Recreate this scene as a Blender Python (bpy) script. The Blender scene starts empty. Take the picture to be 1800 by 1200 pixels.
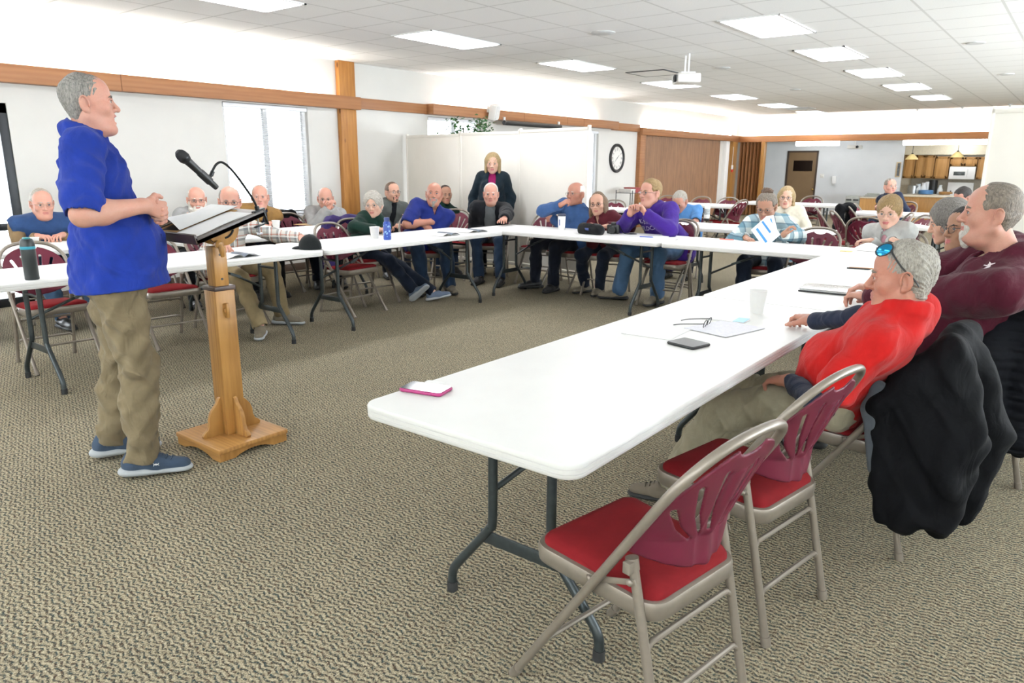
import bpy, bmesh, math, random
import numpy as np
from mathutils import Vector, Matrix, Euler
random.seed(7)
SC = bpy.context.scene
COL = SC.collection
R = math.radians
PI = math.pi

# ---------------------------------------------------------------- camera maths (metres, +Y along the left wall, camera over the origin)
CAM_F, CAM_YAW, CAM_PITCH, CAM_ROLL, CAM_H = 1273.84, R(37.858), R(13.724), R(0.345), 1.43
FW = Vector((-math.sin(CAM_YAW)*math.cos(CAM_PITCH), math.cos(CAM_YAW)*math.cos(CAM_PITCH), -math.sin(CAM_PITCH)))
_rt = Vector((math.cos(CAM_YAW), math.sin(CAM_YAW), 0)); _up = _rt.cross(FW)
RT = _rt*math.cos(CAM_ROLL)+_up*math.sin(CAM_ROLL); UP = -_rt*math.sin(CAM_ROLL)+_up*math.cos(CAM_ROLL)
CP = Vector((0, 0, CAM_H))
def ray(px, py): return FW + RT*((px-900)/CAM_F) + UP*((600-py)/CAM_F)
def atz(px, py, z):
    d = ray(px, py); return CP + d*((z-CP.z)/d.z)
def atx(px, py, x):
    d = ray(px, py); return CP + d*((x-CP.x)/d.x)
def aty(px, py, y):
    d = ray(px, py); return CP + d*((y-CP.y)/d.y)
def atd(px, py, dep): return CP + ray(px, py)*dep

# ---------------------------------------------------------------- objects, names, labels
def empty(name, label, cat, loc=(0, 0, 0), rz=0.0, group=None):
    o = bpy.data.objects.new(name, None); COL.objects.link(o)
    o.location = loc; o.rotation_euler = (0, 0, rz); o.empty_display_size = .1
    return tag(o, label, cat, group)
def tag(o, label=None, cat=None, group=None, kind=None):
    if label: o['label'] = label
    if cat: o['category'] = cat
    if group: o['group'] = group
    if kind: o['kind'] = kind
    return o
def copy_tree(o, parent=None):
    c = o.copy(); COL.objects.link(c)
    if parent is not None: c.parent = parent
    for ch in list(o.children): copy_tree(ch, c)
    return c
def link(name, me, parent=None, loc=None):
    o = bpy.data.objects.new(name, me); COL.objects.link(o)
    if parent is not None: o.parent = parent
    if loc is not None: o.location = loc
    return o

class MB:
    """collects shapes and links them as one mesh object"""
    def __init__(s): s.v = []; s.f = []; s.m = []; s.mi = 0
    def add(s, vs, fs, mi=None):
        n = len(s.v); s.v += [tuple(v) for v in vs]; s.f += [tuple(i+n for i in f) for f in fs]
        s.m += [s.mi if mi is None else mi]*len(fs); return s
    def box(s, c, d, M=None, mi=None):
        x, y, z = d[0]/2, d[1]/2, d[2]/2; c = Vector(c)
        vs = [Vector((a, b, e)) for a in (-x, x) for b in (-y, y) for e in (-z, z)]
        vs = [c + (M @ v if M else v) for v in vs]
        return s.add(vs, [(0, 1, 3, 2), (4, 6, 7, 5), (0, 4, 5, 1), (2, 3, 7, 6), (0, 2, 6, 4), (1, 5, 7, 3)], mi)
    def box2(s, a, b, mi=None):
        return s.box([(a[i]+b[i])/2 for i in range(3)], [abs(b[i]-a[i]) for i in range(3)], None, mi)
    def tube(s, pts, r, n=8, caps=True, closed=False, mi=None, flat=1.0, smooth=0):
        pts = [Vector(p) for p in pts]
        if smooth: pts = catmull(pts, smooth, closed)
        k = len(pts); rs = r if isinstance(r, (list, tuple)) else [r]*k
        if len(rs) != k: rs = [rs[0]+(rs[-1]-rs[0])*i/(k-1) for i in range(k)] if len(rs) == 2 else list(np.interp(np.linspace(0, 1, k), np.linspace(0, 1, len(rs)), rs))
        vs = []; fs = []; nrm = None
        for i, p in enumerate(pts):
            a = pts[(i-1) % k] if (closed or i > 0) else p; b = pts[(i+1) % k] if (closed or i < k-1) else p
            t = (b-a).normalized()
            if nrm is None:
                nrm = Vector((0, 0, 1)) if abs(t.z) < .9 else Vector((1, 0, 0))
            nrm = (nrm - t*nrm.dot(t)).normalized(); bi = t.cross(nrm)
            for j in range(n):
                w = 2*PI*j/n; vs.append(p + (nrm*math.cos(w)*flat + bi*math.sin(w))*rs[i])
        for i in range(k if closed else k-1):
            for j in range(n):
                a, b = i*n+j, i*n+(j+1) % n; c2, d2 = ((i+1) % k)*n+(j+1) % n, ((i+1) % k)*n+j
                fs.append((a, b, c2, d2))
        if caps and not closed: fs += [tuple(range(n))[::-1], tuple((k-1)*n+j for j in range(n))]
        return s.add(vs, fs, mi)
    def lathe(s, prof, n=24, c=(0, 0, 0), M=None, mi=None, caps=True):
        vs = []; fs = []; c = Vector(c); k = len(prof)
        for (r, z) in prof:
            for j in range(n):
                w = 2*PI*j/n; v = Vector((r*math.cos(w), r*math.sin(w), z)); vs.append(c + (M @ v if M else v))
        for i in range(k-1):
            for j in range(n): fs.append((i*n+j, i*n+(j+1) % n, (i+1)*n+(j+1) % n, (i+1)*n+j))
        if caps: fs += [tuple(range(n))[::-1], tuple((k-1)*n+j for j in range(n))]
        return s.add(vs, fs, mi)
    def prism(s, poly, z0, z1, M=None, c=(0, 0, 0), mi=None):
        c = Vector(c); n = len(poly)
        vs = [Vector((x, y, z)) for z in (z0, z1) for x, y in poly]; vs = [c + (M @ v if M else v) for v in vs]
        return s.add(vs, [tuple(range(n))[::-1], tuple(range(n, 2*n))] + [(i, (i+1) % n, n+(i+1) % n, n+i) for i in range(n)], mi)
    def loft(s, loops, mi=None, caps=True):
        n = len(loops[0]); vs = [v for l in loops for v in l]; fs = []
        for i in range(len(loops)-1):
            for j in range(n): fs.append((i*n+j, i*n+(j+1) % n, (i+1)*n+(j+1) % n, (i+1)*n+j))
        if caps: fs += [tuple(range(n))[::-1], tuple((len(loops)-1)*n+j for j in range(n))]
        return s.add(vs, fs, mi)
    def grid(s, fn, nu, nv, mi=None):
        vs = [fn(i/nu, j/nv) for i in range(nu+1) for j in range(nv+1)]
        return s.add(vs, [(i*(nv+1)+j, (i+1)*(nv+1)+j, (i+1)*(nv+1)+j+1, i*(nv+1)+j+1) for i in range(nu) for j in range(nv)], mi)
    def build(s, name, mats, parent=None, loc=None, smooth=35, bevel=0, seg=2, off=None):
        me = bpy.data.meshes.new(name)
        vs = s.v if off is None else [(v[0]-off[0], v[1]-off[1], v[2]-off[2]) for v in s.v]
        me.from_pydata(vs, [], s.f)
        for m in (mats if isinstance(mats, (list, tuple)) else [mats]): me.materials.append(m)
        me.polygons.foreach_set('material_index', s.m)
        bm = bmesh.new(); bm.from_mesh(me); bmesh.ops.recalc_face_normals(bm, faces=bm.faces)
        if bevel:
            es = [e for e in bm.edges if len(e.link_faces) == 2 and e.calc_face_angle(0) > R(40)]
            bmesh.ops.bevel(bm, geom=es, offset=bevel, segments=seg, affect='EDGES', profile=.5, clamp_overlap=True)
        bm.to_mesh(me); bm.free()
        if smooth:
            me.polygons.foreach_set('use_smooth', [True]*len(me.polygons))
            me.set_sharp_from_angle(angle=R(smooth))
        return link(name, me, parent, loc)

def catmull(P, n, closed=False):
    out = []; k = len(P); g = (lambda i: P[i % k]) if closed else (lambda i: P[max(0, min(k-1, i))])
    for i in range(k if closed else k-1):
        a, b, c, d = g(i-1), g(i), g(i+1), g(i+2)
        for j in range(n):
            t = j/n; out.append(.5*((2*b)+(c-a)*t+(2*a-5*b+4*c-d)*t*t+(3*b-a-3*c+d)*t**3))
    if not closed: out.append(P[-1])
    return out
def rrect(w, d, r, n=5):
    out = []
    for cx, cy, a0 in ((w/2-r, d/2-r, 0), (-w/2+r, d/2-r, 90), (-w/2+r, -d/2+r, 180), (w/2-r, -d/2+r, 270)):
        for i in range(n+1): a = R(a0+90*i/n); out.append((cx+r*math.cos(a), cy+r*math.sin(a)))
    return out

# ---------------------------------------------------------------- smooth implicit shapes -> one closed mesh (surface nets)
def nvec(v): v = np.array(v, float); return v/np.linalg.norm(v)
class SDF:
    def __init__(s): s.p = []
    def cone(s, a, b, ra, rb=None, k=.03, op='u', flat=None):
        s.p.append(('c', np.array(a, float), np.array(b, float), ra, ra if rb is None else rb, flat, k, op)); return s
    def ell(s, c, r, k=.03, op='u', M=None):
        s.p.append(('e', np.array(c, float), np.array(r, float), None if M is None else np.array(M, float), None, None, k, op)); return s
    def plane(s, c, n, k=.004, op='i'):            # keeps the side the normal points AWAY from
        s.p.append(('p', np.array(c, float), nvec(n), None, None, None, k, op)); return s
    def bounds(s):
        lo = np.full(3, 1e9); hi = -lo
        for q in s.p:
            if q[7] != 'u': continue
            if q[0] == 'c':
                r = max(q[3], q[4])*(max(1, q[5][1]) if q[5] else 1); lo = np.minimum(lo, np.minimum(q[1], q[2])-r); hi = np.maximum(hi, np.maximum(q[1], q[2])+r)
            elif q[0] == 'e':
                r = q[2] if q[3] is None else np.full(3, q[2].max()); lo = np.minimum(lo, q[1]-r); hi = np.maximum(hi, q[1]+r)
        return lo, hi
    def evaluate(s, lo, res, shape, disp=None):
        ax = [lo[i]+res*np.arange(shape[i]) for i in range(3)]
        V = np.full(shape, .25, np.float32)
        for q in s.p:
            typ, k, op = q[0], q[6], q[7]
            if disp is not None and op != 'u':
                X, Y, Z = np.meshgrid(*ax, indexing='ij', sparse=True); V = V + np.where(np.abs(V) < .06, disp(X, Y, Z), 0).astype(np.float32); disp = None
            if typ == 'p':
                d = (ax[0]-q[1][0])[:, None, None]*q[2][0]+(ax[1]-q[1][1])[None, :, None]*q[2][1]+(ax[2]-q[1][2])[None, None, :]*q[2][2]
                V = smax(V, d, k); continue
            if typ == 'c': r = max(q[3], q[4])*(max(1, q[5][1]) if q[5] else 1); bl = np.minimum(q[1], q[2])-r; bh = np.maximum(q[1], q[2])+r
            else:
                r = q[2] if q[3] is None else np.full(3, q[2].max()); bl = q[1]-r; bh = q[1]+r
            m = k+3*res+.012
            i0 = [max(0, int((bl[i]-m-lo[i])/res)) for i in range(3)]; i1 = [min(shape[i], int((bh[i]+m-lo[i])/res)+2) for i in range(3)]
            if any(i1[i] <= i0[i] for i in range(3)): continue
            X = (ax[0][i0[0]:i1[0]])[:, None, None]; Y = (ax[1][i0[1]:i1[1]])[None, :, None]; Z = (ax[2][i0[2]:i1[2]])[None, None, :]
            if typ == 'c':
                a, b, ra, rb, fl = q[1:6]
                px, py, pz = X-a[0], Y-a[1], Z-a[2]; ab = b-a; L2 = max(ab@ab, 1e-9)
                t = np.clip((px*ab[0]+py*ab[1]+pz*ab[2])/L2, 0, 1)
                dx, dy, dz = px-t*ab[0], py-t*ab[1], pz-t*ab[2]
                if fl:
                    n = fl[0]; e = dx*n[0]+dy*n[1]+dz*n[2]; g = e*(1/fl[1]-1)
                    dx, dy, dz = dx+g*n[0], dy+g*n[1], dz+g*n[2]
                rr = ra+(rb-ra)*t; d = np.sqrt(dx*dx+dy*dy+dz*dz)-rr
                if fl and fl[1] < 1: d = d*(.5+.5*fl[1])
            else:
                c, r, M = q[1:4]; px, py, pz = X-c[0], Y-c[1], Z-c[2]
                if M is not None: px, py, pz = (px*M[0][i]+py*M[1][i]+pz*M[2][i] for i in range(3))
                k0 = np.sqrt((px/r[0])**2+(py/r[1])**2+(pz/r[2])**2); k1 = np.sqrt((px/r[0]**2)**2+(py/r[1]**2)**2+(pz/r[2]**2)**2)+1e-9
                d = k0*(k0-1)/k1
            sl = tuple(slice(i0[i], i1[i]) for i in range(3))
            if op == 'u': V[sl] = smin(V[sl], d, k)
            elif op == 's': V[sl] = smax(V[sl], -d, k)
            elif op == 'i':
                W = np.full(shape, .25, np.float32); W[sl] = d; V = smax(V, W, k)
        if disp is not None:
            X, Y, Z = np.meshgrid(*ax, indexing='ij', sparse=True); V = V + np.where(np.abs(V) < .06, disp(X, Y, Z), 0)
        return V, ax
    def mesh(s, res, disp=None):
        lo, hi = s.bounds(); lo = lo-2.5*res-.012; hi = hi+2.5*res+.012
        shape = tuple(int(math.ceil((hi[i]-lo[i])/res))+1 for i in range(3))
        V, ax = s.evaluate(lo, res, shape, disp)
        return nets(V, lo, res)
def smin(a, b, k):
    h = np.maximum(k-np.abs(a-b), 0)/k; return np.minimum(a, b)-h*h*k*.25
def smax(a, b, k):
    h = np.maximum(k-np.abs(a-b), 0)/k; return np.maximum(a, b)+h*h*k*.25
def nets(V, lo, res):
    V[0] = V[-1] = .2; V[:, 0] = V[:, -1] = .2; V[:, :, 0] = V[:, :, -1] = .2
    S = V < 0; nx, ny, nz = V.shape
    cnt = np.zeros((nx-1, ny-1, nz-1), np.int8)
    for a in (0, 1):
        for b in (0, 1):
            for c in (0, 1): cnt += S[a:nx-1+a, b:ny-1+b, c:nz-1+c]
    act = (cnt > 0) & (cnt < 8); I = np.argwhere(act); idx = np.full(act.shape, -1, np.int64); idx[act] = np.arange(len(I))
    acc = np.zeros((len(I), 3)); w = np.zeros(len(I)); i, j, k = I.T
    C = [(a, b, c) for a in (0, 1) for b in (0, 1) for c in (0, 1)]
    for p in C:
        for ax in range(3):
            if p[ax]: continue
            q = list(p); q[ax] = 1
            v0 = V[i+p[0], j+p[1], k+p[2]]; v1 = V[i+q[0], j+q[1], k+q[2]]; m = (v0 < 0) != (v1 < 0)
            t = np.where(m, v0/np.where(m, v0-v1, 1), 0); pos = np.tile(np.array(p, float), (len(I), 1)); pos[:, ax] += t
            acc[m] += pos[m]; w[m] += 1
    P = lo + (I + acc/w[:, None])*res
    F = []
    for ax in range(3):
        o = [(1, 0, 0), (0, 1, 0), (0, 0, 1)][ax]; u, v = [(1, 2), (2, 0), (0, 1)][ax]
        A = S[:nx-o[0], :ny-o[1], :nz-o[2]]; B = S[o[0]:, o[1]:, o[2]:]; E = np.argwhere(A != B)
        eu = np.zeros(3, int); eu[u] = 1; ev = np.zeros(3, int); ev[v] = 1
        g = lambda e: idx[e[:, 0], e[:, 1], e[:, 2]]
        ok = np.all(E-eu-ev >= 0, 1) & np.all(E < np.array(act.shape), 1); E = E[ok]
        q = np.stack([g(E), g(E-eu), g(E-eu-ev), g(E-ev)], 1); fl = ~A[E[:, 0], E[:, 1], E[:, 2]]
        q[~fl] = q[~fl][:, ::-1]; F.append(q[(q >= 0).all(1)][:, ::-1])
    return P, np.concatenate(F)
def main_pieces(P, F, keep=.06):
    lab = np.arange(len(P))
    for _ in range(400):
        m = lab[F].min(1); new = lab.copy(); np.minimum.at(new, F.ravel(), np.repeat(m, 4)); new = new[new]
        if (new == lab).all(): break
        lab = new
    cnt = np.bincount(lab, minlength=len(P)); ok = cnt[lab] >= keep*len(P); idx = np.cumsum(ok)-1
    return P[ok], idx[F[ok[F].all(1)]]
def npmesh(name, P, F, mats, parent=None, mi=None, off=None):
    me = bpy.data.meshes.new(name); P = np.asarray(P, np.float64)
    if off is not None: P = P-np.array(off)
    me.vertices.add(len(P)); me.vertices.foreach_set('co', P.astype(np.float32).ravel())
    me.loops.add(len(F)*4); me.loops.foreach_set('vertex_index', F.astype(np.int32).ravel())
    me.polygons.add(len(F)); me.polygons.foreach_set('loop_start', np.arange(0, len(F)*4, 4, dtype=np.int32))
    for m in (mats if isinstance(mats, (list, tuple)) else [mats]): me.materials.append(m)
    me.update(calc_edges=True); me.validate()
    if mi is not None and len(mi) == len(me.polygons): me.polygons.foreach_set('material_index', mi.astype(np.int32))
    me.polygons.foreach_set('use_smooth', np.ones(len(me.polygons), bool)); me.update()
    return link(name, me, parent)
def join(parts):
    Ps, Fs, n = [], [], 0
    for P, F in parts: Ps.append(P); Fs.append(F+n); n += len(P)
    return np.concatenate(Ps), np.concatenate(Fs)
# ---------------------------------------------------------------- materials
def lin(h):
    if isinstance(h, (tuple, list)): return tuple(h[:3])
    h = h.lstrip('#'); c = [int(h[i:i+2], 16)/255 for i in (0, 2, 4)]
    return tuple(x/12.92 if x <= .04045 else ((x+.055)/1.055)**2.4 for x in c)
MATS = {}
class NT:
    def __init__(s, m): s.m = m; s.t = m.node_tree; s.n = s.t.nodes; s.l = s.t.links
    def new(s, typ, **kw):
        nd = s.n.new(typ)
        for k, v in kw.items():
            if k.startswith('i_'):
                key = k[2:]; key = int(key) if key.isdigit() else key.replace('_', ' ')
                nd.inputs[key].default_value = v
            else: setattr(nd, k, v)
        return nd
    def link(s, a, b): s.l.new(a, b)
    def math(s, op, a, b=None, clamp=False):
        nd = s.new('ShaderNodeMath', operation=op, use_clamp=clamp)
        for i, q in enumerate((a, b)):
            if q is None: continue
            if isinstance(q, (int, float)): nd.inputs[i].default_value = q
            else: s.link(q, nd.inputs[i])
        return nd.outputs[0]
    def mix(s, fac, a, b, mode='MIX'):
        nd = s.new('ShaderNodeMix', data_type='RGBA', blend_type=mode)
        for sock, q in ((nd.inputs[0], fac), (nd.inputs[6], a), (nd.inputs[7], b)):
            if isinstance(q, (int, float)): sock.default_value = q
            elif isinstance(q, tuple): sock.default_value = (*q[:3], 1)
            else: s.link(q, sock)
        return nd.outputs[2]
    def ramp(s, fac, stops, interp='LINEAR'):
        nd = s.new('ShaderNodeValToRGB'); nd.color_ramp.interpolation = interp; e = nd.color_ramp.elements
        while len(e) < len(stops): e.new(.5)
        for q, (p, c) in zip(e, stops): q.position = p; q.color = (*c[:3], 1) if isinstance(c, tuple) else (c, c, c, 1)
        s.link(fac, nd.inputs[0]); return nd.outputs[0]
    def noise(s, vec, scale, detail=2, rough=.5, dim='3D'):
        nd = s.new('ShaderNodeTexNoise', noise_dimensions=dim); nd.inputs['Scale'].default_value = scale; nd.inputs['Detail'].default_value = detail; nd.inputs['Roughness'].default_value = rough
        if vec is not None: s.link(vec, nd.inputs['Vector'])
        return nd.outputs[0]
    def mapping(s, vec, scale=(1, 1, 1), rot=(0, 0, 0), loc=(0, 0, 0)):
        nd = s.new('ShaderNodeMapping'); nd.inputs['Scale'].default_value = scale; nd.inputs['Rotation'].default_value = rot; nd.inputs['Location'].default_value = loc
        s.link(vec, nd.inputs['Vector']); return nd.outputs[0]
    def bump(s, h, strength, dist=.002):
        nd = s.new('ShaderNodeBump'); nd.inputs['Strength'].default_value = strength; nd.inputs['Distance'].default_value = dist; s.link(h, nd.inputs['Height']); return nd.outputs[0]
def base(name, color, rough=.5, metal=0.0, spec=.5):
    m = bpy.data.materials.new(name); m.use_nodes = True; t = NT(m); b = m.node_tree.nodes['Principled BSDF']
    b.inputs['Base Color'].default_value = (*lin(color), 1); b.inputs['Roughness'].default_value = rough
    b.inputs['Metallic'].default_value = metal; b.inputs['Specular IOR Level'].default_value = spec
    co = t.new('ShaderNodeTexCoord').outputs['Object']
    return m, t, b, co
def plain(name, color, rough=.5, metal=0.0, spec=.5, var=.06, scale=30, bump=0.0, bscale=200, bdist=.001, detail=3):
    if name in MATS: return MATS[name]
    m, t, b, co = base(name, color, rough, metal, spec); c = lin(color)
    if var:
        n = t.noise(co, scale, detail); col = t.ramp(n, [(.3, tuple(x*(1-var) for x in c)), (.7, tuple(min(1, x*(1+var)) for x in c))]); t.link(col, b.inputs['Base Color'])
    if bump: t.link(t.bump(t.noise(co, bscale, 3), bump, bdist), b.inputs['Normal'])
    MATS[name] = m; return m
def cloth(name, color, var=.12, weave=900, rough=.85, bump=.35, fold=1.0, sheen=.08):
    """woven cloth: fine weave, slight colour variation, soft creases"""
    if name in MATS: return MATS[name]
    m, t, b, co = base(name, color, rough, 0, .12); c = tuple(x*.72 for x in lin(color))
    n = t.noise(co, 14, 4, .6); col = t.ramp(n, [(.3, tuple(x*(1-var) for x in c)), (.7, tuple(min(1, x*(1+var)) for x in c))]); t.link(col, b.inputs['Base Color'])
    cr = t.new('ShaderNodeTexNoise'); cr.inputs['Scale'].default_value = 11; cr.inputs['Detail'].default_value = 3; cr.inputs['Distortion'].default_value = 1.2
    t.link(t.mapping(co, (1, 1, .55)), cr.inputs['Vector'])
    h = t.math('ADD', t.math('MULTIPLY', cr.outputs[0], 6.0*fold), t.math('MULTIPLY', t.noise(co, weave, 1), .35))
    t.link(t.bump(h, bump, .004), b.inputs['Normal']); b.inputs['Sheen Weight'].default_value = sheen
    MATS[name] = m; return m
def plaid(name, ground, bands, size=.09):
    """bands: (axis, offset, width, colour, strength) in fractions of the repeat"""
    m, t, b, co = base(name, ground, .85, 0, .25); sep = t.new('ShaderNodeSeparateXYZ'); t.link(co, sep.inputs[0])
    u = t.math('ADD', t.math('MULTIPLY', sep.outputs[0], .7), t.math('MULTIPLY', sep.outputs[1], .7)); v = sep.outputs[2]
    col = t.new('ShaderNodeRGB'); col.outputs[0].default_value = (*lin(ground), 1); cur = col.outputs[0]
    for axis, off, wd, c, st in bands:
        f = t.math('FRACT', t.math('ADD', t.math('DIVIDE', u if axis == 'u' else v, size), off)); inside = t.math('LESS_THAN', f, wd)
        cur = t.mix(t.math('MULTIPLY', inside, st), cur, lin(c))
    t.link(cur, b.inputs['Base Color']); t.link(t.bump(t.noise(co, 12, 4), .5, .01), b.inputs['Normal'])
    return m
def wood(name, c1, c2, axis=2, scale=1.0, rough=.45, knots=False):
    m, t, b, co = base(name, c1, rough, 0, .4); s = [9*scale]*3; s[axis] = .7*scale
    v = t.mapping(co, tuple(s)); n = t.noise(v, 3.0, 6, .6)
    w = t.new('ShaderNodeTexWave', wave_type='BANDS', bands_direction=('X', 'Y', 'Z')[(axis+1) % 3]); w.inputs['Scale'].default_value = 1.1; w.inputs['Distortion'].default_value = 6; w.inputs['Detail'].default_value = 3
    t.link(v, w.inputs['Vector']); f = t.math('ADD', t.math('MULTIPLY', n, .84), t.math('MULTIPLY', w.outputs[1], .16))
    col = t.ramp(f, [(.3, lin(c2)), (.62, lin(c1))])
    if knots:
        s2 = [7, 7, 7]; s2[axis] = 3.1; vo = t.new('ShaderNodeTexVoronoi'); vo.inputs['Scale'].default_value = 1; t.link(t.mapping(co, tuple(s2)), vo.inputs['Vector'])
        col = t.mix(t.ramp(vo.outputs[0], [(.10, 1.0), (.17, 0.0)]), col, lin('#5a3210'))
    t.link(col, b.inputs['Base Color']); t.link(t.bump(f, .08, .002), b.inputs['Normal']); return m
def emit(name, color, strength):
    m = bpy.data.materials.new(name); m.use_nodes = True; nt = m.node_tree; nt.nodes.clear()
    e = nt.nodes.new('ShaderNodeEmission'); o = nt.nodes.new('ShaderNodeOutputMaterial'); e.inputs[0].default_value = (*lin(color), 1); e.inputs[1].default_value = strength
    nt.links.new(e.outputs[0], o.inputs[0]); return m

def carpet_mat():
    m, t, b, co = base('carpet_loops', '#b9a888', .95, 0, .1)
    sep = t.new('ShaderNodeSeparateXYZ'); t.link(co, sep.inputs[0]); x, y = sep.outputs[0], sep.outputs[1]
    # wavy rows of loops: dark yarn runs in zigzag lines between beige loops
    zig = t.math('PINGPONG', t.math('DIVIDE', x, .026), 1.0)
    wob = t.noise(co, 34, 3, .6)
    ph = t.math('ADD', t.math('DIVIDE', y, .0185), t.math('ADD', t.math('MULTIPLY', zig, .55), t.math('MULTIPLY', wob, 1.5)))
    line = t.math('PINGPONG', ph, .5)
    dash = t.noise(co, 150, 2, .5)
    dark = t.math('MULTIPLY', t.ramp(line, [(.14, 1.0), (.34, 0.0)]), t.ramp(dash, [(.38, 0.0), (.50, 1.0)]))
    n2 = t.noise(co, 110, 3, .6); yarn = t.ramp(n2, [(.28, lin('#645c4b')), (.5, lin('#9b9078')), (.72, lin('#c0b59b'))])
    spk = t.ramp(t.noise(co, 260, 1, .5), [(.36, 1.0), (.44, 0.0)])
    col = t.mix(t.math('MULTIPLY', spk, .6), yarn, lin('#4f4a3f'))
    hue = t.noise(co, 60, 2); dk = t.ramp(hue, [(.38, lin('#3c2a20')), (.5, lin('#22292a')), (.62, lin('#1c3438'))])
    col = t.mix(t.math('MULTIPLY', dark, .9), col, dk)
    patch = t.ramp(t.noise(co, 1.3, 3), [(.3, .93), (.7, 1.05)])
    col = t.mix(1.0, col, patch, 'MULTIPLY'); t.link(col, b.inputs['Base Color'])
    h = t.math('SUBTRACT', t.noise(co, 160, 2), t.math('MULTIPLY', dark, .6)); t.link(t.bump(h, .7, .006), b.inputs['Normal'])
    return m
def ceiling_mat():
    m, t, b, co = base('ceiling_tiles', '#fafaf8', .9, 0, .2)
    sep = t.new('ShaderNodeSeparateXYZ'); t.link(co, sep.inputs[0])
    def ln(q, per, off, w): return t.math('LESS_THAN', t.math('PINGPONG', t.math('SUBTRACT', q, off), per/2), w/2)
    g = t.math('MAXIMUM', ln(sep.outputs[0], .61, -6.305, .022), ln(sep.outputs[1], .61, 6.0, .022))
    f = t.ramp(t.noise(co, 90, 3), [(.35, lin('#f6f6f4')), (.6, lin('#fbfbf9'))])
    col = t.mix(g, f, lin('#dededb')); t.link(col, b.inputs['Base Color']); 
    ed = t.math('MAXIMUM', ln(sep.outputs[0], .61, -6.305, .034), ln(sep.outputs[1], .61, 6.0, .034))
    t.link(t.bump(t.math('ADD', ed, t.math('MULTIPLY', t.noise(co, 250, 2), .2)), .6, .006), b.inputs['Normal']); return m
M = {}
M['carpet'] = carpet_mat(); M['ceiling'] = ceiling_mat()
M['wall'] = plain('painted_wall', '#d9d7d1', .8, var=.02, scale=3, bump=.08, bscale=300)
M['wall2'] = plain('painted_wall_far', '#dfe2e4', .8, var=.02, scale=3)
M['trim'] = wood('beam_wood', '#9a6a44', '#8a5b38', 1, .6, .5)
M['trimx'] = wood('beam_wood_x', '#a06d43', '#8f5d37', 0, .6, .5)
M['pine'] = wood('knotty_pine', '#b27c3e', '#935f2a', 2, 1.0, .45, True)
M['oak'] = wood('golden_oak', '#aa7d44', '#8e6433', 2, 1.4, .38)
M['oakx'] = wood('golden_oak_flat', '#ae8048', '#93693a', 0, 1.4, .38)
M['accordion'] = wood('accordion_wood', '#8d6440', '#75502f', 2, 1.0, .5)
M['accordion_dark'] = wood('accordion_dark', '#7d5330', '#64401f', 2, 1.0, .5)
M['kitchen'] = wood('kitchen_cabinet', '#c0935a', '#a87842', 2, .8, .45)
M['doorb'] = plain('brown_door', '#7d6548', .5, var=.04, scale=4)
M['black'] = plain('black_plastic', '#141516', .45, var=.1, scale=60, bump=.1)
M['blackm'] = plain('black_metal', '#17191a', .35, .6, var=.1)
M['white_plastic'] = plain('white_table_plastic', '#f0efec', .42, var=.015, scale=8, bump=.06, bscale=500, bdist=.0006)
M['legmetal'] = plain('table_leg_metal', '#343a3b', .38, .55, var=.12, scale=50)
M['beige_metal'] = plain('chair_metal', '#7e756a', .36, .35, var=.05, scale=40)
M['maroon'] = plain('chair_plastic', '#541427', .48, 0, .3, var=.06, scale=20, bump=.06, bscale=600)
M['cushion'] = cloth('chair_cushion', '#76191d', .12, 1200, .95, .2, .15, sheen=0)
M['chrome'] = plain('chrome', '#d0d2d4', .15, 1.0, var=0)
M['rubber'] = plain('rubber', '#1b1b1b', .8, var=.1)
M['paper'] = plain('paper', '#f5f5f3', .7, var=.01)
M['white'] = plain('white_paint', '#f4f4f2', .5, var=.01)
M['cream'] = plain('cream_panel', '#f6f2e8', .55, var=.02, scale=4)
M['glassy'] = None
def glass_mat():
    m = bpy.data.materials.new('window_glass'); m.use_nodes = True; b = m.node_tree.nodes['Principled BSDF']
    b.inputs['Transmission Weight'].default_value = 1; b.inputs['Roughness'].default_value = 0.0; b.inputs['IOR'].default_value = 1.05; b.inputs['Base Color'].default_value = (1, 1, 1, 1); return m
M['glass'] = glass_mat()
M['lamp'] = emit('lamp_diffuser', '#f8faff', 23.0)
M['cove'] = emit('cove_tube', '#fffaf2', 150.0)
M['farlamp'] = emit('far_lamp', '#ffffff', 14.0)
EXPOSURE = -0.10
# ---------------------------------------------------------------- the room
WX, CZ, FY = -8.42, 2.80, 21.4        # left wall, ceiling height, plane of the far beam
def struct(name, mb, m, parent=None, **kw):
    o = mb.build(name, m, parent, **kw)
    if parent is None: o['kind'] = 'structure'
    return o
b = MB(); b.box2((WX-.15, -4.2, -.1), (6.2, 27, 0)); struct('floor', b, M['carpet'], smooth=0)
b = MB(); b.box2((WX-.15, -4.2, CZ), (6.2, FY+.1, CZ+.1)); struct('ceiling', b, M['ceiling'], smooth=0)
b = MB(); b.box2((WX-.15, -4.2, 0), (6.2, -4.05, CZ)); struct('wall_back', b, M['wall'], smooth=0)
b = MB(); b.box2((6.05, -4.05, 0), (6.2, 27, CZ)); struct('wall_right', b, M['wall'], smooth=0)
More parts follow.
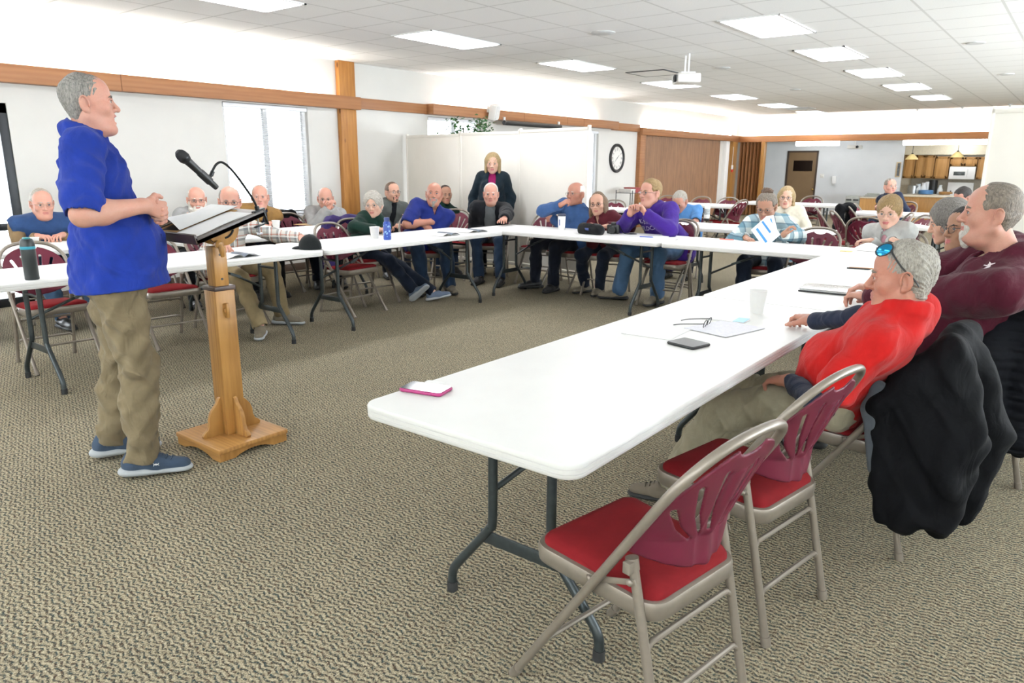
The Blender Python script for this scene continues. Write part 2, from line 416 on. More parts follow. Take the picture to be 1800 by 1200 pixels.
# left wall with real openings: glass door, three windows, accordion door bay
ops = [(1.30, 2.80, 0.0, 1.98), (5.09, 6.33, .76, 2.15), (8.62, 9.98, .72, 2.16), (12.55, 13.80, .70, 2.13)]
b = MB(); y = -4.05; T = .16
for (y0, y1, z0, z1) in ops:
    b.box2((WX-T, y, 0), (WX, y0, CZ)); b.box2((WX-T, y0, z1), (WX, y1, CZ))
    if z0 > 0: b.box2((WX-T, y0, 0), (WX, y1, z0))
    y = y1
b.box2((WX-T, y, 0), (WX, 15.55, CZ)); b.box2((WX-T, 15.55, 2.2), (WX, 20.3, CZ)); b.box2((WX-T, 20.3, 0), (WX, 27, CZ))
struct('wall_left', b, M['wall'], smooth=0)
b = MB()
for (y0, y1) in ((-4, 1.28), (2.82, 15.5)): b.box2((WX, y0, 0), (WX+.018, y1, .1))
struct('baseboard_left', b, plain('dark_baseboard', '#4a3b30', .5), bevel=.004)
# windows: white vinyl frame, glass, sill; blinds are things of their own
for n, (y0, y1, z0, z1) in enumerate(ops[1:], 1):
    f = MB(); w = .055; x0, x1 = WX-.13, WX-.05
    for a, c in (((y0, z0), (y1, z0+w)), ((y0, z1-w), (y1, z1)), ((y0, z0), (y0+w, z1)), ((y1-w, z0), (y1, z1)), (((y0+y1)/2-.03, z0), ((y0+y1)/2+.03, z1))):
        f.box2((x0, a[0], a[1]), (x1, c[0], c[1]))
    wf = struct('window_%d' % n, f, M['white'], bevel=.005)
    g = MB(); g.box2((WX-.095, y0+w, z0+w), (WX-.089, y1-w, z1-w)); g.build('pane', M['glass'], wf, smooth=0)
    s = MB(); s.box2((WX-.05, y0-.05, z0-.03), (WX+.07, y1+.05, z0)); s.build('sill', plain('window_sill', '#c9ccce', .5), wf, bevel=.006)
slat = plain('blind_slat', '#f3f5f8', .5, var=.01); bl = None
for n, (y0, y1, z0, z1) in enumerate(ops[1:], 1):
    lab = ['white slatted blind in the tall window behind the man in the tan vest', 'white slatted blind in the window showing above the cream partition', 'white slatted blind in the narrow window strip left of the clock'][n-1]
    e = empty('window_blind', lab, 'blind', (WX-.02, (y0+y1)/2, z0))
    m = MB(); z = z0+.03
    while z < z1-.07:
        m.box((0, 0, z-z0), (.026, y1-y0-.10, .0016), Matrix.Rotation(R(18), 3, 'Y')); z += .024
    m.build('slats', slat, e, smooth=0)
    m = MB(); m.box((0, 0, z1-z0-.03), (.05, y1-y0-.02, .05)); m.build('head_rail', slat, e, bevel=.006)
    m = MB(); m.box((0, 0, .015), (.03, y1-y0-.10, .02)); m.build('bottom_rail', slat, e, bevel=.004)
    m = MB()
    for yy in (-.36, .36): m.tube([(.016, yy*(y1-y0), .02), (.016, yy*(y1-y0), z1-z0-.05)], .0025, 5)
    m.build('ladder_cord', slat, e)
# glass door at the far left
f = MB(); y0, y1, z1 = 1.30, 2.80, 1.98
for a, c in (((y0, 0), (y0+.09, z1)), ((y1-.085, 0), (y1, z1)), ((y0, z1-.10), (y1, z1)), ((y0, 0), (y1, .09)), ((y0, .76), (y1, .83))):
    f.box2((WX-.11, a[0], a[1]), (WX-.01, c[0], c[1]))
dr = struct('door_1', f, plain('dark_bronze_frame', '#1d2023', .4, .4, var=.05), bevel=.006)
g = MB(); g.box2((WX-.07, y0+.09, .09), (WX-.062, y1-.085, z1-.1)); g.build('pane', M['glass'], dr, smooth=0)
# wood post and the beams (a trough: front board + shelf, with tubes lying inside)
b = MB(); b.box2((WX, 6.83, 0), (WX+.08, 7.11, CZ)); struct('trim_1', b, M['pine'], bevel=.006)
def beam(n, y0, y1, d, z0, z1):
    b = MB(); b.box2((WX+d-.02, y0, z0), (WX+d, y1, z1)); b.box2((WX, y0, z0), (WX+d-.02, y1, z0+.02))
    for y in (y0, y1-.02): b.box2((WX, y, z0+.02), (WX+d-.02, y+.02, z1))
    o = struct('trim_%d' % n, b, M['trim'], bevel=.003); return o
def seams(o, ys, x, z0, z1):
    s = MB()
    for y in ys: s.box2((x-.002, y-.004, z0), (x+.0015, y+.004, z1))
    s.build('board_joint', plain('joint_dark', '#6d4526', .7), o, smooth=0)  # dark brown strips marking the board joints
o = beam(2, -4.05, 7.15, .14, 2.165, 2.335); seams(o, (.9, 3.86), WX+.14, 2.167, 2.333)
beam(3, 7.15, 8.55, .06, 2.19, 2.335)
o = beam(4, 8.55, 14.3, .20, 2.185, 2.34); seams(o, (10.9, 12.3, 12.9), WX+.20, 2.187, 2.338)
beam(5, 14.3, 15.5, .07, 2.17, 2.33)
beam(6, 15.5, FY, .14, 2.11, 2.27)
b = MB(); b.box2((WX, FY, 2.10), (6.05, FY+.02, 2.27)); b.box2((WX, FY+.02, 2.10), (6.05, FY+.16, 2.12)); struct('trim_7', b, M['trimx'], bevel=.003)
b = MB(); b.box2((WX, FY+.16, 2.10), (6.05, FY+.3, CZ)); struct('wall_far', b, M['wall'], smooth=0)
b = MB(); b.box2((WX, FY+.3, 2.30), (6.05, 27, 2.4)); struct('ceiling_far', b, M['wall2'], smooth=0)
# cove tubes lying in the troughs, washing the upper wall
def tubes(segs, along, x, z, labs):
    for (s0, s1), lab in zip(segs, labs):
        o = MB(); n = max(1, round((s1-s0)/1.22))
        if along == 'y': o.tube([(x, s0, z), (x, s1, z)], .013, 8)
        else: o.tube([(s0, x, z), (s1, x, z)], .013, 8)
        t = o.build('cove_tube', M['cove']); tag(t, lab, 'light tube', 'cove tubes lying behind the wood beams')
tubes([(-3.5, 6.6), (8.9, 13.6), (15.7, 21.0)], 'y', WX+.045, 2.30, ['long lit tube lying behind the wood beam over the left wall windows', 'lit tube lying behind the boxed beam above the cream partition', 'lit tube lying behind the beam over the wood accordion door'])
tubes([(-8.2, 5.9)], 'x', FY+.09, 2.215, ['long lit tube lying behind the far wood beam'])
# accordion doors (pleated) and the post between them
def pleats(name, p0, p1, z0, z1, mat_, amp=.035, per=.15):
    p0, p1 = Vector((*p0, 0)), Vector((*p1, 0)); L = (p1-p0).length; n = int(L/per)*2; d = (p1-p0)/n; nn = Vector((-d.y, d.x, 0)).normalized()
    b = MB(); pts = [p0+d*i+nn*(amp if i % 2 else -amp) for i in range(n+1)]
    for i in range(n):
        a, c = pts[i], pts[i+1]; th = nn*.012
        vs = [a, c, c+th, a+th]; b.add([(v.x, v.y, z) for z in (z0, z1) for v in vs], [(0, 1, 2, 3), (4, 5, 6, 7), (0, 1, 5, 4), (1, 2, 6, 5), (2, 3, 7, 6), (3, 0, 4, 7)])
    return b.build(name, mat_, smooth=0)
o = pleats('accordion_door', (WX+.02, 15.75), (WX+.02, 20.25), .02, 2.11, M['accordion']); tag(o, 'wide closed wood accordion door on the left wall beyond the clock', 'door')
o = pleats('accordion_door', (-8.25, FY+.08), (-7.62, FY+.08), .02, 2.10, M['accordion_dark'], .04, .1); tag(o, 'dark bunched wood accordion door in the far corner beside the opening', 'door')
b = MB(); b.box2((WX, 15.5, 0), (WX+.1, 15.75, 2.15)); struct('trim_8', b, M['trim'], bevel=.004)
b = MB(); b.box2((-7.60, FY-.02, 0), (-7.50, FY+.16, 2.10)); struct('trim_9', b, M['oak'], bevel=.004)
b = MB(); b.box2((WX, 20.62, 0), (WX+.10, 20.85, 2.11)); struct('trim_10', b, M['white'], bevel=.004)
b = MB(); b.box2((WX, 21.05, 0), (WX+.12, FY, 2.11)); struct('trim_11', b, M['oak'], bevel=.004)
p = atx(1288, 297, WX+.16); e = empty('fire_alarm', 'small red and white fire alarm pull on the corner trim by the dark accordion door', 'alarm', (WX+.125, p.y, p.z))
m = MB(); m.box((.015, 0, -.05), (.03, .1, .07)); m.build('pull_box', plain('alarm_red', '#b8281f', .4), e, bevel=.006)
m = MB(); m.box((.015, 0, .05), (.03, .1, .12)); m.build('cover', M['white'], e, bevel=.01)
m = MB(); m.tube([(.01, 0, .1), (.01, 0, .62)], .006, 6); m.build('conduit', M['white'], e)
# room beyond the far beam: door wall, kitchen opening
BY = 23.6
dl, drr = aty(1385, 265, BY), aty(1440, 265, BY); dz = dl.z
kl = aty(1590, 260, BY); 
b = MB(); b.box2((WX, BY, 0), (dl.x, BY+.12, 2.3)); b.box2((dl.x, BY, dz), (drr.x, BY+.12, 2.3)); b.box2((drr.x, BY, 0), (kl.x, BY+.12, 2.3))
b.box2((kl.x, BY, 2.20), (6.05, BY+.12, 2.3)); struct('wall_far_room', b, M['wall2'], smooth=0)
f = MB(); f.box2((dl.x, BY-.02, 0), (dl.x+.05, BY+.1, dz)); f.box2((drr.x-.05, BY-.02, 0), (drr.x, BY+.1, dz)); f.box2((dl.x, BY-.02, dz-.05), (drr.x, BY+.1, dz))
dd = struct('door_2', f, plain('dark_door_frame', '#41342a', .5))
m = MB(); x0, x1 = dl.x+.05, drr.x-.05; wl, wr = aty(1395, 282, BY), aty(1427, 301, BY)
for a, c in (((x0, 0.01), (x1, wr.z)), ((x0, wl.z), (x1, dz-.05)), ((x0, wr.z), (wl.x, wl.z)), ((wr.x, wr.z), (x1, wl.z))): m.box2((a[0], BY+.01, a[1]), (c[0], BY+.05, c[1]))
m.build('door_leaf', M['doorb'], dd, smooth=0)
m = MB(); m.box2((wl.x, BY+.02, wr.z), (wr.x, BY+.03, wl.z)); m.build('pane', plain('dark_glass', '#1b1411', .15), dd, smooth=0)
kn = aty(1429, 333, BY); m = MB(); m.lathe([(.0, 0), (.012, 0), (.012, .03), (.03, .045), (.03, .07), (.0, .078)], 14, (kn.x, BY+.01, kn.z), Matrix.Rotation(R(90), 3, 'X')); m.build('door_knob', plain('brass', '#cfae62', .25, .9), dd)
b = MB(); b.box2((-6, 26.3, 0), (6.05, 26.42, 2.3)); struct('wall_kitchen', b, plain('kitchen_wall', '#e3d9c4', .8), smooth=0)
ks = aty(1584, 260, 26.2).x-.1
b = MB(); b.box2((ks-.1, BY+.12, 0), (ks, 26.3, 2.3)); struct('wall_kitchen_side', b, plain('kitchen_wall', '#e3d9c4', .8), smooth=0)
# ceiling troffers: 2 x 4 ft, flush, each with its own frame and glowing diffuser
def troffer(x, y, lab, L=1.19, z=CZ):
    e = empty('ceiling_light', lab, 'ceiling light', (x, y, z), 0, 'flush panels in the ceiling')
    m = MB(); w = .60
    for a, c in (((-w/2, -L/2), (w/2, -L/2+.025)), ((-w/2, L/2-.025), (w/2, L/2)), ((-w/2, -L/2), (-w/2+.025, L/2)), ((w/2-.025, -L/2), (w/2, L/2))): m.box2((a[0], a[1], -.012), (c[0], c[1], .0))
    m.build('frame', M['white'], e, smooth=0)
    m = MB(); m.prism(rrect(w-.05, L-.05, .05), -.006, -.002); m.build('diffuser', M['lamp'], e, smooth=0)
LX, RX = -6.0, -2.80
for i, y in enumerate((1.1, 3.75, 6.5, 9.2, 12.2, 15.1, 17.75, 20.5)):
    n = ['behind the camera side of the left row', 'at the top edge above the speaker', 'nearest whole panel of the left row', 'second whole panel of the left row', 'partly hidden by the projector', 'just beyond the projector', 'second beyond the projector', 'last of the left row by the far vent'][i]
    troffer(LX, y, 'glowing ceiling panel of the left row, '+n)
for i, y in enumerate((2.3, 5.0, 7.8, 10.1, 12.45, 14.9, 17.4, 19.8)):
    n = ['nearest the camera and out of sight', 'just outside the top edge', 'largest of those in view', 'second in view', 'third in view', 'fourth in view', 'fifth in view and smallest', 'at the far end'][i]
    if 0 < i < 7: troffer(RX, y, 'glowing ceiling panel of the right row, '+n)
for i, y in enumerate((-2.2, 1.0, 4.4, 7.8, 11.2, 14.6, 18)):  # third row of panels, out of view, added to brighten the room
    if i > 2: troffer(.8, y, ['ceiling panel over the open floor behind the camera','ceiling panel over the camera','ceiling panel over the man in maroon','ceiling panel over the right side tables','ceiling panel beyond the right partition','ceiling panel far right toward the kitchen','ceiling panel at the far right end'][i])
def disc(px, py, lab, r=.13):
    p = atz(px, py, CZ); m = MB(); m.lathe([(r*.35, -.014), (r*.9, -.012), (r, -.004), (r, 0)], 24, (0, 0, 0)); o = m.build('ceiling_speaker', plain('vent_grey', '#cfd0cf', .6), None, p); tag(o, lab, 'ceiling speaker', 'small round discs in the ceiling')
disc(1060, 57, 'small round disc in the ceiling between the two rows of panels, nearest'); disc(1270, 119, 'small round disc in the ceiling right of the projector', .11)
disc(1398, 157, 'small round disc in the ceiling beyond the projector', .10); disc(1770, 130, 'small round disc in the ceiling near the top right corner', .10); disc(1715, 75, 'faint round disc in the ceiling right of the biggest panel', .1)
p = atz(1405, 190, CZ); m = MB()
for i in range(7): m.box((0, -.24+.08*i, -.012), (.5, .05, .004), Matrix.Rotation(R(25), 3, 'X'))
m.box((0, .29, -.008), (.6, .03, .016)); m.box((0, -.29, -.008), (.6, .03, .016)); m.box((.29, 0, -.008), (.03, .6, .016)); m.box((-.29, 0, -.008), (.03, .6, .016))
tag(m.build('ceiling_vent', plain('vent_grey', '#cfd0cf', .6), None, p, smooth=0), 'square louvred air vent in the ceiling beyond the projector', 'vent')
for px, py, l in ((1613, 191, 'left of three'), (1692, 187, 'middle of three'), (1776, 183, 'right of three')):
    p = atz(px, py, CZ); m = MB(); m.lathe([(.045, 0), (.045, -.012), (.02, -.02), (.02, -.05), (.035, -.06), (.0, -.062)], 16, caps=False); o = m.build('sprinkler', plain('vent_grey', '#cfd0cf', .6), None, p); tag(o, 'small ceiling sprinkler head over the far beam, '+l, 'sprinkler', 'sprinkler heads along the ceiling edge')
# strip lights in the room beyond
def strip(a, c, y, lab):
    p, q = aty(*a, y), aty(*c, y); e = empty('strip_light', lab, 'light', ((p.x+q.x)/2, y, (p.z+q.z)/2)); L = abs(q.x-p.x)
    m = MB(); m.tube([(-L/2, 0, 0), (L/2, 0, 0)], .075, 14); m.build('diffuser', M['farlamp'], e)
    m = MB(); m.box((0, 0, .12), (L*.9, .1, max(.02, 2.3-e.location.z-.075))); m.objz = 0
    m.v = [(v[0], v[1], min(v[2], 2.3-e.location.z)) for v in m.v]; m.build('housing', M['white'], e)
strip((1400, 251), (1475, 252), 22.4, 'long glowing strip light over the brown door'); strip((1588, 251), (1737, 247), 22.4, 'very long glowing strip light over the kitchen opening')
# ---------------------------------------------------------------- folding tables
TZ = .74
def table_meshes(L, W=.76):
    d = {}
    m = MB(); r = .055; prof = [(-.016, 0), (-.004, .003), (-.001, .008), (-.001, .0135), (-.0045, .0150), (-.0045, .0165), (-.0005, .0180), (-.0005, .0270), (-.004, .0285), (-.004, .0300), (0, .0315), (0, .040), (-.004, .045), (-.02, .047)]
    loops = [[(x, y, TZ-.047+z) for x, y in rrect(L+2*o, W+2*o, max(.01, r+o), 6)] for o, z in prof]; loops = [[(x, y, TZ-.047+z) for x, y in rrect(L+2*o, W+2*o, max(.01, r+o), 6)] for o, z in prof]
    m.loft(loops); d['top'] = m
    return d
_tbl = {}
def table(cx, cy, rz, lab, L=2.36, W=.76, group='white folding banquet tables', legs=True):
    e = empty('folding_table', lab, 'table', (cx, cy, 0), rz, group); key = (L, W, legs)
    if key in _tbl:
        for ch in list(_tbl[key].children): copy_tree(ch, e)
        return e
    _tbl[key] = e
    table_meshes(L, W)['top'].build('tabletop', M['white_plastic'], e, smooth=40)
    if not legs: return e
    for sx in (-1, 1):
        x = sx*(L/2-.30)
        for sy in (-1, 1):
            m = MB(); y0 = sy*W*.15
            m.tube([(x, y0, TZ-.045), (x, y0, .34), (x, y0+sy*.012, .29), (x, y0+sy*.05, .24), (x, y0+sy*.14, .13), (x, y0+sy*.172, .085), (x, y0+sy*.18, .045), (x, y0+sy*.18, 0.0)], .0155, 12, smooth=4)
            l = m.build('leg', M['legmetal'], e); m = MB(); m.tube([(x, y0+sy*.18, .0), (x, y0+sy*.18, .035)], .0185, 12); m.build('foot_cap', M['rubber'], l)
        m = MB(); m.box((x, 0, .255), (.008, W*.15*2+.10, .045)); m.build('leg_crossbar', M['legmetal'], e, bevel=.003)
        m = MB(); m.tube([(x, -W*.15, .60), (x, W*.15, .60)], .010, 8); m.build('leg_crossbar', M['legmetal'], e)
        m = MB(); m.box((x, 0, TZ-.055), (.04, W*.6, .016)); m.build('mounting_rail', M['legmetal'], e, bevel=.003)
        m = MB(); m.tube([(x, W*.15, .425), (x-sx*.28, .012, .56), (x-sx*.58, .012, TZ-.055)], .010, 8)
        m.box((x-sx*.29, .012, .565), (.09, .026, .02), Matrix.Rotation(sx*R(22), 3, 'Y')); m.build('folding_brace', M['legmetal'], e)
    return e
H = PI/2
A1 = table(-5.22, 2.58, H, 'white folding table beside the speaker with the black bottle on its end', 2.32)
A2 = table(-5.22, 4.92, H, 'white folding table in the left row with the blue bottle and white cup', 2.32)
B1 = table(-4.22, 6.49, 0, 'white folding table across the back holding the black camera bag', 2.32)
B2 = table(-1.86, 6.49, 0, 'white folding table across the back in front of the woman reading white sheets', 2.36)
C1 = table(-1.235, 2.53, H, 'large white folding table nearest the camera with phones and reading glasses on it', 2.38)
C2 = table(-1.215, 4.90, H, 'white folding table holding the closed black folder beside the man in red', 2.34)
D1 = table(-6.90, 2.12, H, 'white folding table in front of the man in the blue vest at the left wall', 2.36)
D2 = table(-6.56, 4.50, H, 'white folding table by the wall in front of the grey sweater man', 2.36)
p, q = atz(1210, 399, TZ), atz(1426, 411, TZ); E1 = table((p.x+q.x)/2-.15, p.y+.40, 0, 'white folding table behind the reading woman with a white labelled bottle on it', 1.83, .76)
p = atz(1283, 362, TZ); F1 = table(p.x-.86, p.y+.30, 0, 'far white folding table before the wood accordion door', 1.83, .76)
p = atz(1103, 369, TZ); F2 = table(p.x-.85, p.y+.35, 0, 'far white folding table below the wall clock', 1.83, .76)
p = atz(1473, 361, TZ); G1 = table(p.x-.9, p.y+.3, 0, 'far white folding table in front of the brown door', 1.83, .76)
p = atz(1459, 371, TZ); H1 = table(p.x+.9, p.y+.3, 0, 'far white folding table in front of the man by the kitchen counter', 1.83, .76)
p = atz(1600, 397, TZ); I1 = table(p.x+.85, p.y+.3, 0, 'white folding table behind the grey haired woman at the right', 1.83, .76)

# ---------------------------------------------------------------- folding chairs (sitter faces +Y)
def hoop_pt(t):       # the long bent tube: front foot -> apex -> other front foot, t in 0..1
    pass
CH = dict(fy=.27, ay=-.305, az=.855, w=.215)
def chair_back_pos(u, v, bulge=.0):
    """point on the inclined back plane: u across, v up along the slope from the floor at the front foot (0..1)"""
    y = CH['fy']+(CH['ay']-CH['fy'])*v; z = CH['az']*v
    n = Vector((0, -CH['az'], -(CH['fy']-CH['ay']))).normalized()       # pointing back/down
    return Vector((u, y, z)) + n*bulge
def make_chair(lab):
    e = empty('folding_chair', lab, 'chair', (0, 0, 0), 0, 'red padded folding chairs with beige frames')
    SL = math.hypot(CH['az'], CH['fy']-CH['ay']); pts = []
    w = CH['w']; vs = .80                                                # arch starts at v=.80
    for v in (0.0, .2, .4, .6, .74): pts.append(chair_back_pos(-w, v))
    for i in range(0, 13):
        a = PI-PI*i/12; pts.append(chair_back_pos(w*math.copysign(abs(math.cos(a))**.8, math.cos(a)), vs+(1-vs)*abs(math.sin(a))**.8))
    for v in (.74, .6, .4, .2, 0.0): pts.append(chair_back_pos(w, v))
    m = MB(); m.tube(pts, .0125, 12, smooth=3); fr = m.build('back_frame', M['beige_metal'], e)
    for s in (-1, 1): m = MB(); m.tube([chair_back_pos(s*w, .0)+Vector((0, 0, .0)), chair_back_pos(s*w, .035)], .0155, 12); m.build('foot_cap', M['beige_metal'], fr)
    m = MB(); q = [chair_back_pos(-w, .20), chair_back_pos(w, .20)]; m.tube(q, .008, 8); m.build('stretcher', M['beige_metal'], e)
    rl = []
    for s in (-1, 1):
        m = MB(); x = s*.188; m.tube([(x, -.115, .525), (x, -.135, .44), (x, -.235, 0)], .0125, 12); m.tube([(x, -.113, .53), (x, -.118, .50)], .0165, 12)
        l = m.build('leg', M['beige_metal'], e); rl.append(l)
        m = MB(); m.tube([(x, -.235, 0), (x, -.229, .03)], .0155, 12); m.build('foot_cap', M['beige_metal'], l)
        m = MB(); m.box((s*.202, -.063, .452), (.004, .16, .016), Matrix.Rotation(R(-20), 3, 'X')); 
        for yy, zz in ((-.125, .475), (0.0, .428)): m.lathe([(.009, 0), (.009, .006), (.004, .009)], 10, (s*.204, yy, zz), Matrix.Rotation(s*R(90), 3, 'Y'))
        m.box((s*.20, -.118, .512), (.03, .022, .03)); m.build('bracket', M['beige_metal'], e, bevel=.003)
    for zz, yy in ((.315, -.163), (.165, -.197)):
        m = MB(); m.tube([(-.188, yy-.010, zz-.050), (-.184, yy-.004, zz-.020), (-.165, yy, zz-.003), (-.135, yy, zz), (.135, yy, zz), (.165, yy, zz-.003), (.184, yy-.004, zz-.020), (.188, yy-.010, zz-.050)], .0085, 10, smooth=3); m.build('stretcher', M['beige_metal'], e)
    # seat pan: rounded tray, wider in front
    def loop(o, z):
        out = []
        for x, y in rrect(.395+2*o, .405+2*o, max(.012, .06+o), 6): out.append((x*(1+.06*(y/.2)), y+.015, z+.012*(y/.2)))
        return out
    m = MB(); m.loft([loop(-.03, .385), loop(-.008, .383), loop(-.001, .390), loop(.001, .424), loop(-.003, .433), loop(-.012, .434)]); m.build('seat_pan', M['beige_metal'], e, smooth=50)
    m = MB(); m.loft([loop(-.015, .431), loop(-.016, .442), loop(-.024, .452), loop(-.045, .459), loop(-.09, .463), loop(-.15, .464)]); m.build('seat_cushion', M['cushion'], e, smooth=80)
    # moulded back: flat outline with slots first, then bent into the frame
    s = SDF(); wv = w-.012; v0, v1 = .0, .335; th = .0035
    s.cone((-wv+.02, .02, 0), (-wv+.02, .20, 0), .02, k=.001); n = 40
    P = SDF(); res = .0042
    xs = np.arange(-.225, .226, res); ys = np.arange(-.03, .36, res); zs = np.arange(-.0126, .0127, res)
    X, Y, Z = np.meshgrid(xs, ys, zs, indexing='ij')
    def cap(ax_, ay, bx, by, ra, rb):
        dx, dy = bx-ax_, by-ay; t = np.clip(((X-ax_)*dx+(Y-ay)*dy)/(dx*dx+dy*dy), 0, 1); return np.hypot(X-ax_-t*dx, Y-ay-t*dy)-(ra+(rb-ra)*t)
    q = np.clip((Y-.12)/.208, 0, 1); half = (w-.008)*np.sqrt(np.clip(1-q**2.2, 0, 1)); d2 = np.maximum(np.abs(X)-half, np.maximum(Y-.322, -(Y+.0+.018*np.cos(X*PI/.43))))
    for s_ in (-1, 1):
        for (x0, y0, x1, y1, ra, rb) in ((.018, .075, .060, .255, .004, .009), (.045, .062, .128, .225, .004, .009), (.075, .055, .172, .155, .004, .008)):
            xm, ym = (x0+x1)/2+.006, (y0+y1)/2-.008
            d2 = np.maximum(d2, -np.minimum(cap(s_*x0, y0, s_*xm, ym, ra, (ra+rb)/2), cap(s_*xm, ym, s_*x1, y1, (ra+rb)/2, rb)))
    d2 = np.maximum(d2, -(np.sqrt((X/.055)**2+((Y-.322)/.024)**2)-1)*.03)
    V = np.maximum(d2, np.abs(Z)-th).astype(np.float32)
    Pn, Fn = nets(V, np.array([xs[0], ys[0], zs[0]]), res)
    slope0 = .655; out = []
    for x, y, z in Pn:
        vv = slope0+y/SL; bul = .072*(1-(x/w)**2)*min(1, max(0, (1.02-vv)/.30))+.034*max(0, .05-y)/.05*(1-(x/w)**2)
        ridge = .004*math.cos(x*90)*(1 if abs(x) < .055 and y < .25 else 0)
        out.append(chair_back_pos(x, vv, bul-z+ridge))
    npmesh('backrest', np.array([tuple(v) for v in out]), Fn, M['maroon'], e)
    return e
proto = make_chair('empty red folding chair nearest the camera'); _used = [0]
def chair(x, y, face, lab, group=None):
    """face: compass of the sitter's view in degrees from +X"""
    c = proto if not _used[0] else copy_tree(proto); _used[0] = 1
    c.location = (x, y, 0); c.rotation_euler = (0, 0, R(face-90)); c['label'] = lab
    return c
chair(-.80, 1.60, 170, 'empty red folding chair nearest the camera')
chair(-.77, 2.24, 170, 'empty red folding chair between the nearest chair and the man in red')
chair(-5.76, 2.00, -3, 'empty red folding chair behind the black bottle at the left table end')
chair(-5.78, 2.86, -4, 'empty red folding chair half hidden by the speaker and lectern')
chair(-5.62, 4.62, 4, 'empty red folding chair behind the black cap')
chair(-3.38, 7.0, -84, 'empty red folding chair between the purple hoodie man and the reading woman')
chair(-1.98, 7.05, -92, 'empty red folding chair right of the woman reading white sheets')
chair(-6.36, 6.9, -60, 'empty red folding chair against the cream partition left of the white haired man')
chair(-5.25, 7.32, -80, 'empty red folding chair against the cream partition right of the white haired man')
def far_chair(px, py, ydepth, face, lab):
    p = aty(px, py, ydepth); f = R(face); return chair(p.x+.3*math.cos(f), p.y+.3*math.sin(f), face, lab)
far_chair(1525, 362, 9.3, 95, 'empty red folding chair seen from behind left of the short haired woman in grey')
far_chair(1437, 353, 10.9, 20, 'empty red folding chair seen from the side at the far table, left one of two')
far_chair(1465, 355, 10.3, 30, 'empty red folding chair seen from the side at the far table, right one of two')
far_chair(1283, 346, 13.3, -90, 'far empty red folding chair at the end of the table by the accordion door')
far_chair(1308, 349, 12.6, 170, 'far red folding chair turned sideways beside the dark accordion door')
far_chair(1236, 345, 13.3, -95, 'far empty red folding chair behind the table by the accordion door')
far_chair(1176, 345, 13.3, -90, 'far empty red folding chair above the head of the man with a phone')
far_chair(1082, 352, 10.9, -80, 'far empty red folding chair below the wall clock')
far_chair(1430, 343, 15.2, -90, 'far red folding chair in front of the brown door')
far_chair(1606, 357, 10.6, 200, 'red folding chair turned sideways behind the short haired woman in grey')
far_chair(1632, 362, 10.2, 215, 'magenta looking red folding chair left of the person in dark blue')
far_chair(1500, 372, 12.6, 0, 'far red folding chair nearly hidden behind the far table')
# ---------------------------------------------------------------- lectern
LXc, LYc = -3.36, 1.93
lec = empty('lectern', 'golden oak floor lectern with a dark tilted tray in front of the speaker', 'lectern', (LXc, LYc, 0))
m = MB(); m.box((0, 0, .0525), (.415, .395, .025)); m.build('base_plate', M['oakx'], lec, bevel=.006)
def arch(L):    # board with a shallow arch cut from its lower edge
    out = [(-L/2, .042), (-L/2, 0), (-L/2+.07, 0)]
    for i in range(9): t = i/8; out.append((-L/2+.07+(L-.14)*t, .026*math.sin(PI*t)**.8))
    return out + [(L/2-.07, 0), (L/2, 0), (L/2, .042)]
for s_ in (-1, 1):
    m = MB(); m.prism(arch(.40), -.011, .011, Matrix.Rotation(R(90), 3, 'X'), (0, s_*.180, 0)); m.build('base_skirt', M['oakx'], lec, smooth=0)
    m = MB(); m.prism(arch(.36), -.011, .011, Matrix.Rotation(R(90), 3, 'Z') @ Matrix.Rotation(R(90), 3, 'X'), (s_*.190, 0, 0)); m.build('base_skirt', M['oak'], lec, smooth=0)
m = MB(); m.box((0, 0, .44), (.105, .105, .75)); m.build('post', M['oak'], lec, bevel=.004)
m = MB(); m.box((0, 0, .825), (.115, .115, .022)); m.build('collar', plain('dark_walnut', '#3a2a22', .45), lec, bevel=.003)
m = MB(); m.box((0, 0, .93), (.072, .072, .20)); ip = m.build('inner_post', M['oak'], lec, bevel=.003)
for z in (.87, .99):
    m = MB(); m.lathe([(.006, 0), (.006, .002), (0, .002)], 10, (.036, .0, z), Matrix.Rotation(R(90), 3, 'Y')); m.build('peg_hole', M['black'], ip)
m = MB(); m.lathe([(.0, 0), (.016, 0), (.016, .012), (.0, .014)], 16, (.0525, -.005, .715), Matrix.Rotation(R(90), 3, 'Y')); m.box((.066, -.005, .715), (.022, .016, .075)); m.build('lock_knob', M['oak'], lec, bevel=.004)
og = [(0, 0), (.105, 0), (.112, .012), (.100, .028), (.082, .040), (.072, .065), (.070, .095), (.060, .125), (.040, .150), (.020, .170), (.012, .190), (0, .20)]
for q in range(4):
    rm = Matrix.Rotation(R(90*q), 3, 'Z'); m = MB(); m.prism(og, -.011, .011, rm @ Matrix.Rotation(R(90), 3, 'X'), rm @ Vector((.0525, 0, .064))); m.build('corbel', M['oak'], lec, bevel=.003)
TA = R(17.6); TM = Matrix.Rotation(TA, 3, 'X'); TO = Vector((-.02, -.02, 1.135))          # tray frame: x across, y up the slope
tp = lambda x, y, z: TO + TM @ Vector((x, y, z))
m = MB(); m.box(tp(0, 0, 0), (.45, .39, .022), TM); m.box(tp(0, -.190, .012), (.45, .014, .048), TM)
for s_ in (-1, 1): m.box(tp(s_*.218, 0, .006), (.014, .39, .034), TM)
m.build('tray', plain('tray_laminate', '#33271f', .38, var=.12, scale=12), lec, bevel=.003)
m = MB(); m.box(tp(0, .003, .0125), (.42, .365, .004), TM); m.build('tray_surface', plain('tray_top', '#8f8579', .4, var=.05), lec, smooth=0)
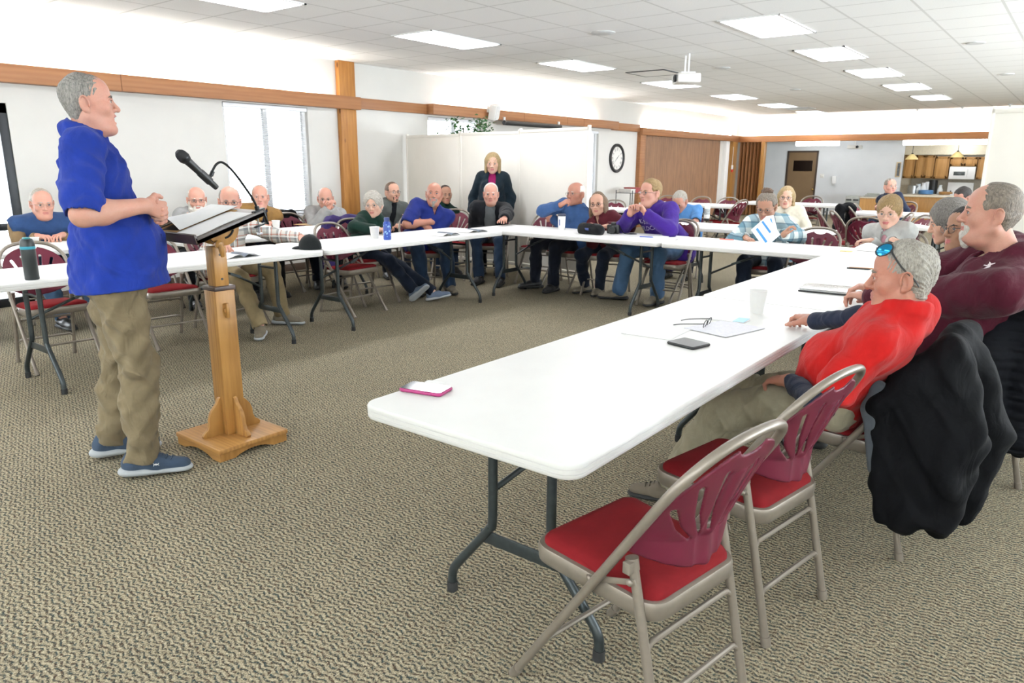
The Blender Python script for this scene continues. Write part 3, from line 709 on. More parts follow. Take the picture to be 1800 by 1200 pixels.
half = [(-.085, 0)]+[(.085*math.cos(a), -.085*math.sin(a)) for a in np.linspace(PI, 2*PI, 21)[1:-1]]+[(.085, 0)]
half = [(.088*math.cos(a), -.10*math.sin(a)) for a in np.linspace(0, PI, 22)]
for s_ in (-1, 1):
    m = MB(); m.prism(half, -.011, .011, TM @ Matrix.Rotation(R(90), 3, 'Z') @ Matrix.Rotation(R(90), 3, 'X'), tp(s_*.049+.02, .03, -.011)); dsc = m.build('tilt_disc', M['oak'], lec, bevel=.002)
    m = MB(); arc = [tp(s_*.0605+.02, .03+.058*math.cos(a), -.011-.062*math.sin(a)) for a in np.linspace(R(40), R(100), 9)]; m.tube(arc, .0055, 6); m.build('slot', M['black'], dsc)
m = MB(); m.lathe([(.0, 0), (.020, 0), (.022, .016), (.012, .026), (0, .028)], 18, (.062, -.02, 1.045), Matrix.Rotation(R(90), 3, 'Y')); m.tube([(.082, -.02, 1.045), (.086, -.018, 1.02), (.082, -.012, .985)], [.012, .014, .009], 10, smooth=3); m.build('tilt_knob', M['oak'], lec)
# papers on the tray
wtp = lambda x, y, z: Vector((LXc, LYc, 0)) + tp(x, y, z)
def sheet(name, fn, m_, lab, cat='paper', nu=10, nv=10, group=None, th=.0012):
    b = MB(); P = [[fn(i/nu, j/nv) for j in range(nv+1)] for i in range(nu+1)]
    b.grid(lambda u, v: P[round(u*nu)][round(v*nv)], nu, nv); b.grid(lambda u, v: P[round(u*nu)][round(v*nv)]-Vector((0, 0, th)), nu, nv); o = b.build(name, m_, None, smooth=60); tag(o, lab, cat, group); return o
m = MB(); m.box(wtp(-.085, .0, .0165), (.235, .32, .004), TM); o = m.build('folder', plain('manila', '#b08a52', .7), None); tag(o, 'open manila folder lying on the lectern tray under the pages', 'folder')
sheet('paper_sheet', lambda u, v: wtp(-.01+.215*u, -.165+.30*v, .0185+.006*math.sin(PI*v)*u), M['paper'], 'white printed page on the right side of the lectern tray')
sheet('paper_sheet', lambda u, v: wtp(-.20+.20*u-.05*(1-u)*v, -.14+.33*v, .021+.055*(1-v)**1.2*(math.sin(PI*min(1, u*1.0)))+.006), M['paper'], 'white page curling up on the left side of the lectern tray', nu=14, nv=12)
m = MB(); m.box(wtp(-.12, -.01, .0197), (.12, .26, .002), TM @ Matrix.Rotation(R(8), 3, 'Z')); tag(m.build('notepad', M['black'], None), 'black notebook under the curling page on the lectern', 'notebook')  # thin black sheet filling the gap below the curling page
# gooseneck microphone clamped to the tray
X0 = -3.165
gm = empty('gooseneck_stand', 'black gooseneck clamped on the lectern tray corner holding the microphone', 'microphone stand', tuple(atx(454, 372, X0)))
go = Vector(gm.location); ap = lambda x, y, X=X0: atx(x, y, X)-go
m = MB(); m.tube([ap(453, 369), ap(446, 352), ap(432, 331), ap(416, 309), ap(403, 294), ap(394, 287), ap(387, 285), ap(380, 289), ap(375, 297), ap(371, 306)], .0055, 10, smooth=5); m.build('gooseneck', M['blackm'], gm)
m = MB(); m.tube([ap(453, 372), ap(451, 362)], .011, 14); m.tube([ap(374, 301), ap(371, 309)], .009, 12); m.build('end_collar', M['blackm'], gm)
m = MB(); c0 = ap(454, 371); m.box(c0+Vector((0, .0, .004)), (.03, .06, .008), TM); m.box(c0+Vector((0, .035, -.03)), (.022, .008, .075), TM); m.box(c0+Vector((0, .005, -.068)), (.022, .065, .007), TM); m.build('clamp', M['blackm'], gm, bevel=.002)
m = MB(); m.tube([c0+Vector((0, -.005, -.012)), c0+Vector((0, -.003, -.105))], .004, 8); m.box(c0+Vector((0, -.003, -.108)), (.006, .034, .008)); m.build('clamp_screw', M['chrome'], gm)
a, b_ = ap(319, 273), ap(381, 330); ax_ = (b_-a).normalized(); pf = lambda t: a+(b_-a)*t
mic = empty('microphone', 'black handheld microphone in the gooseneck clip pointing at the speaker', 'microphone', tuple(go+a)); sh = lambda P: [p-a for p in P]
q = ax_.to_track_quat('Z', 'Y').to_matrix(); L = (b_-a).length
m = MB(); m.lathe([(0, -.026), (.012, -.024), (.021, -.014), (.0255, 0), (.0255, .016), (.022, .030), (.019, .034)], 24, (0, 0, 0), q); m.build('grille', plain('mic_grille', '#1b1c1e', .6, .4, var=.2, scale=900, bump=.8, bscale=900), mic)
m = MB(); m.lathe([(.0265, .010), (.0268, .014), (.0265, .018)], 24, (0, 0, 0), q, caps=False); m.build('grille_band', M['blackm'], mic)
m = MB(); m.lathe([(.019, .034), (.0175, .05), (.0155, .12), (.0135, L-.01), (.012, L), (0, L)], 24, (0, 0, 0), q); m.build('handle', M['black'], mic)
cl = go+a+ax_*(L*.66); e_ = MB(); e_.lathe([(.0165, -.03), (.0185, -.03), (.0185, .03), (.0165, .03)], 20, (0, 0, 0), q, caps=False); e_.tube([(0, 0, 0), (go+ap(371, 309))-cl], .008, 8); o = e_.build('clip', M['black'], gm, tuple(cl-go))

# ---------------------------------------------------------------- portable partitions
part_pts = [(-8.33, 8.07, 1.84), (-7.06, 7.88, 1.852), (-6.03, 7.91, 1.862), (-4.78, 7.64, 1.88)]
def partition(pts, lab):
    e = empty('room_partition', lab, 'partition', (pts[0][0], pts[0][1], 0)); o0 = Vector((pts[0][0], pts[0][1], 0))
    for a_, c_ in zip(pts, pts[1:]):
        A_, C_ = Vector((a_[0], a_[1], 0))-o0, Vector((c_[0], c_[1], 0))-o0; d = (C_-A_); L_ = d.length; d.normalize(); n_ = Vector((d.y, -d.x, 0)); h = (a_[2]+c_[2])/2
        rm = Matrix((d, -n_, Vector((0, 0, 1)))).transposed(); mid = (A_+C_)/2
        m = MB(); m.box(mid+Vector((0, 0, (h+.10)/2)), (L_-.012, .03, h-.16), rm); p_ = m.build('panel', M['cream'], e, bevel=.003)
        m = MB()
        for zz in (h-.02, .10): m.box(mid+Vector((0, 0, zz)), (L_-.004, .044, .04), rm)
        for t_ in (-1, 1): m.box(mid+d*t_*(L_/2-.014)+Vector((0, 0, (h+.08)/2)), (.024, .044, h-.04), rm)
        m.build('panel_frame', M['cream'], p_, bevel=.004)
        m = MB(); m.box(mid+d*(-L_/2+.05)+Vector((0, 0, .04)), (.04, .40, .03), rm); m.tube([mid+d*(-L_/2+.05)+Vector((0, 0, .05)), mid+d*(-L_/2+.05)+Vector((0, 0, .12))], .014, 8); m.build('foot', M['legmetal'], e)
    return e
partition(part_pts, 'three section cream folding partition behind the standing blond woman')
pr_ = aty(1745, 191, 7.6); partition([(pr_.x, 7.6, pr_.z), (pr_.x+1.1, 7.52, pr_.z), (pr_.x+2.2, 7.6, pr_.z)], 'cream folding partition at the right edge behind the man in maroon')
# ---------------------------------------------------------------- potted ficus in the corner behind the partition
pl = empty('potted_ficus', 'leafy green potted ficus rising behind the left end of the cream partition', 'plant', (-7.74, 8.74, 0))
m = MB(); m.lathe([(.0, 0), (.14, 0), (.17, .12), (.19, .30), (.20, .33), (.18, .33), (.17, .29), (0, .29)], 24); m.build('pot', plain('clay_pot', '#6d4a36', .7), pl)
m = MB(); rng = random.Random(4); m.tube([(0, 0, .28), (.02, .01, .8), (-.02, .03, 1.3), (.02, .0, 1.75)], [.02, .012], 8, smooth=4)
tips = []
for i in range(16):
    a_ = i*2.4; rr = rng.uniform(.12, .34); tipv = Vector((rr*math.cos(a_), rr*math.sin(a_)*.9, rng.uniform(1.75, 2.10))); tips.append(tipv); m.tube([(0, 0, 1.35+.03*i), tipv*.5+Vector((0, 0, .95)), tipv], [.008, .003], 5, smooth=3)
tips.append(Vector((-.34, -.38, 1.70))); tips.append(Vector((-.36, -.36, 1.60)))
m.build('trunk', plain('bark', '#5d4a38', .8), pl)
m = MB()
for tv in tips:
    for j in range(26):
        c_ = tv+Vector((rng.gauss(0, .085), rng.gauss(0, .085), rng.gauss(-.02, .055))); L_ = rng.uniform(.055, .085); rm = Euler((rng.uniform(-.9, .9), rng.uniform(-.5, .9), rng.uniform(0, 6.3))).to_matrix()
        vs_ = [c_+rm @ Vector(v) for v in ((0, 0, 0), (.018, L_*.35, .006), (.012, L_*.75, .004), (0, L_, -.006), (-.012, L_*.75, .004), (-.018, L_*.35, .006), (0, L_*.5, -.002))]
        m.add(vs_, [(0, 1, 6), (1, 2, 6), (2, 3, 6), (3, 4, 6), (4, 5, 6), (5, 0, 6)])
m.build('foliage', plain('ficus_leaf', '#2f5a2c', .45, var=.3, scale=20), pl, smooth=0)
# ---------------------------------------------------------------- wall clock, loudspeaker, screen case, projector, cart
cc = (atx(1084.5, 278, WX+.02)); cr = .315
ck_ = empty('wall_clock', 'round white wall clock with a thick black frame and Roman numerals', 'clock', (WX+.001, cc.y, cc.z)); Q = Matrix.Rotation(R(90), 3, 'Y')
m = MB(); m.lathe([(0, .0), (cr, .0), (cr, .03), (cr*.95, .05), (cr*.84, .045), (cr*.78, .02), (0, .02)], 48, (0, 0, 0), Q); m.build('frame', M['black'], ck_)
m = MB(); m.lathe([(0, .021), (cr*.785, .021), (0, .022)], 48, (0, 0, 0), Q); dial = m.build('dial', plain('clock_dial', '#e9e7e1', .5, var=.03), ck_)
NUM = ['XII', 'I', 'II', 'III', 'IIII', 'V', 'VI', 'VII', 'VIII', 'IX', 'X', 'XI']
def text_mesh(txt, size):
    cu = bpy.data.curves.new('lettering', 'FONT'); cu.body = txt; cu.size = size; cu.align_x = 'CENTER'; cu.align_y = 'CENTER'; cu.resolution_u = 2
    o = bpy.data.objects.new('lettering', cu); COL.objects.link(o); dg = bpy.context.evaluated_depsgraph_get(); me = o.evaluated_get(dg).to_mesh()
    vs_ = [v.co.copy() for v in me.vertices]; fs_ = [tuple(p.vertices) for p in me.polygons]; o.evaluated_get(dg).to_mesh_clear(); bpy.data.objects.remove(o); bpy.data.curves.remove(cu); return vs_, fs_
m = MB()
for i, t_ in enumerate(NUM):
    a_ = R(90-30*i); vs_, fs_ = text_mesh(t_, .085); rz = Matrix.Rotation(a_-R(90), 3, 'Z')
    # face seen from +X: text x -> +Y, text y -> +Z
    out = []
    for v in vs_: w_ = rz @ Vector((v.x*.75, v.y*1.25, 0)) + Vector((math.cos(a_)*cr*.62, math.sin(a_)*cr*.62, 0)); out.append((.0235, w_.x, w_.y))
    m.add(out, fs_)
m.build('numerals', M['black'], dial, smooth=0)
m = MB()
for a_, L_, w_ in ((R(90-52), .11, .010), (R(90-232), .16, .007)): d_ = Vector((0, math.cos(a_), math.sin(a_))); n_ = Vector((0, -d_.z, d_.y))*w_; m.add([Vector((.025, 0, 0))-n_-d_*.02, Vector((.025, 0, 0))+n_-d_*.02, Vector((.025, 0, 0))+d_*L_+n_*.3, Vector((.025, 0, 0))+d_*L_-n_*.3], [(0, 1, 2, 3)])
m.build('hands', M['black'], dial, smooth=0)
p = atx(868, 197, WX+.32); sp_ = empty('loudspeaker', 'small white loudspeaker bracketed on the boxed wood beam above the partition', 'speaker', (WX+.20, p.y, p.z))
m = MB(); rm = Euler((R(10), R(16), R(14))).to_matrix(); m.box((.13, 0, 0), (.13, .16, .25), rm); m.build('cabinet', M['white'], sp_, bevel=.015)
m = MB(); m.box((.198, 0.016, -.012), (.006, .13, .21), rm); m.build('grille', plain('speaker_grille', '#dededc', .7), sp_)
m = MB(); m.tube([(0, 0, .05), (.07, 0, .02)], .014, 8); m.box((.004, 0, .05), (.008, .08, .10)); m.build('bracket', M['white'], sp_)
a, b_ = atx(886, 215, WX+.25), atx(985, 222, WX+.25); sc_ = empty('projection_screen', 'black rolled projection screen case under the boxed beam above the partition', 'screen', (WX+.25, (a.y+b_.y)/2, a.z-.005))
L_ = b_.y-a.y; m = MB(); m.tube([(0, -L_/2, 0), (0, L_/2, 0)], .042, 16); m.build('case', M['black'], sc_)
m = MB()
for s_ in (-1, 1): m.box((-.02, s_*(L_/2-.03), .055), (.03, .03, .08)); 
m.build('hanger', M['white'], sc_)
pj = atd(1206, 139, 9.3); pe = empty('projector', 'white projector hanging from the ceiling between the light panels', 'projector', (pj.x, pj.y, pj.z), R(-52))
m = MB(); m.box((0, 0, 0), (.36, .30, .115)); m.build('body', plain('projector_white', '#e6e4df', .45), pe, bevel=.022, seg=3)
m = MB(); m.lathe([(0, 0), (.045, 0), (.045, .03), (.035, .03), (.03, .012), (0, .012)], 20, (.09, -.145, .0), Matrix.Rotation(R(90), 3, 'X')); m.build('lens', M['black'], pe)
m = MB(); m.box((.06, -.152, 0), (.22, .012, .075)); m.build('front_panel', plain('dark_panel', '#24282a', .4), pe, bevel=.004)
m = MB(); hz = CZ-pj.z
for x in (-.10, .10): m.tube([(x, 0, .05), (x, 0, hz)], .012, 10)
m.box((0, 0, .068), (.24, .18, .02)); m.build('mount', M['white'], pe)
p = atz(1150, 128, CZ); m = MB(); m.box((0, 0, -.005), (.60, .60, .010)); fr_ = m.build('ceiling_hatch', M['white'], None, p, smooth=0); tag(fr_, 'square hatch panel with a dark edge in the ceiling left of the projector', 'hatch')
m = MB()
for s_ in (-1, 1): m.box((s_*.31, 0, -.006), (.02, .64, .012)); m.box((0, s_*.31, -.006), (.64, .02, .012))
m.build('hatch_gap', plain('hatch_gap', '#4a4c4d', .8), fr_, smooth=0)
p = aty(1110, 372, 13.2); cart = empty('wire_cart', 'small black wire cart holding boxes under the wall clock', 'cart', (-7.95, 13.6, 0), 0)
t0 = atx(1110, 337, -7.95); cart.location = (-7.95, t0.y, 0); ct = t0.z-.02; m = MB()
for x in (-.2, .2):
    for y in (-.32, .32): m = MB(); m.tube([(x, y, 0), (x, y, ct+.06)], .010, 6); m.build('post', M['blackm'], cart)
for z in (ct, ct-.35, .15):
    m = MB()
    for i in range(9): m.tube([(-.2+.05*i, -.32, z), (-.2+.05*i, .32, z)], .004, 5)
    for y in (-.32, 0, .32): m.tube([(-.2, y, z), (.2, y, z)], .006, 5)
    m.build('shelf', M['blackm'], cart)
for i, (y, w_, h_, c_) in enumerate(((-.2, .2, .07, '#d9d6d0'), (.03, .22, .10, '#8f3b3b'), (.22, .16, .06, '#cfd3d6'))):
    m = MB(); m.box((0, 0, h_/2), (.3, w_, h_)); m.box((0, 0, h_+.006), (.31, w_+.01, .012)); o = m.build('storage_box', plain('cart_box_%d' % i, c_, .6), None, (-7.95, t0.y+y, ct+.005), bevel=.004); tag(o, ['pale storage box on the wire cart, left', 'dark red storage box in the middle of the wire cart', 'pale blue grey storage box on the wire cart, right'][i], 'box')
# ---------------------------------------------------------------- kitchen beyond the far wall
KB = 26.2
def kx(px, Y): return aty(px, 300, Y).x
def kz(px, py, Y): return aty(px, py, Y).z
Yc = KB-.35
def cabinet(px0, px1, py0, py1, lab, doors=2, name='wall_cabinet'):
    x0, x1 = kx(px0, Yc), kx(px1, Yc); z1, z0 = kz(px0, py0, Yc), kz(px0, py1, Yc)
    e = empty(name, lab, 'cabinet', ((x0+x1)/2, Yc, z0), 0, 'oak kitchen cabinets'); w_ = x1-x0; h_ = z1-z0
    m = MB(); m.box((0, .17, h_/2), (w_-.004, .33, h_)); m.build('carcass', M['kitchen'], e, bevel=.003)
    for i in range(doors):
        dw = w_/doors; cx = -w_/2+dw*(i+.5)
        m = MB(); m.box((cx, -.008, h_/2), (dw-.02, .018, h_-.02)); d_ = m.build('door', M['kitchen'], e, bevel=.004)
        m = MB(); fw = .05
        for s_ in (-1, 1): m.box((cx+s_*(dw/2-.01-fw/2), -.020, h_/2), (fw, .010, h_-.02)); m.box((cx, -.020, h_/2+s_*(h_/2-.01-fw/2)), (dw-.02, .010, fw))
        m.build('door_rail', M['oak'], d_, smooth=0)
        m = MB(); m.lathe([(0, 0), (.012, 0), (.015, .02), (0, .024)], 10, (cx+(dw/2-.05)*(1 if i % 2 == 0 else -1), -.025, .08), Matrix.Rotation(R(90), 3, 'X')); m.build('knob', plain('bronze', '#4b3622', .4, .6), d_)
    return e
cabinet(1588, 1607, 271, 313, 'tall darker oak wall cabinet at the left end of the kitchen', 1); cabinet(1608, 1641, 273, 313, 'oak wall cabinet with two doors left of centre in the kitchen', 2); cabinet(1642, 1667, 275, 314, 'oak wall cabinet just left of the white microwave', 1)
cabinet(1668, 1716, 276, 292, 'short oak wall cabinet above the white microwave', 2); cabinet(1717, 1734, 276, 315, 'narrow oak wall cabinet right of the white microwave', 1)
x0, x1 = kx(1588, KB-.02), kx(1760, KB-.02); b = MB(); b.box2((x0, KB-.38, kz(1600, 272, Yc)), (x1, KB+.1, 2.3)); struct('trim_12', b, plain('kitchen_soffit', '#e6dcc4', .7))
x0, x1 = kx(1669, Yc), kx(1715, Yc); z0, z1 = kz(1690, 315, Yc), kz(1690, 293, Yc); e = empty('microwave', 'white over the range microwave among the oak kitchen cabinets', 'microwave', ((x0+x1)/2, Yc-.02, z0)); w_, h_ = x1-x0, z1-z0
m = MB(); m.box((0, .17, h_/2), (w_, .38, h_)); m.build('body', M['white'], e, bevel=.012)
m = MB(); m.box((-w_*.10, -.024, h_*.46), (w_*.44, .008, h_*.30)); m.build('window', plain('microwave_window', '#4c5150', .25), e, bevel=.003)
m = MB(); m.tube([(w_*.2, -.045, h_*.18), (w_*.2, -.045, h_*.82)], .012, 8); m.build('handle', M['white'], e)
# back counter with its clutter
x0, x1 = kx(1590, KB-.6)+.12, kx(1760, KB-.6); cz = kz(1640, 341, KB-.5); e = empty('kitchen_counter', 'oak kitchen base units with a pale counter along the back wall', 'counter', ((x0+x1)/2, KB-.3, 0)); w_ = x1-x0
m = MB(); m.box((0, 0, cz/2-.02), (w_, .56, cz-.04)); m.build('base_units', M['kitchen'], e, smooth=0)
m = MB(); m.box((0, -.01, cz-.02), (w_+.02, .62, .04)); m.build('worktop', plain('pale_worktop', '#c9c2b4', .4), e, bevel=.006)
b = MB(); b.box2((x0, KB-.01, cz), (x1, KB+.09, kz(1640, 314, KB))); struct('trim_13', b, plain('backsplash_tile', '#9d9484', .4, var=.1, scale=14))
def clutter(px, py0, py1, wpx, prof, mat_, lab, cat, name, Y=KB-.35, n=18):
    p = aty(px, py0, Y); z = cz; h_ = max(.05, aty(px, py1, Y).z-z); r_ = wpx/2*(Y*1.0)/CAM_F*1.0; m = MB(); m.lathe([(a_*r_, c_*h_) for a_, c_ in prof], n); o = m.build(name, mat_, None, (p.x, Y, z)); tag(o, lab, cat); return o
jug = [(0, 0), (.85, 0), (1, .1), (.95, .5), (.6, .75), (.55, .9), (.65, 1), (.5, 1), (0, .95)]; roll = [(0, 0), (1, 0), (1, .02), (.98, .98), (.3, 1), (0, 1)]; box_ = [(0, 0), (1, 0), (1, .9), (.85, 1), (0, 1)]
WG = plain('kitchen_glass', '#dfe5e6', .15); SV = plain('steel', '#b5b9ba', .3, .8); BLU = plain('kitchen_blue', '#5f93c9', .5)
clutter(1604, 341, 325, 16, box_, SV, 'grey metal container at the left end of the kitchen counter', 'container', 'metal_canister'); clutter(1612, 341, 323, 12, jug, WG, 'clear pitcher on the kitchen counter beside the metal container', 'pitcher', 'pitcher')
clutter(1622, 341, 321, 10, jug, M['white'], 'white jug on the kitchen counter left of the paper roll', 'jug', 'jug'); clutter(1629, 341, 319, 7, roll, M['paper'], 'upright white paper towel roll on the kitchen counter', 'paper roll', 'paper_towel_roll')
clutter(1638, 341, 316, 12, box_, M['black'], 'black coffee maker on the kitchen counter', 'coffee maker', 'coffee_maker'); clutter(1627, 341, 334, 20, box_, BLU, 'low blue tub at the front of the kitchen counter', 'tub', 'tub', KB-.55); clutter(1651, 341, 325, 8, jug, WG, 'small clear jar right of the coffee maker', 'jar', 'jar')
clutter(1662, 341, 337, 18, box_, M['kitchen'], 'low wooden tray on the kitchen counter', 'tray', 'wooden_tray', KB-.55)
x0, x1 = kx(1668, Yc), kx(1714, Yc); z1 = kz(1690, 321, Yc); e = empty('stove', 'white kitchen stove with a raised back panel below the microwave', 'stove', ((x0+x1)/2, KB-.34, 0)); w_ = x1-x0
m = MB(); m.box((0, -.28, cz/2+.01), (w_, .10, cz+.02)); m.build('front', M['white'], e, bevel=.006)
m = MB(); m.box((0, .22, (cz+z1)/2), (w_, .08, z1-cz)); m.build('back_panel', M['white'], e, bevel=.01)
m = MB(); m.box((0, 0, cz+.010), (w_, .62, .02)); m.build('cooktop', M['white'], e, bevel=.004)
for i in range(4): m = MB(); m.tube([(-.24+.16*i, .175, cz+.09), (-.24+.16*i, .165, cz+.09)], .02, 10); m.build('knob', M['black'], e)
# serving bar in front
Yb = 21.9; x0, x1 = kx(1556, Yb), kx(1800, Yb); bz = kz(1640, 344, Yb); e = empty('serving_bar', 'oak serving bar with a pale top in front of the kitchen opening', 'bar', ((x0+x1)/2, Yb+.25, 0)); w_ = x1-x0
m = MB(); m.box((0, 0, bz/2-.02), (w_, .45, bz-.04)); m.build('front_panel', M['kitchen'], e, smooth=0)
m = MB(); m.box((0, -.02, bz-.02), (w_+.06, .56, .04)); m.build('bar_top', plain('bar_top', '#d8cdb6', .35), e, bevel=.006)
m = MB()
for i in range(7): m.box((-w_/2+w_*(i+.5)/7, -.23, bz*.48), (w_/7-.06, .012, bz*.72))
m.build('raised_panels', M['oak'], e, bevel=.003)
x0, x1 = kx(1491, Yb), kx(1516, Yb); z1 = kz(1503, 345, Yb); e = empty('filing_cabinet', 'low grey metal cabinet by the far wall next to the serving bar', 'cabinet', ((x0+x1)/2, Yb+.3, 0)); w_ = x1-x0
m = MB(); m.box((0, 0, z1/2), (w_, .5, z1)); m.build('body', plain('grey_cabinet', '#9ea09a', .45, .2), e, bevel=.006)
for i in (-1, 1): m = MB(); m.box((i*w_/4, -.256, z1-.12), (w_/2-.04, .014, .18)); d_ = m.build('drawer', plain('grey_cabinet', '#9ea09a', .45, .2), e, bevel=.004); m = MB(); m.box((i*w_/4, -.268, z1-.10), (.14, .012, .04)); m.build('handle', M['black'], d_)
x0, x1 = kx(1517, Yb), kx(1556, Yb); e = empty('side_counter', 'low oak side counter with papers left of the serving bar', 'counter', ((x0+x1)/2, Yb+.28, 0)); w_ = x1-x0; sz = kz(1535, 347, Yb)
m = MB(); m.box((0, 0, sz/2-.015), (w_, .48, sz-.03)); m.build('base', M['kitchen'], e, smooth=0)
m = MB(); m.box((0, 0, sz-.012), (w_+.03, .52, .03)); m.build('worktop', plain('bar_top', '#d8cdb6', .35), e, bevel=.005)
m = MB()
for i in range(3): m.box((0, 0, .02+.035*i), (.42-.05*i, .28, .03), Matrix.Rotation(.1*i, 3, 'Z'))
o = m.build('tray_stack', plain('grey_cabinet', '#9ea09a', .45, .2), None, ((x0+x1)/2, Yb+.25, sz+.003), bevel=.004); tag(o, 'stack of grey trays on the side counter left of the seated far man', 'trays')
# pendants, ceiling lights, small wall things
for px, py, l in ((1603, 277, 'cream shaded pendant lamp at the left of the kitchen opening'), (1683, 273, 'cream shaded pendant lamp in front of the kitchen cabinets')):
    Yp = 23.2; p = aty(px, py, Yp); e = empty('pendant_lamp', l, 'lamp', (p.x, Yp, p.z), 0, 'pendant lamps at the bar')
    m = MB(); m.lathe([(.02, .10), (.06, .08), (.15, -.02), (.17, -.05), (.16, -.05), (.05, .07)], 20, caps=False); m.build('shade', plain('lamp_shade', '#d8c184', .5), e)
    m = MB(); m.tube([(0, 0, .09), (0, 0, 2.3-p.z)], .007, 6); m.build('cord', M['black'], e); m = MB(); m.lathe([(0, .13), (.03, .12), (.03, .09), (0, .085)], 12); m.build('cap', M['black'], e)
for px, py, l in ((1664, 256, 'oval glowing kitchen ceiling light, upper of two'), (1692, 261, 'oval glowing kitchen ceiling light, lower of two')):
    Yp = 24.6 if py < 258 else 25.3; p = aty(px, py, Yp); m = MB(); m.lathe([(0, -.04), (.22, -.035), (.27, 0), (.25, .03), (0, .04)], 24); o = m.build('ceiling_lamp', M['farlamp'], None, (p.x, Yp, 2.26)); tag(o, l, 'ceiling lamp', 'oval kitchen lights')
p = aty(1503, 257, 22.6); e = empty('small_projector', 'pale projector hanging from the lower ceiling right of the brown door', 'projector', (p.x, 22.6, p.z-.02)); m = MB(); m.box((0, 0, 0), (.36, .28, .10)); m.build('body', plain('projector_white', '#e6e4df', .45), e, bevel=.02); m = MB(); m.tube([(0, 0, .04), (0, 0, 2.3-e.location.z)], .02, 8); m.build('mount', M['white'], e); m = MB(); m.lathe([(0, 0), (.04, 0), (.035, .03), (0, .03)], 14, (.09, -.14, 0), Matrix.Rotation(R(90), 3, 'X')); m.build('lens', M['black'], e)
p = aty(1467, 317, BY); e = empty('soap_dispenser', 'white hand sanitiser dispenser on the far wall right of the brown door', 'dispenser', (p.x, BY-.05, p.z)); m = MB(); m.box((0, 0, .02), (.13, .10, .22)); m.build('housing', M['white'], e, bevel=.02); m = MB(); m.box((0, -.01, -.11), (.10, .07, .06)); m.build('nozzle', plain('vent_grey', '#cfd0cf', .6), e, bevel=.01)
p = aty(1445, 309, BY); m = MB(); m.box((0, 0, 0), (.11, .012, .12)); 
for s_ in (-1, 1): m.box((s_*.025, -.010, 0), (.02, .012, .035))
tag(m.build('light_switch', plain('switch_plate', '#e6e4de', .5), None, (p.x, BY-.007, p.z), bevel=.002), 'pale double light switch plate beside the brown door', 'switch')
p = aty(1579, 298, BY); e = empty('picture_frame', 'narrow framed picture on the wall strip left of the kitchen opening', 'picture', (p.x, BY-.015, p.z)); m = MB(); m.box((0, 0, 0), (.12, .02, .42)); m.build('frame', plain('pic_frame', '#c5b08c', .5), e, bevel=.004); m = MB(); m.box((.008, -.012, 0), (.07, .004, .36)); m.build('print', plain('pic_print', '#5b5e60', .6, var=.5, scale=18), e, smooth=0)
L = bpy.data.lights
# ---------------------------------------------------------------- people: one continuous skin mesh each, clothes and hair as children
V3 = lambda *a: np.array(a, float)
def unit(v): v = np.asarray(v, float); return v/max(1e-9, np.linalg.norm(v))
def rot(axis, a):
    return np.array(Matrix.Rotation(a, 3, Vector(axis)))
def frame(fwd, up=(0, 0, 1)):
    f = unit(fwd); r = unit(np.cross(f, up)); return np.stack([r, f, np.cross(r, f)], 1)      # columns: right, forward, up
def ik(a, b, l1, l2, pole):
    d = b-a; L = np.linalg.norm(d); mx = (l1+l2)*.998
    if L > mx: b = a+d*mx/L; d = b-a; L = mx
    L = max(L, abs(l1-l2)*1.02+.01); x = (l1*l1-l2*l2+L*L)/(2*L); h = math.sqrt(max(0, l1*l1-x*x)); u = unit(d)
    p = np.asarray(pole, float); p = unit(p-u*(p@u)); return a+u*x+p*h, b
def skin_mat(name, color, red=.5):
    m, t, b, co = base(name, color, .48, 0, .35); c = lin(color)
    n = t.noise(co, 12, 4, .6); col = t.ramp(n, [(.38, tuple(c)), (.68, (min(1, c[0]*1.03), c[1]*(1-.18*red), c[2]*(1-.18*red)))])
    f = t.noise(co, 160, 3, .6); col = t.mix(.25, col, t.ramp(f, [(.3, tuple(x*.8 for x in c)), (.7, tuple(min(1, x*1.1) for x in c))])); t.link(col, b.inputs['Base Color'])
    b.inputs['Subsurface Weight'].default_value = .12; b.inputs['Subsurface Radius'].default_value = (.012, .005, .003); b.inputs['Subsurface Scale'].default_value = 1
    t.link(t.bump(t.noise(co, 240, 3), .18, .002), b.inputs['Normal']); return m
SKIN = {k: skin_mat('skin_'+k, c, r) for k, c, r in (('fair', '#c39983', .45), ('pink', '#c0917f', .55), ('tan', '#a8806a', .45), ('ruddy', '#ad7b68', .6), ('brown', '#946e57', .35), ('pale', '#c9a38f', .4))}
LIPS = plain('lips', '#a9685e', .45, var=.05); LIPS_RED = plain('lips_red', '#a55a58', .4, var=.05)
EYEW = plain('eye_white', '#bdb3aa', .2, var=0); IRIS = plain('iris', '#4b5a66', .2, var=.1); PUPIL = plain('pupil', '#0c0b0b', .1, var=0)
MOUTH = plain('mouth_inside', '#4a1d1b', .5, var=.05)
def hair_mat(name, c1, c2):
    m, t, b, co = base(name, c1, .55, 0, .35)
    n = t.noise(t.mapping(co, (60, 60, 14)), 2.4, 4, .65); n2 = t.noise(t.mapping(co, (160, 160, 40)), 2.0, 2, .6)
    col = t.ramp(t.math('ADD', t.math('MULTIPLY', n, .6), t.math('MULTIPLY', n2, .4)), [(.34, lin(c2)), (.62, lin(c1))]); t.link(col, b.inputs['Base Color'])
    t.link(t.bump(t.math('ADD', n, n2), .8, .005), b.inputs['Normal']); return m
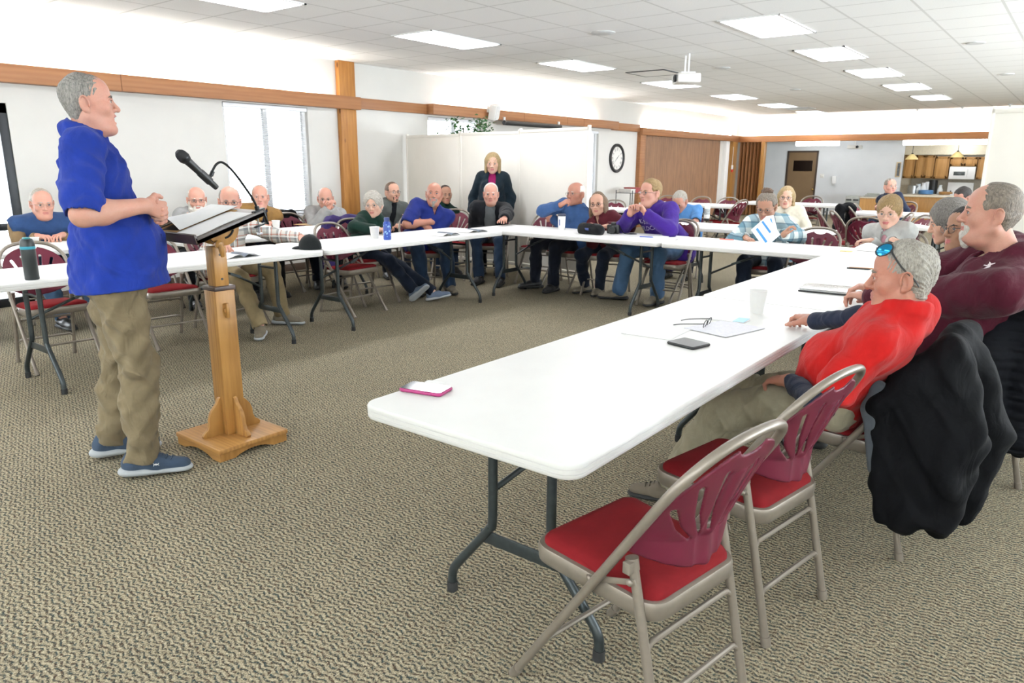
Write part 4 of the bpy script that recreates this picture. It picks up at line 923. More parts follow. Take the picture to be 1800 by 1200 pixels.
HAIR = {k: hair_mat('hair_'+k, a, c) for k, a, c in (('grey', '#9a958e', '#4a4845'), ('silver', '#bdb7ac', '#77726a'), ('white', '#e6e2da', '#b9b3a8'), ('blond', '#ab946c', '#7a6544'), ('sandy', '#92794f', '#665033'),
    ('brown', '#5f4836', '#33251b'), ('dark', '#2e2723', '#15110f'), ('greybrown', '#8a7f72', '#4b443d'), ('auburn', '#7d6650', '#4a392b'), ('longgrey', '#7f7a73', '#46423f'))}
LENS = bpy.data.materials.new('spectacle_lens'); LENS.use_nodes = True; _n = LENS.node_tree; _n.nodes.clear()
_t, _g, _x, _o = (_n.nodes.new('ShaderNode'+q) for q in ('BsdfTransparent', 'BsdfGlossy', 'MixShader', 'OutputMaterial')); _g.inputs['Roughness'].default_value = .05; _x.inputs[0].default_value = .07
_n.links.new(_t.outputs[0], _x.inputs[1]); _n.links.new(_g.outputs[0], _x.inputs[2]); _n.links.new(_x.outputs[0], _o.inputs[0])
FRAMES = plain('spectacle_frame', '#2b2422', .35, var=0); WIRE = plain('spectacle_wire', '#8d8273', .3, .8, var=0)
_heads = {}
def head_sdf(o, neck):
    s = SDF(); jw, fat, no = o.get('jaw', 1), o.get('fat', 0), o.get('nose', 1)
    s.ell((0, -.012, .036), (.0755, .098, .084)); s.ell((0, .030, .045), (.066, .064, .062), .02)
    s.ell((0, .020, -.030), (.063*(.5+.5*jw), .072, .086), .03)
    od = .016 if o.get('open') else 0
    for x in (-1, 1):
        s.cone((x*.053*jw, -.012, -.058), (x*.017, .070, -.101-od*.8), .020+.006*fat, .016+.004*fat, .028)
        s.ell((x*.043, .058, -.026), (.024+.004*fat, .026, .024), .025)
        s.cone((x*.042, .072, .019), (x*.010, .089, .016), .010, .009, .014)
    s.ell((0, .077, -.103-od), (.021, .016, .015), .02)
    if fat: s.ell((0, .030, -.112), (.050+.01*fat, .046, .026+.010*fat), .03)
    s.ell((0, .077, -.066), (.030, .020, .024), .02)
    for x in (-1, 1): s.ell((x*.032, .100, -.002), (.018, .017, .0115), .011, 's')
    s.cone((0, .088, .012), (0, .1125+.004*(no-1), -.033), .0075, .0115*no, .012); s.ell((0, .113, -.036), (.010*no, .008, .008), .006)
    for x in (-1, 1):
        s.ell((x*.0135*no, .098, -.038), (.0085*no, .011, .008), .006)
        pts = [(.0185, .0905, .001), (.026, .0945, .0075), (.036, .0925, .0085), (.0465, .084, .001)]
        for a, c in zip(pts, pts[1:]): s.cone((x*a[0], a[1], a[2]), (x*c[0], c[1], c[2]), .0036, .0036, .004)
        pts = [(.020, .0895, -.006), (.032, .0915, -.0105), (.045, .083, -.006)]
        for a, c in zip(pts, pts[1:]): s.cone((x*a[0], a[1], a[2]), (x*c[0], c[1], c[2]), .0034, .0034, .006)
        if o.get('age', 1): s.cone((x*.019, .103, -.042), (x*.033, .088, -.078), .0018, .0015, .009, 's')
    for x in (-1, 1):
        s.cone((0, .0965, -.0615), (x*.022, .086, -.0655), .0048, .003, .005); s.cone((0, .0955-od*.3, -.0735-od), (x*.021, .086, -.069-od*.4), .0055, .003, .005)
        s.cone((0, .104, -.0675), (x*.024, .0895, -.0672), .0022, .0014, .003, 's')
    if o.get('open'): s.ell((0, .098, -.0750), (.019, .036, .0110), .003, 's')
    for x in (-1, 1):
        Rm = rot((0, 0, 1), x*R(27)) @ rot((1, 0, 0), R(-12))
        s.ell((x*.081, -.016, -.008), (.0085, .021, .034), .008, 'u', Rm); s.ell((x*.0915, -.010, -.005), (.0095, .0125, .021), .003, 's', Rm); ear = [V3(x*(.087+.004*math.sin(a_)), -.016-.019*math.cos(a_), -.006+.031*math.sin(a_)) for a_ in np.linspace(-.9, 3.6, 10)]
        for e0, e1 in zip(ear, ear[1:]): s.cone(e0, e1, .0034, None, .003)
        s.ell((x*.084, .002, -.012), (.004, .004, .006), .004); s.ell((x*.078, -.008, -.036), (.008, .010, .011), .008)
    n = np.asarray(neck, float); s.cone((0, -.026, -.065), n, .054+.007*fat, .060+.008*fat, .03)
    if not o.get('female'): s.ell((0, .018, -.135), (.013, .013, .016), .02)
    return s
def hair_sdf(style, o):
    s = SDF(); t = {'short': .006, 'crop': .004, 'full': .014, 'fringe': .004, 'recede': .005}.get(style, .014); t = o.get('hair_t', t)
    s.ell((0, -.015, .037), (.0755+t, .098+t, .084+t), .02)
    rec = o.get('hairline', 0.0)
    if style in ('long', 'bob', 'shaggy'):
        L = o.get('hair_len', {'long': -.20, 'bob': -.115, 'shaggy': -.16}[style]); w = .028 if style != 'bob' else .026
        for x in (-1, 1): s.cone((x*.066, -.012, .03), (x*(.076 if style == 'bob' else .082), -.012, L), w+.004, w-.006, .03); s.cone((x*.06, .018, .045), (x*.080, .020, L+.05), .018, .012, .025)
        s.cone((0, -.06, .0), (0, -.062, L), .062, .05, .04); s.cone((-.045, -.05, .0), (-.055, -.045, L), .05, .035, .04); s.cone((.045, -.05, .0), (.055, -.045, L), .05, .035, .04)
    else:
        g_ = t-.006; s.cone((-.046, -.045, -.01), (-.040, -.050, -.06), .030+g_, .018+g_, .03); s.cone((.046, -.045, -.01), (.040, -.050, -.06), .030+g_, .018+g_, .03); s.cone((0, -.062, -.01), (0, -.056, -.06), .040+g_, .026+g_, .03)
    if o.get('part'): s.ell((o['part']*.03, .05, .10), (.05, .05, .03), .03)
    # hairline: everything in front of an inclined plane goes
    n = unit((0, .787, -.614)); c = np.array((0, .088-rec, .082+.0*rec))
    if style in ('long', 'bob', 'shaggy', 'bangs'):
        hl = {'long': .072, 'bob': .040, 'shaggy': .045, 'bangs': .04}[style]-rec
        s.ell((0, .125, hl-.125), (.066, .105, .125), .006, 's')
    else:
        s.plane(c, n, .006)
        for x in (-1, 1): s.ell((x*.086, .012, -.018), (.020, .036, .046), .008, 's'); s.ell((x*.060, .078, .058), (.028, .030, .030), .008, 's')
        s.plane((0, -.07, -.074), unit((0, .30, -.95)), .006)
    if style in ('fringe',):
        s.ell((0, .03, .125), (.074, .125, .075), .010, 's')
    if style == 'recede': s.ell((0, .092, .105), (.045, .060, .040), .012, 's')
    return s
def add_disp(kind, seed=0, amp=1.0):
    ph = seed*1.7
    if kind == 'hair':
        def strands(X, Y, Z):
            A = np.arctan2(X, Z+.06-.0*Y)+.25*np.sin(30*Y+ph)+.10*np.sin(55*Y+9*Z+2*ph)
            return amp*(.0016*np.sin(46*A+ph)+.0011*np.sin(83*A+12*Y+2*ph)+.0022*np.sin(26*X+3*np.sin(31*Y+ph)+18*Z+ph))
        return strands
    if kind == 'curl':
        return lambda X, Y, Z: amp*(.0045*np.sin(95*X+3*np.sin(60*Z))*np.sin(90*Y+ph)*np.sin(85*Z+ph))
    return lambda X, Y, Z: amp*(.0030*np.sin(24*X+2.6*np.sin(13*Y+ph)+14*Z+ph)+.0024*np.sin(31*Y-19*Z+2.2*np.sin(17*X+ph)+2*ph)+.0016*np.sin(57*Z+3*np.sin(21*X)+3*np.sin(19*Y)+ph)+.0016*np.sin(40*Z+5*np.sin(11*X+ph)+5*np.sin(9*Y+2*ph))-.0034*np.maximum(0, 1-2.6*np.abs(np.sin(15*Z+2.6*np.sin(7*X+ph)+2.8*np.sin(6*Y+2*ph)+6*X)))-.0026*np.maximum(0, 1-2.6*np.abs(np.sin(19*X-13*Y+2.5*np.sin(5*Z+ph)))))

def hand_prims(s, W, d, n, right, curl=.45, hs=1.0, spread=1.0, curls=None, thumb=.0):
    d = unit(d); n = unit(np.asarray(n, float)-d*(np.asarray(n, float)@d)); t = np.cross(d, n)*(1 if right else -1)
    for i in range(4):
        K = W+hs*(d*(.090-.005*abs(i-1.2))+t*(.030-.0205*i)-n*.002); b0 = W+hs*(d*.012+t*(.016-.0115*i))
        s.cone(b0, K, .0145*hs, .0108*hs, .012)
        c = (curls[i] if curls else curl)+.05*(i-1); dd = unit(d+t*(.10-.07*i)*spread); ln = (.074, .082, .076, .060)[i]*hs; p = K
        nn = unit(n-dd*(n@dd))
        for sg, bend, r0, r1 in ((.46, 62, .0092, .0084), (.30, 88, .0084, .0077), (.24, 55, .0077, .0064)):
            a = R(bend)*c; dd, nn = dd*math.cos(a)+nn*math.sin(a), nn*math.cos(a)-dd*math.sin(a)
            q = p+dd*ln*sg; s.cone(p, q, r0*hs, r1*hs, .004); p = q
    s.ell(W+hs*(d*.050+n*.004), hs*V3(.034, .034, .034)*.62, .015)
    B = W+hs*(d*.022+t*.026+n*.006); d1 = unit(d*(.62+thumb)+t*.66+n*.34); P1 = B+d1*.046*hs; d2 = unit(d*.9+t*(.16-thumb)+n*.34); P2 = P1+d2*.034*hs; P3 = P2+unit(d*.95+n*.35)*.022*hs
    s.cone(W+hs*(d*.012+t*.012), B, .016*hs, .015*hs, .012); s.cone(B, P1, .0148*hs, .0112*hs, .010); s.cone(P1, P2, .0108*hs, .0098*hs, .004); s.cone(P2, P3, .0098*hs, .0078*hs, .004)

def glasses_part(par, T, style, off):
    m = MB(); tint = None
    def tp(p): return T(V3(*p))
    w, h = (.023, .016) if style != 'big' else (.027, .021)
    for x in (-1, 1):
        ring = [tp((x*.033+w*math.cos(a)*1.0, .106-.10*abs(x*.033+w*math.cos(a))*.25, -.003+h*math.sin(a))) for a in np.linspace(0, 2*PI, 15)[:-1]]
        m.tube(ring, .0016 if style != 'wire' else .0011, 6, closed=True)
        m.tube([tp((x*.056, .101, .003)), tp((x*.074, .085, .003)), tp((x*.079, .0, .001)), tp((x*.078, -.03, -.012))], .0016, 6)
    m.tube([tp((-.010, .108, .0)), tp((0, .111, .003)), tp((.010, .108, .0))], .0015, 6)
    g = m.build('glasses', FRAMES if style != 'wire' else WIRE, par, off=off)
    for x in (-1, 1):
        m = MB(); ring = [tp((x*.033+w*.96*math.cos(a), .106-.10*abs(x*.033+w*math.cos(a))*.25, -.003+h*.96*math.sin(a))) for a in np.linspace(0, 2*PI, 15)[:-1]]; m.add(ring, [tuple(range(14))]); m.build('lens', LENS, g, off=off)

def person(sp):
    """sp: label, head (eye-level point), look=(yaw,pitch,roll) in world degrees, body (facing deg), hip point, arms, legs, clothes ..."""
    hero = sp.get('hero', 0); hr = sp.get('hs', 1.0); S = sp.get('s', 1.0); fem = sp.get('female', False); o = sp.get('face', {})
    if fem: o = dict(o, female=1)
    E = V3(*sp['head']); yaw, pit, rol = sp['look']
    HR = np.array(Euler((0, 0, R(yaw-90))).to_matrix()) @ rot((1, 0, 0), R(pit)) @ rot((0, 1, 0), R(rol)); HR = (HR*hr) @ np.diag([1, .945, 1.0])
    T = lambda p: E + HR @ np.asarray(p, float)
    bf = R(sp['body']); f0 = V3(math.cos(bf), math.sin(bf), 0); r0 = V3(math.sin(bf), -math.cos(bf), 0)
    nb = sp.get('nb'); nb = T((0, -.045, -.150)) if nb is None else V3(*nb)
    hip = V3(*sp['hip']); u = unit(nb-hip); TL = np.linalg.norm(nb-hip); r = unit(r0-u*(r0@u)); f = np.cross(u, r)
    tw = R(sp.get('twist', 0)); rs = r*math.cos(tw)+f*math.sin(tw); fs = np.cross(u, rs)
    off = V3(hip[0], hip[1], 0); root = empty('person', sp['label'], 'person', tuple(off), 0, sp.get('group'))
    k = TL/.52; bl = sp.get('belly', .3); sw = sp.get('sw', .172 if not fem else .150)*S
    P = lambda a, b, c: hip+r*a*S+f*b*S+u*c*k          # torso point: right, forward, up (m)
    Sh = {s_: nb+rs*s_*sw-u*sp.get('drop', .032) for s_ in (-1, 1)}
    if 'shrug' in sp: Sh = {s_: v+u*sp['shrug'] for s_, v in Sh.items()}
    la, lf = .285*S*sp.get('al', 1), .255*S*sp.get('al', 1); El, Wr = {}, {}
    for s_ in (-1, 1):
        a = sp['arms'][0 if s_ < 0 else 1]                        # left arm first
        pole = a.get('pole'); pole = (s_*.5*r-.5*u-.6*f) if pole is None else r*pole[0]+f*pole[1]+V3(0, 0, pole[2])
        El[s_], Wr[s_] = ik(Sh[s_], V3(*a['w']), la, lf, pole)
    # ---- torso shape shared by skin and clothes
    def torso(s, g, lo=0.0):
        s.ell(P(0, -.005, .01), V3(.160+g, .118+g+.02*bl, .125+g)*S, .06, 'u', np.stack([r, f, u], 1))
        s.ell(P(0, .012+.03*bl, .17), V3(.142+.035*bl+g, .100+.050*bl+g, .15+g)*S, .06, 'u', np.stack([r, f, u], 1))
        if bl > .5: s.ell(P(0, .045+.05*bl, .13), V3(.115+.03*bl+g, .065+.06*bl+g, .13+g)*S, .06, 'u', np.stack([r, f, u], 1))
        s.ell(P(0, .012, .355), V3(.150+g, .105+.015*bl+g, .165+g)*S, .05, 'u', np.stack([rs, fs, u], 1))
        if fem:
            for x in (-1, 1): s.ell(hip+rs*x*.068*S+fs*.085*S+u*.33*k, V3(.062+g, .055+g, .062+g)*S, .05)
        s.cone(Sh[-1]+rs*.03-u*.01, Sh[1]-rs*.03-u*.01, .060*S+g, None, .05)
        for x in (-1, 1): s.cone(nb-u*.015, Sh[x]+u*.008, .048*S+g, .046*S+g, .05)
    at_ = sp.get('arm_r', 1.0)
    # ---- skin
    res = .0032 if hero else (.0044 if sp.get('near') else .0056)
    hs_ = head_sdf(o, np.linalg.inv(HR) @ (nb-u*.03-E)); Ph, Fh = hs_.mesh(res)
    cen = Ph[Fh].mean(1); mi_h = np.zeros(len(Fh), int)
    lipm = (np.abs(cen[:, 0]) < .023-.5*np.abs(cen[:, 2]+.067)) & (cen[:, 2] < -.0565) & (cen[:, 2] > -.0795) & (cen[:, 1] > .083); mi_h[lipm] = 1
    if o.get('open'):
        inside = (((cen[:, 0]/.019)**2+((cen[:, 2]+.075)/.0118)**2) < 1) & (cen[:, 1] > .060) & (cen[:, 1] < .0915); mi_h[inside] = 2
    Ph = E + Ph @ HR.T
    parts = [(Ph, Fh)]; mis = [mi_h]
    for s_ in (-1, 1):
        a = sp['arms'][0 if s_ < 0 else 1]; s = SDF(); fd = unit(Wr[s_]-El[s_]); bare = a.get('bare', 0)
        d = a.get('d'); d = fd if d is None else V3(*d); n = a.get('n', (0, 0, -1))
        if a.get('hide'): continue
        st = El[s_]+(Sh[s_]-El[s_])*.75 if bare else El[s_]+fd*lf*.45
        if bare:
            s.cone(st, El[s_], .047*at_*S, .040*at_*S, .02); m_ = El[s_]+fd*lf*.28; s.cone(El[s_], m_, .040*at_*S, .0455*at_*S, .03); s.cone(m_, Wr[s_]-fd*.01, .0435*at_*S, .0270*at_*S, .03)
        else: s.cone(st, Wr[s_], .034*S, .0265*S, .02)
        s.cone(Wr[s_]-fd*.02, Wr[s_]+unit(d)*.022, .0262*S, .0215*S, .02)
        hand_prims(s, Wr[s_], d, n, s_ > 0, a.get('curl', .45), (.98 if not fem else .90)*S*a.get('hsz', 1), a.get('spread', 1), a.get('curls'), a.get('thumb', 0))
        q = s.mesh(.0030 if hero else .0048); parts.append(q); mis.append(np.zeros(len(q[1]), int))
    s = SDF(); torso(s, -.022)
    for x in (-1, 1):
        s.cone(Sh[x], El[x], .040*S, .034*S, .03)
        if not sp['arms'][0 if x < 0 else 1].get('hide'): s.cone(El[x], El[x]+(Wr[x]-El[x])*.7, .034*S, .024*S, .02)
    hj, kn, an = {}, {}, {}
    tl, sl = .43*S*sp.get('ll', 1), .42*S*sp.get('ll', 1)
    for x in (-1, 1):
        L = sp['legs'][0 if x < 0 else 1]; hj[x] = hip+r0*x*.088*S+V3(0, 0, -.005); t = V3(*L['a'])
        pole = f0*1.0+r0*x*L.get('out', .15)+V3(0, 0, L.get('up', .8)); kn[x], an[x] = ik(hj[x], t, tl, sl, pole)
        s.cone(hj[x], kn[x], .066*S, .048*S, .03); s.cone(kn[x], an[x], .048*S, .034*S, .03)
    q = s.mesh(.014); parts.append(q); mis.append(np.zeros(len(q[1]), int))
    Pj, Fj = join(parts); body = npmesh('body', Pj, Fj, [SKIN[sp.get('skin', 'fair')], LIPS_RED if o.get('lipstick') else LIPS, MOUTH], root, np.concatenate(mis), off)
    # ---- eyes
    gz = unit(HR @ V3(*o.get('gaze', (0, 1, 0))))
    for x in (-1, 1):
        c = T((x*.0315, .0800, -.0015)); m = MB(); rr = .0130*hr; q = frame(gz); nu, nv = 16, 15; vs = [];
        for i in range(nv+1):
            a = PI*i/nv
            for j in range(nu): b_ = 2*PI*j/nu; vs.append(c+q @ (rr*V3(math.sin(a)*math.cos(b_), math.cos(a), math.sin(a)*math.sin(b_))))
        for i in range(nv):
            m.add([], []); 
            for j in range(nu): m.f.append((i*nu+j, i*nu+(j+1) % nu, (i+1)*nu+(j+1) % nu, (i+1)*nu+j)); m.m.append(2 if i < 1 else (1 if i < 3 else 0))
        m.v = [tuple(v) for v in vs]; m.build('eye', [EYEW, IRIS, PUPIL], root, off=off)
    # ---- hair, brows, beard
    hm = HAIR[sp.get('hair', 'grey')]; style = sp.get('style')
    rh = .0036 if hero else .005
    if style:
        Pq, Fq = hair_sdf(style, o).mesh(rh, add_disp('curl' if o.get('curl') else 'hair', len(sp['label']), o.get('hair_amp', 1.0))); Pq, Fq = main_pieces(Pq, Fq); npmesh('hair', E+Pq @ HR.T, Fq, hm, root, None, off)
        if style == 'bun':
            s = SDF(); s.ell((0, -.045, .122), (.052, .050, .036), .012); s.ell((.015, -.06, .130), (.034, .034, .026), .012); s.ell((-.020, -.045, .134), (.03, .03, .024), .012); Pq, Fq = s.mesh(rh, add_disp('hair', 2, 1.5)); npmesh('hair_bun', E+Pq @ HR.T, Fq, HAIR['brown'], root, None, off)
    for x in (-1, 1):
        s = SDF(); s.cone((x*.016, .0965, .0165), (x*.030, .0975, .0215), .0036, .0038, .003); s.cone((x*.030, .0975, .0215), (x*.047, .085, .0175), .0038, .0022, .003)
        Pq, Fq = s.mesh(.0024 if hero else .0034); npmesh('eyebrow', E+Pq @ HR.T, Fq, HAIR[sp.get('brow', sp.get('hair', 'grey'))], root, None, off)
        s = SDF(); pts = [(.0195, .0925, .0015), (.027, .0965, .0055), (.036, .0945, .0062), (.0455, .0865, .0015)]
        for a, c in zip(pts, pts[1:]): s.cone((x*a[0], a[1], a[2]), (x*c[0], c[1], c[2]), .0016, .0016, .002)
        Pq, Fq = s.mesh(.0014 if hero else .0022); npmesh('eyelashes', E+Pq @ HR.T, Fq, HAIR['dark'], root, None, off)
    bd = sp.get('beard')
    if bd:
        s = SDF(); t = bd.get('t', .010)
        if bd.get('full'):
            for x in (-1, 1): s.cone((x*.062, .004, -.03), (x*.052, .03, -.085), .014+t*.5, .016+t, .02); s.cone((x*.052, .03, -.085), (0, .068, -.112), .018+t, .020+t, .02)
            s.cone((0, .066, -.10), (0, .055, -.13-bd.get('len', .03)), .036, .02, .03)
        s.cone((0, .077, -.096), (0, .073, -.110-bd.get('len', .012)), .020+t*.6, .014+t*.4, .014)
        for x in (-1, 1):
            s.cone((0, .0930, -.0535), (x*.028, .077, -.064), .0065+t*.22, .0075+t*.25, .008); s.cone((x*.028, .077, -.064), (x*.020, .074, -.100), .0085+t*.25, .012+t*.3, .012)
        s.ell((0, .080, -.087), (.019, .014, .012), .01); s.cone((-.016, .1000, -.0680), (.016, .1000, -.0680), .0050, None, .003, 's')
        Pq, Fq = s.mesh(rh*.8, add_disp('curl', 3, .5)); npmesh('beard', E+Pq @ HR.T, Fq, HAIR[bd.get('c', 'white')], root, None, off)
    if sp.get('glasses'): glasses_part(root, T, sp['glasses'], off)
    # ---- clothes
    cres = .0058 if hero else (.008 if sp.get('near') else .0105)
    for li, c in enumerate(sp['tops']):
        s = SDF(); g = c.get('g', .006)+li*.0
        if not c.get('sleeves_only'): torso(s, g)
        hem = c.get('hem', .02)
        if hem < 0.02: s.cone(P(0, .01+.03*bl, .08), P(0, .0+.03*bl, hem+.02), (.155+.03*bl+g)*S, (.180+.03*bl+g)*S, .05, 'u', (f, .80+.12*bl))
        sl_ = c.get('sleeve', 'long'); ends = []
        for x in (-1, 1):
            if sl_ == 'long':
                s.cone(Sh[x], El[x], (.056+g)*S*at_, (.047+g)*S*at_, .03); w = Wr[x]-unit(Wr[x]-El[x])*.015; s.cone(El[x], w, (.046+g)*S*at_, (.034+g)*S, .03)
                if c.get('cuff'): s.cone(w-unit(Wr[x]-El[x])*.03, w, (.036+g)*S, (.036+g)*S, .006)
                ends.append((w+unit(Wr[x]-El[x])*.040, unit(Wr[x]-El[x]), .0375))
            elif sl_ == 'short':
                e = Sh[x]+(El[x]-Sh[x])*c.get('len', .74); dr_ = unit(El[x]-Sh[x]); s.cone(Sh[x], e, (.058+g)*S*at_, (.057+g)*S*at_, .03)
                ends.append((e+dr_*.062*at_, dr_, .060*at_))
            else: ends.append((Sh[x]+unit(Sh[x]-nb)*.075+u*-.02, unit(Sh[x]-nb), .068))
        if c.get('collar'):
            ch = c['collar']; nd = unit(E+HR @ V3(0, -.03, -.06)-nb); fr = unit(fs-nd*(fs@nd)); rr = np.cross(fr, nd); ring = []
            for i in range(15):
                a = R(28+(304)*i/14); ring.append(nb+nd*(-.004+.010*(1-math.cos(a)))+fr*math.cos(a)*(.070+.004)*S+rr*math.sin(a)*.070*S)
            for a_, b_ in zip(ring, ring[1:]):
                s.cone(a_, b_, .0085, None, .010); s.cone(a_+nd*ch, b_+nd*ch, .0055, None, .016); s.cone(a_+nd*ch*.5, b_+nd*ch*.5, .0065, None, .012)
            for q in (ring[0], ring[-1]):  # collar points
                s.cone(q+nd*ch*.6, q+fs*.012-u*.035+unit(q-nb)*.01, .0065, .005, .008)
        if c.get('turtle'):
            nd = unit(E+HR @ V3(0, -.03, -.06)-nb); s.cone(nb-nd*.02, nb+nd*c['turtle'], .066*S, .064*S, .02)
        if c.get('hood'):
            for x in (-1, 1): s.cone(nb+r*x*.07+f*.05-u*.02, nb+r*x*.085-f*.05+u*.015, .026, .036, .03); s.cone(nb+r*x*.085-f*.05+u*.015, nb-f*.10-u*.03, .036, .046, .03)
        nd = unit(E+HR @ V3(0, -.03, -.06)-nb)
        if not c.get('sleeves_only'): s.cone(nb-u*.04, nb+nd*.012, (.070)*S+g, (.064)*S+g*.6, .03)
        # openings: neck, sleeve ends, hem, front
        nd = unit(E+HR @ V3(0, -.03, -.06)-nb); s.cone(nb+nd*c.get('neck0', -.01), nb+nd*.13, .052*S, .064*S, .004, 's')
        if c.get('vneck'): s.cone(nb+fs*.075+nd*.03, hip+fs*.13*S+u*(TL-c['vneck']), .030, .006, .006, 's')
        for e_, dr_, rr in ends: s.cone(e_, e_+dr_*.05, rr*S, rr*S*1.15, .003, 's')
        if sp.get('standing'): s.plane(P(0, 0, hem), -u, .006)
        else: q_ = .20+.03*bl; s.cone(P(0, .02, hem-q_/k), P(0, .02, hem-.35-q_/k), q_, q_, .006, 's')
        if c.get('open'):
            w = c['open']; s.cone(nb+fs*.06+u*.03, P(0, .14+.06*bl, .30), w*.85, w, .008, 's'); s.cone(P(0, .14+.06*bl, .30), P(0, .17+.1*bl, -.05), w, w*1.3, .008, 's')
        for cut in c.get('cuts', ()): s.cone(V3(*cut[0]), V3(*cut[1]), cut[2], cut[3], .006, 's')
        for ad in c.get('adds', ()): s.cone(V3(*ad[0]), V3(*ad[1]), ad[2], ad[3], .02)
        Pq, Fq = s.mesh(cres, add_disp('cloth', li+len(sp['label']), c.get('wr', 1.0))); ob = npmesh(c['name'], Pq, Fq, c['mat'], root, None, off)
        if c.get('lab'): ob['label'] = c['lab']
        c['_ob'] = ob
    tr = sp.get('trousers')
    if tr:
        s = SDF(); g = .012; w = tr.get('w', 1.0)
        s.ell(P(0, -.008, .02), V3(.160+g, .118+g+.015*bl, .115+g)*S, .05, 'u', np.stack([r, f, u], 1))
        for x in (-1, 1):
            s.cone(hj[x]+V3(0, 0, .0), hj[x]+(kn[x]-hj[x])*.45, .090*S*w, .080*S*w, .05); s.cone(hj[x]+(kn[x]-hj[x])*.45, kn[x], .080*S*w, .066*S*w, .03)
            e = an[x]+unit(kn[x]-an[x])*tr.get('up', .015); md = kn[x]+(e-kn[x])*.4; s.cone(kn[x], md, .065*S*w, .062*S*w, .03); s.cone(md, e, .062*S*w, tr.get('cuff', .060)*S*w, .03)
        for x in (-1, 1):
            e = an[x]+unit(kn[x]-an[x])*tr.get('up', .015); dn = unit(an[x]-kn[x]); s.cone(e+dn*.052, e+dn*.09, .060*S, None, .004, 's'); s.plane(e+dn*.02, dn, .004) if sp.get('standing') else None
        q_ = .20+.02*bl; s.plane(P(0, 0, -.035), u, .006) if sp.get('standing') else s.cone(P(0, 0, .105+q_/k), P(0, 0, .40+q_/k), q_, q_, .006, 's')
        Pq, Fq = s.mesh(cres, add_disp('cloth', 5+len(sp['label']), tr.get('wr', 1.1))); npmesh('trousers', Pq, Fq, tr['mat'], root, None, off)
    for x in (-1, 1):
        L = sp['legs'][0 if x < 0 else 1]; sh = sp.get('shoes')
        if not sh or L.get('noshoe'): continue
        td = L.get('toe', sp['body']); td = R(td); pt = R(L.get('tip', 0)); q = np.stack([V3(math.sin(td), -math.cos(td), 0), V3(math.cos(td), math.sin(td), 0), V3(0, 0, 1)], 1) @ rot((1, 0, 0), pt) @ rot((0, 1, 0), R(L.get('rollf', 0)))
        A = an[x]; fo = lambda p: A+q @ (V3(*p)*S*(.92 if fem else 1)+V3(0, 0, -.085))
        s = SDF(); fz = q[:, 2]
        s.cone(fo((0, -.045, .050)), fo((0, .06, .048)), .040*S, .041*S, .02, 'u', (fz, 1.05)); s.cone(fo((0, .05, .045)), fo((0, .165, .033)), .042*S, .033*S, .02, 'u', (fz, .85)); s.cone(fo((0, -.028, .06)), fo((0, -.026, .095)), .040*S, .036*S, .03)
        s.cone(fo((0, -.03, .115)), fo((0, -.03, .16)), .033*S, .036*S, .004, 's'); s.plane(fo((0, 0, .018)), -fz, .003)
        Pq, Fq = s.mesh(.0042 if hero else .007); so = npmesh('shoe', Pq, Fq, sh['mat'], root, None, off)
        s = SDF(); s.cone(fo((0, -.05, .016)), fo((0, .165, .016)), .046*S, .042*S, .02, 'u', (fz, .42)); s.cone(fo((0, -.05, .022)), fo((0, .02, .02)), .046*S, .044*S, .02, 'u', (fz, .5)); s.plane(fo((0, 0, .001)), -fz, .002)
        Pq, Fq = s.mesh(.004 if hero else .007); npmesh('sole', Pq, Fq, sh.get('sole', M['rubber']), so, None, off)
        if sh.get('mark'):
            m = MB()
            for sg in (-1, 1):
                cu_ = [fo((x*.0465, .066+.012*math.sin(a), .054+sg*(.010-.012*math.cos(a)))) for a in np.linspace(-1.3, 1.3, 9)]; m.tube(cu_, [.0012, .0026, .0012], 6)
            m.build('logo', M['white'], so, off=off)
        if sh.get('laces'):
            m = MB()
            for i in range(4):
                y = .062+.020*i; m.tube([fo((-.022, y, .082-.006*i)), fo((0, y+.004, .0935-.007*i)), fo((.022, y, .082-.006*i))], .0030, 6, smooth=3)
            m.build('laces', sh['laces'], so, off=off)
        if not sp.get('standing') and sh.get('sock'):
            m = MB(); m.tube([fo((0, -.03, .08)), kn[x]+(an[x]-kn[x])*.72], .037*S, 12); m.build('sock', sh['sock'], root, off=off)
    sp['_'] = dict(root=root, T=T, E=E, HR=HR, hip=hip, u=u, f=f, r=r, fs=fs, rs=rs, nb=nb, tops=[c['_ob'] for c in sp['tops']], Sh=Sh, El=El, Wr=Wr, P=P, off=off, kn=kn, an=an)
    return sp['_']
# ---------------------------------------------------------------- clothes
C = lambda n, c, **k: cloth('cloth_'+n, c, **k)
KHAKI = C('khaki', '#7f7158', fold=1.3, bump=.5); OLIVE = C('olive_khaki', '#b3ab93', fold=1.4, bump=.55); JEAN = C('denim', '#27394f', weave=700); JEANL = C('denim_light', '#4a6686', weave=700); DARKJ = C('dark_denim', '#161f2e'); NAVYP = C('navy_trousers', '#171c28'); TANP = C('tan_trousers', '#9c8a68'); BLACKP = C('black_trousers', '#15161a')
ROYAL = C('royal_blue_polo', '#1d3590', fold=1.2, bump=.45, weave=1200); RED = C('red_polo', '#bb1c1a', fold=1.1, bump=.4, weave=1200); MAROON = C('maroon_pullover', '#4c1626', fold=1.2, bump=.5); NAVYSL = C('navy_sleeve', '#232a3d', fold=1.2)
DBLUE = C('deep_blue_polo', '#1d2a70'); GREEN = C('dark_green_knit', '#0d2b22', weave=500); GREYJ = C('grey_jacket', '#5d615e'); GREYS = C('grey_sweater', '#a7a6a4', weave=500); HOODG = C('grey_hoodie', '#a3a3a2', weave=500); TANV = C('tan_vest', '#94703f'); NAVYS = C('navy_shirt', '#232d40'); BLVEST = C('blue_fleece', '#2c4670', weave=400); TANS = C('tan_jacket', '#8c7455')
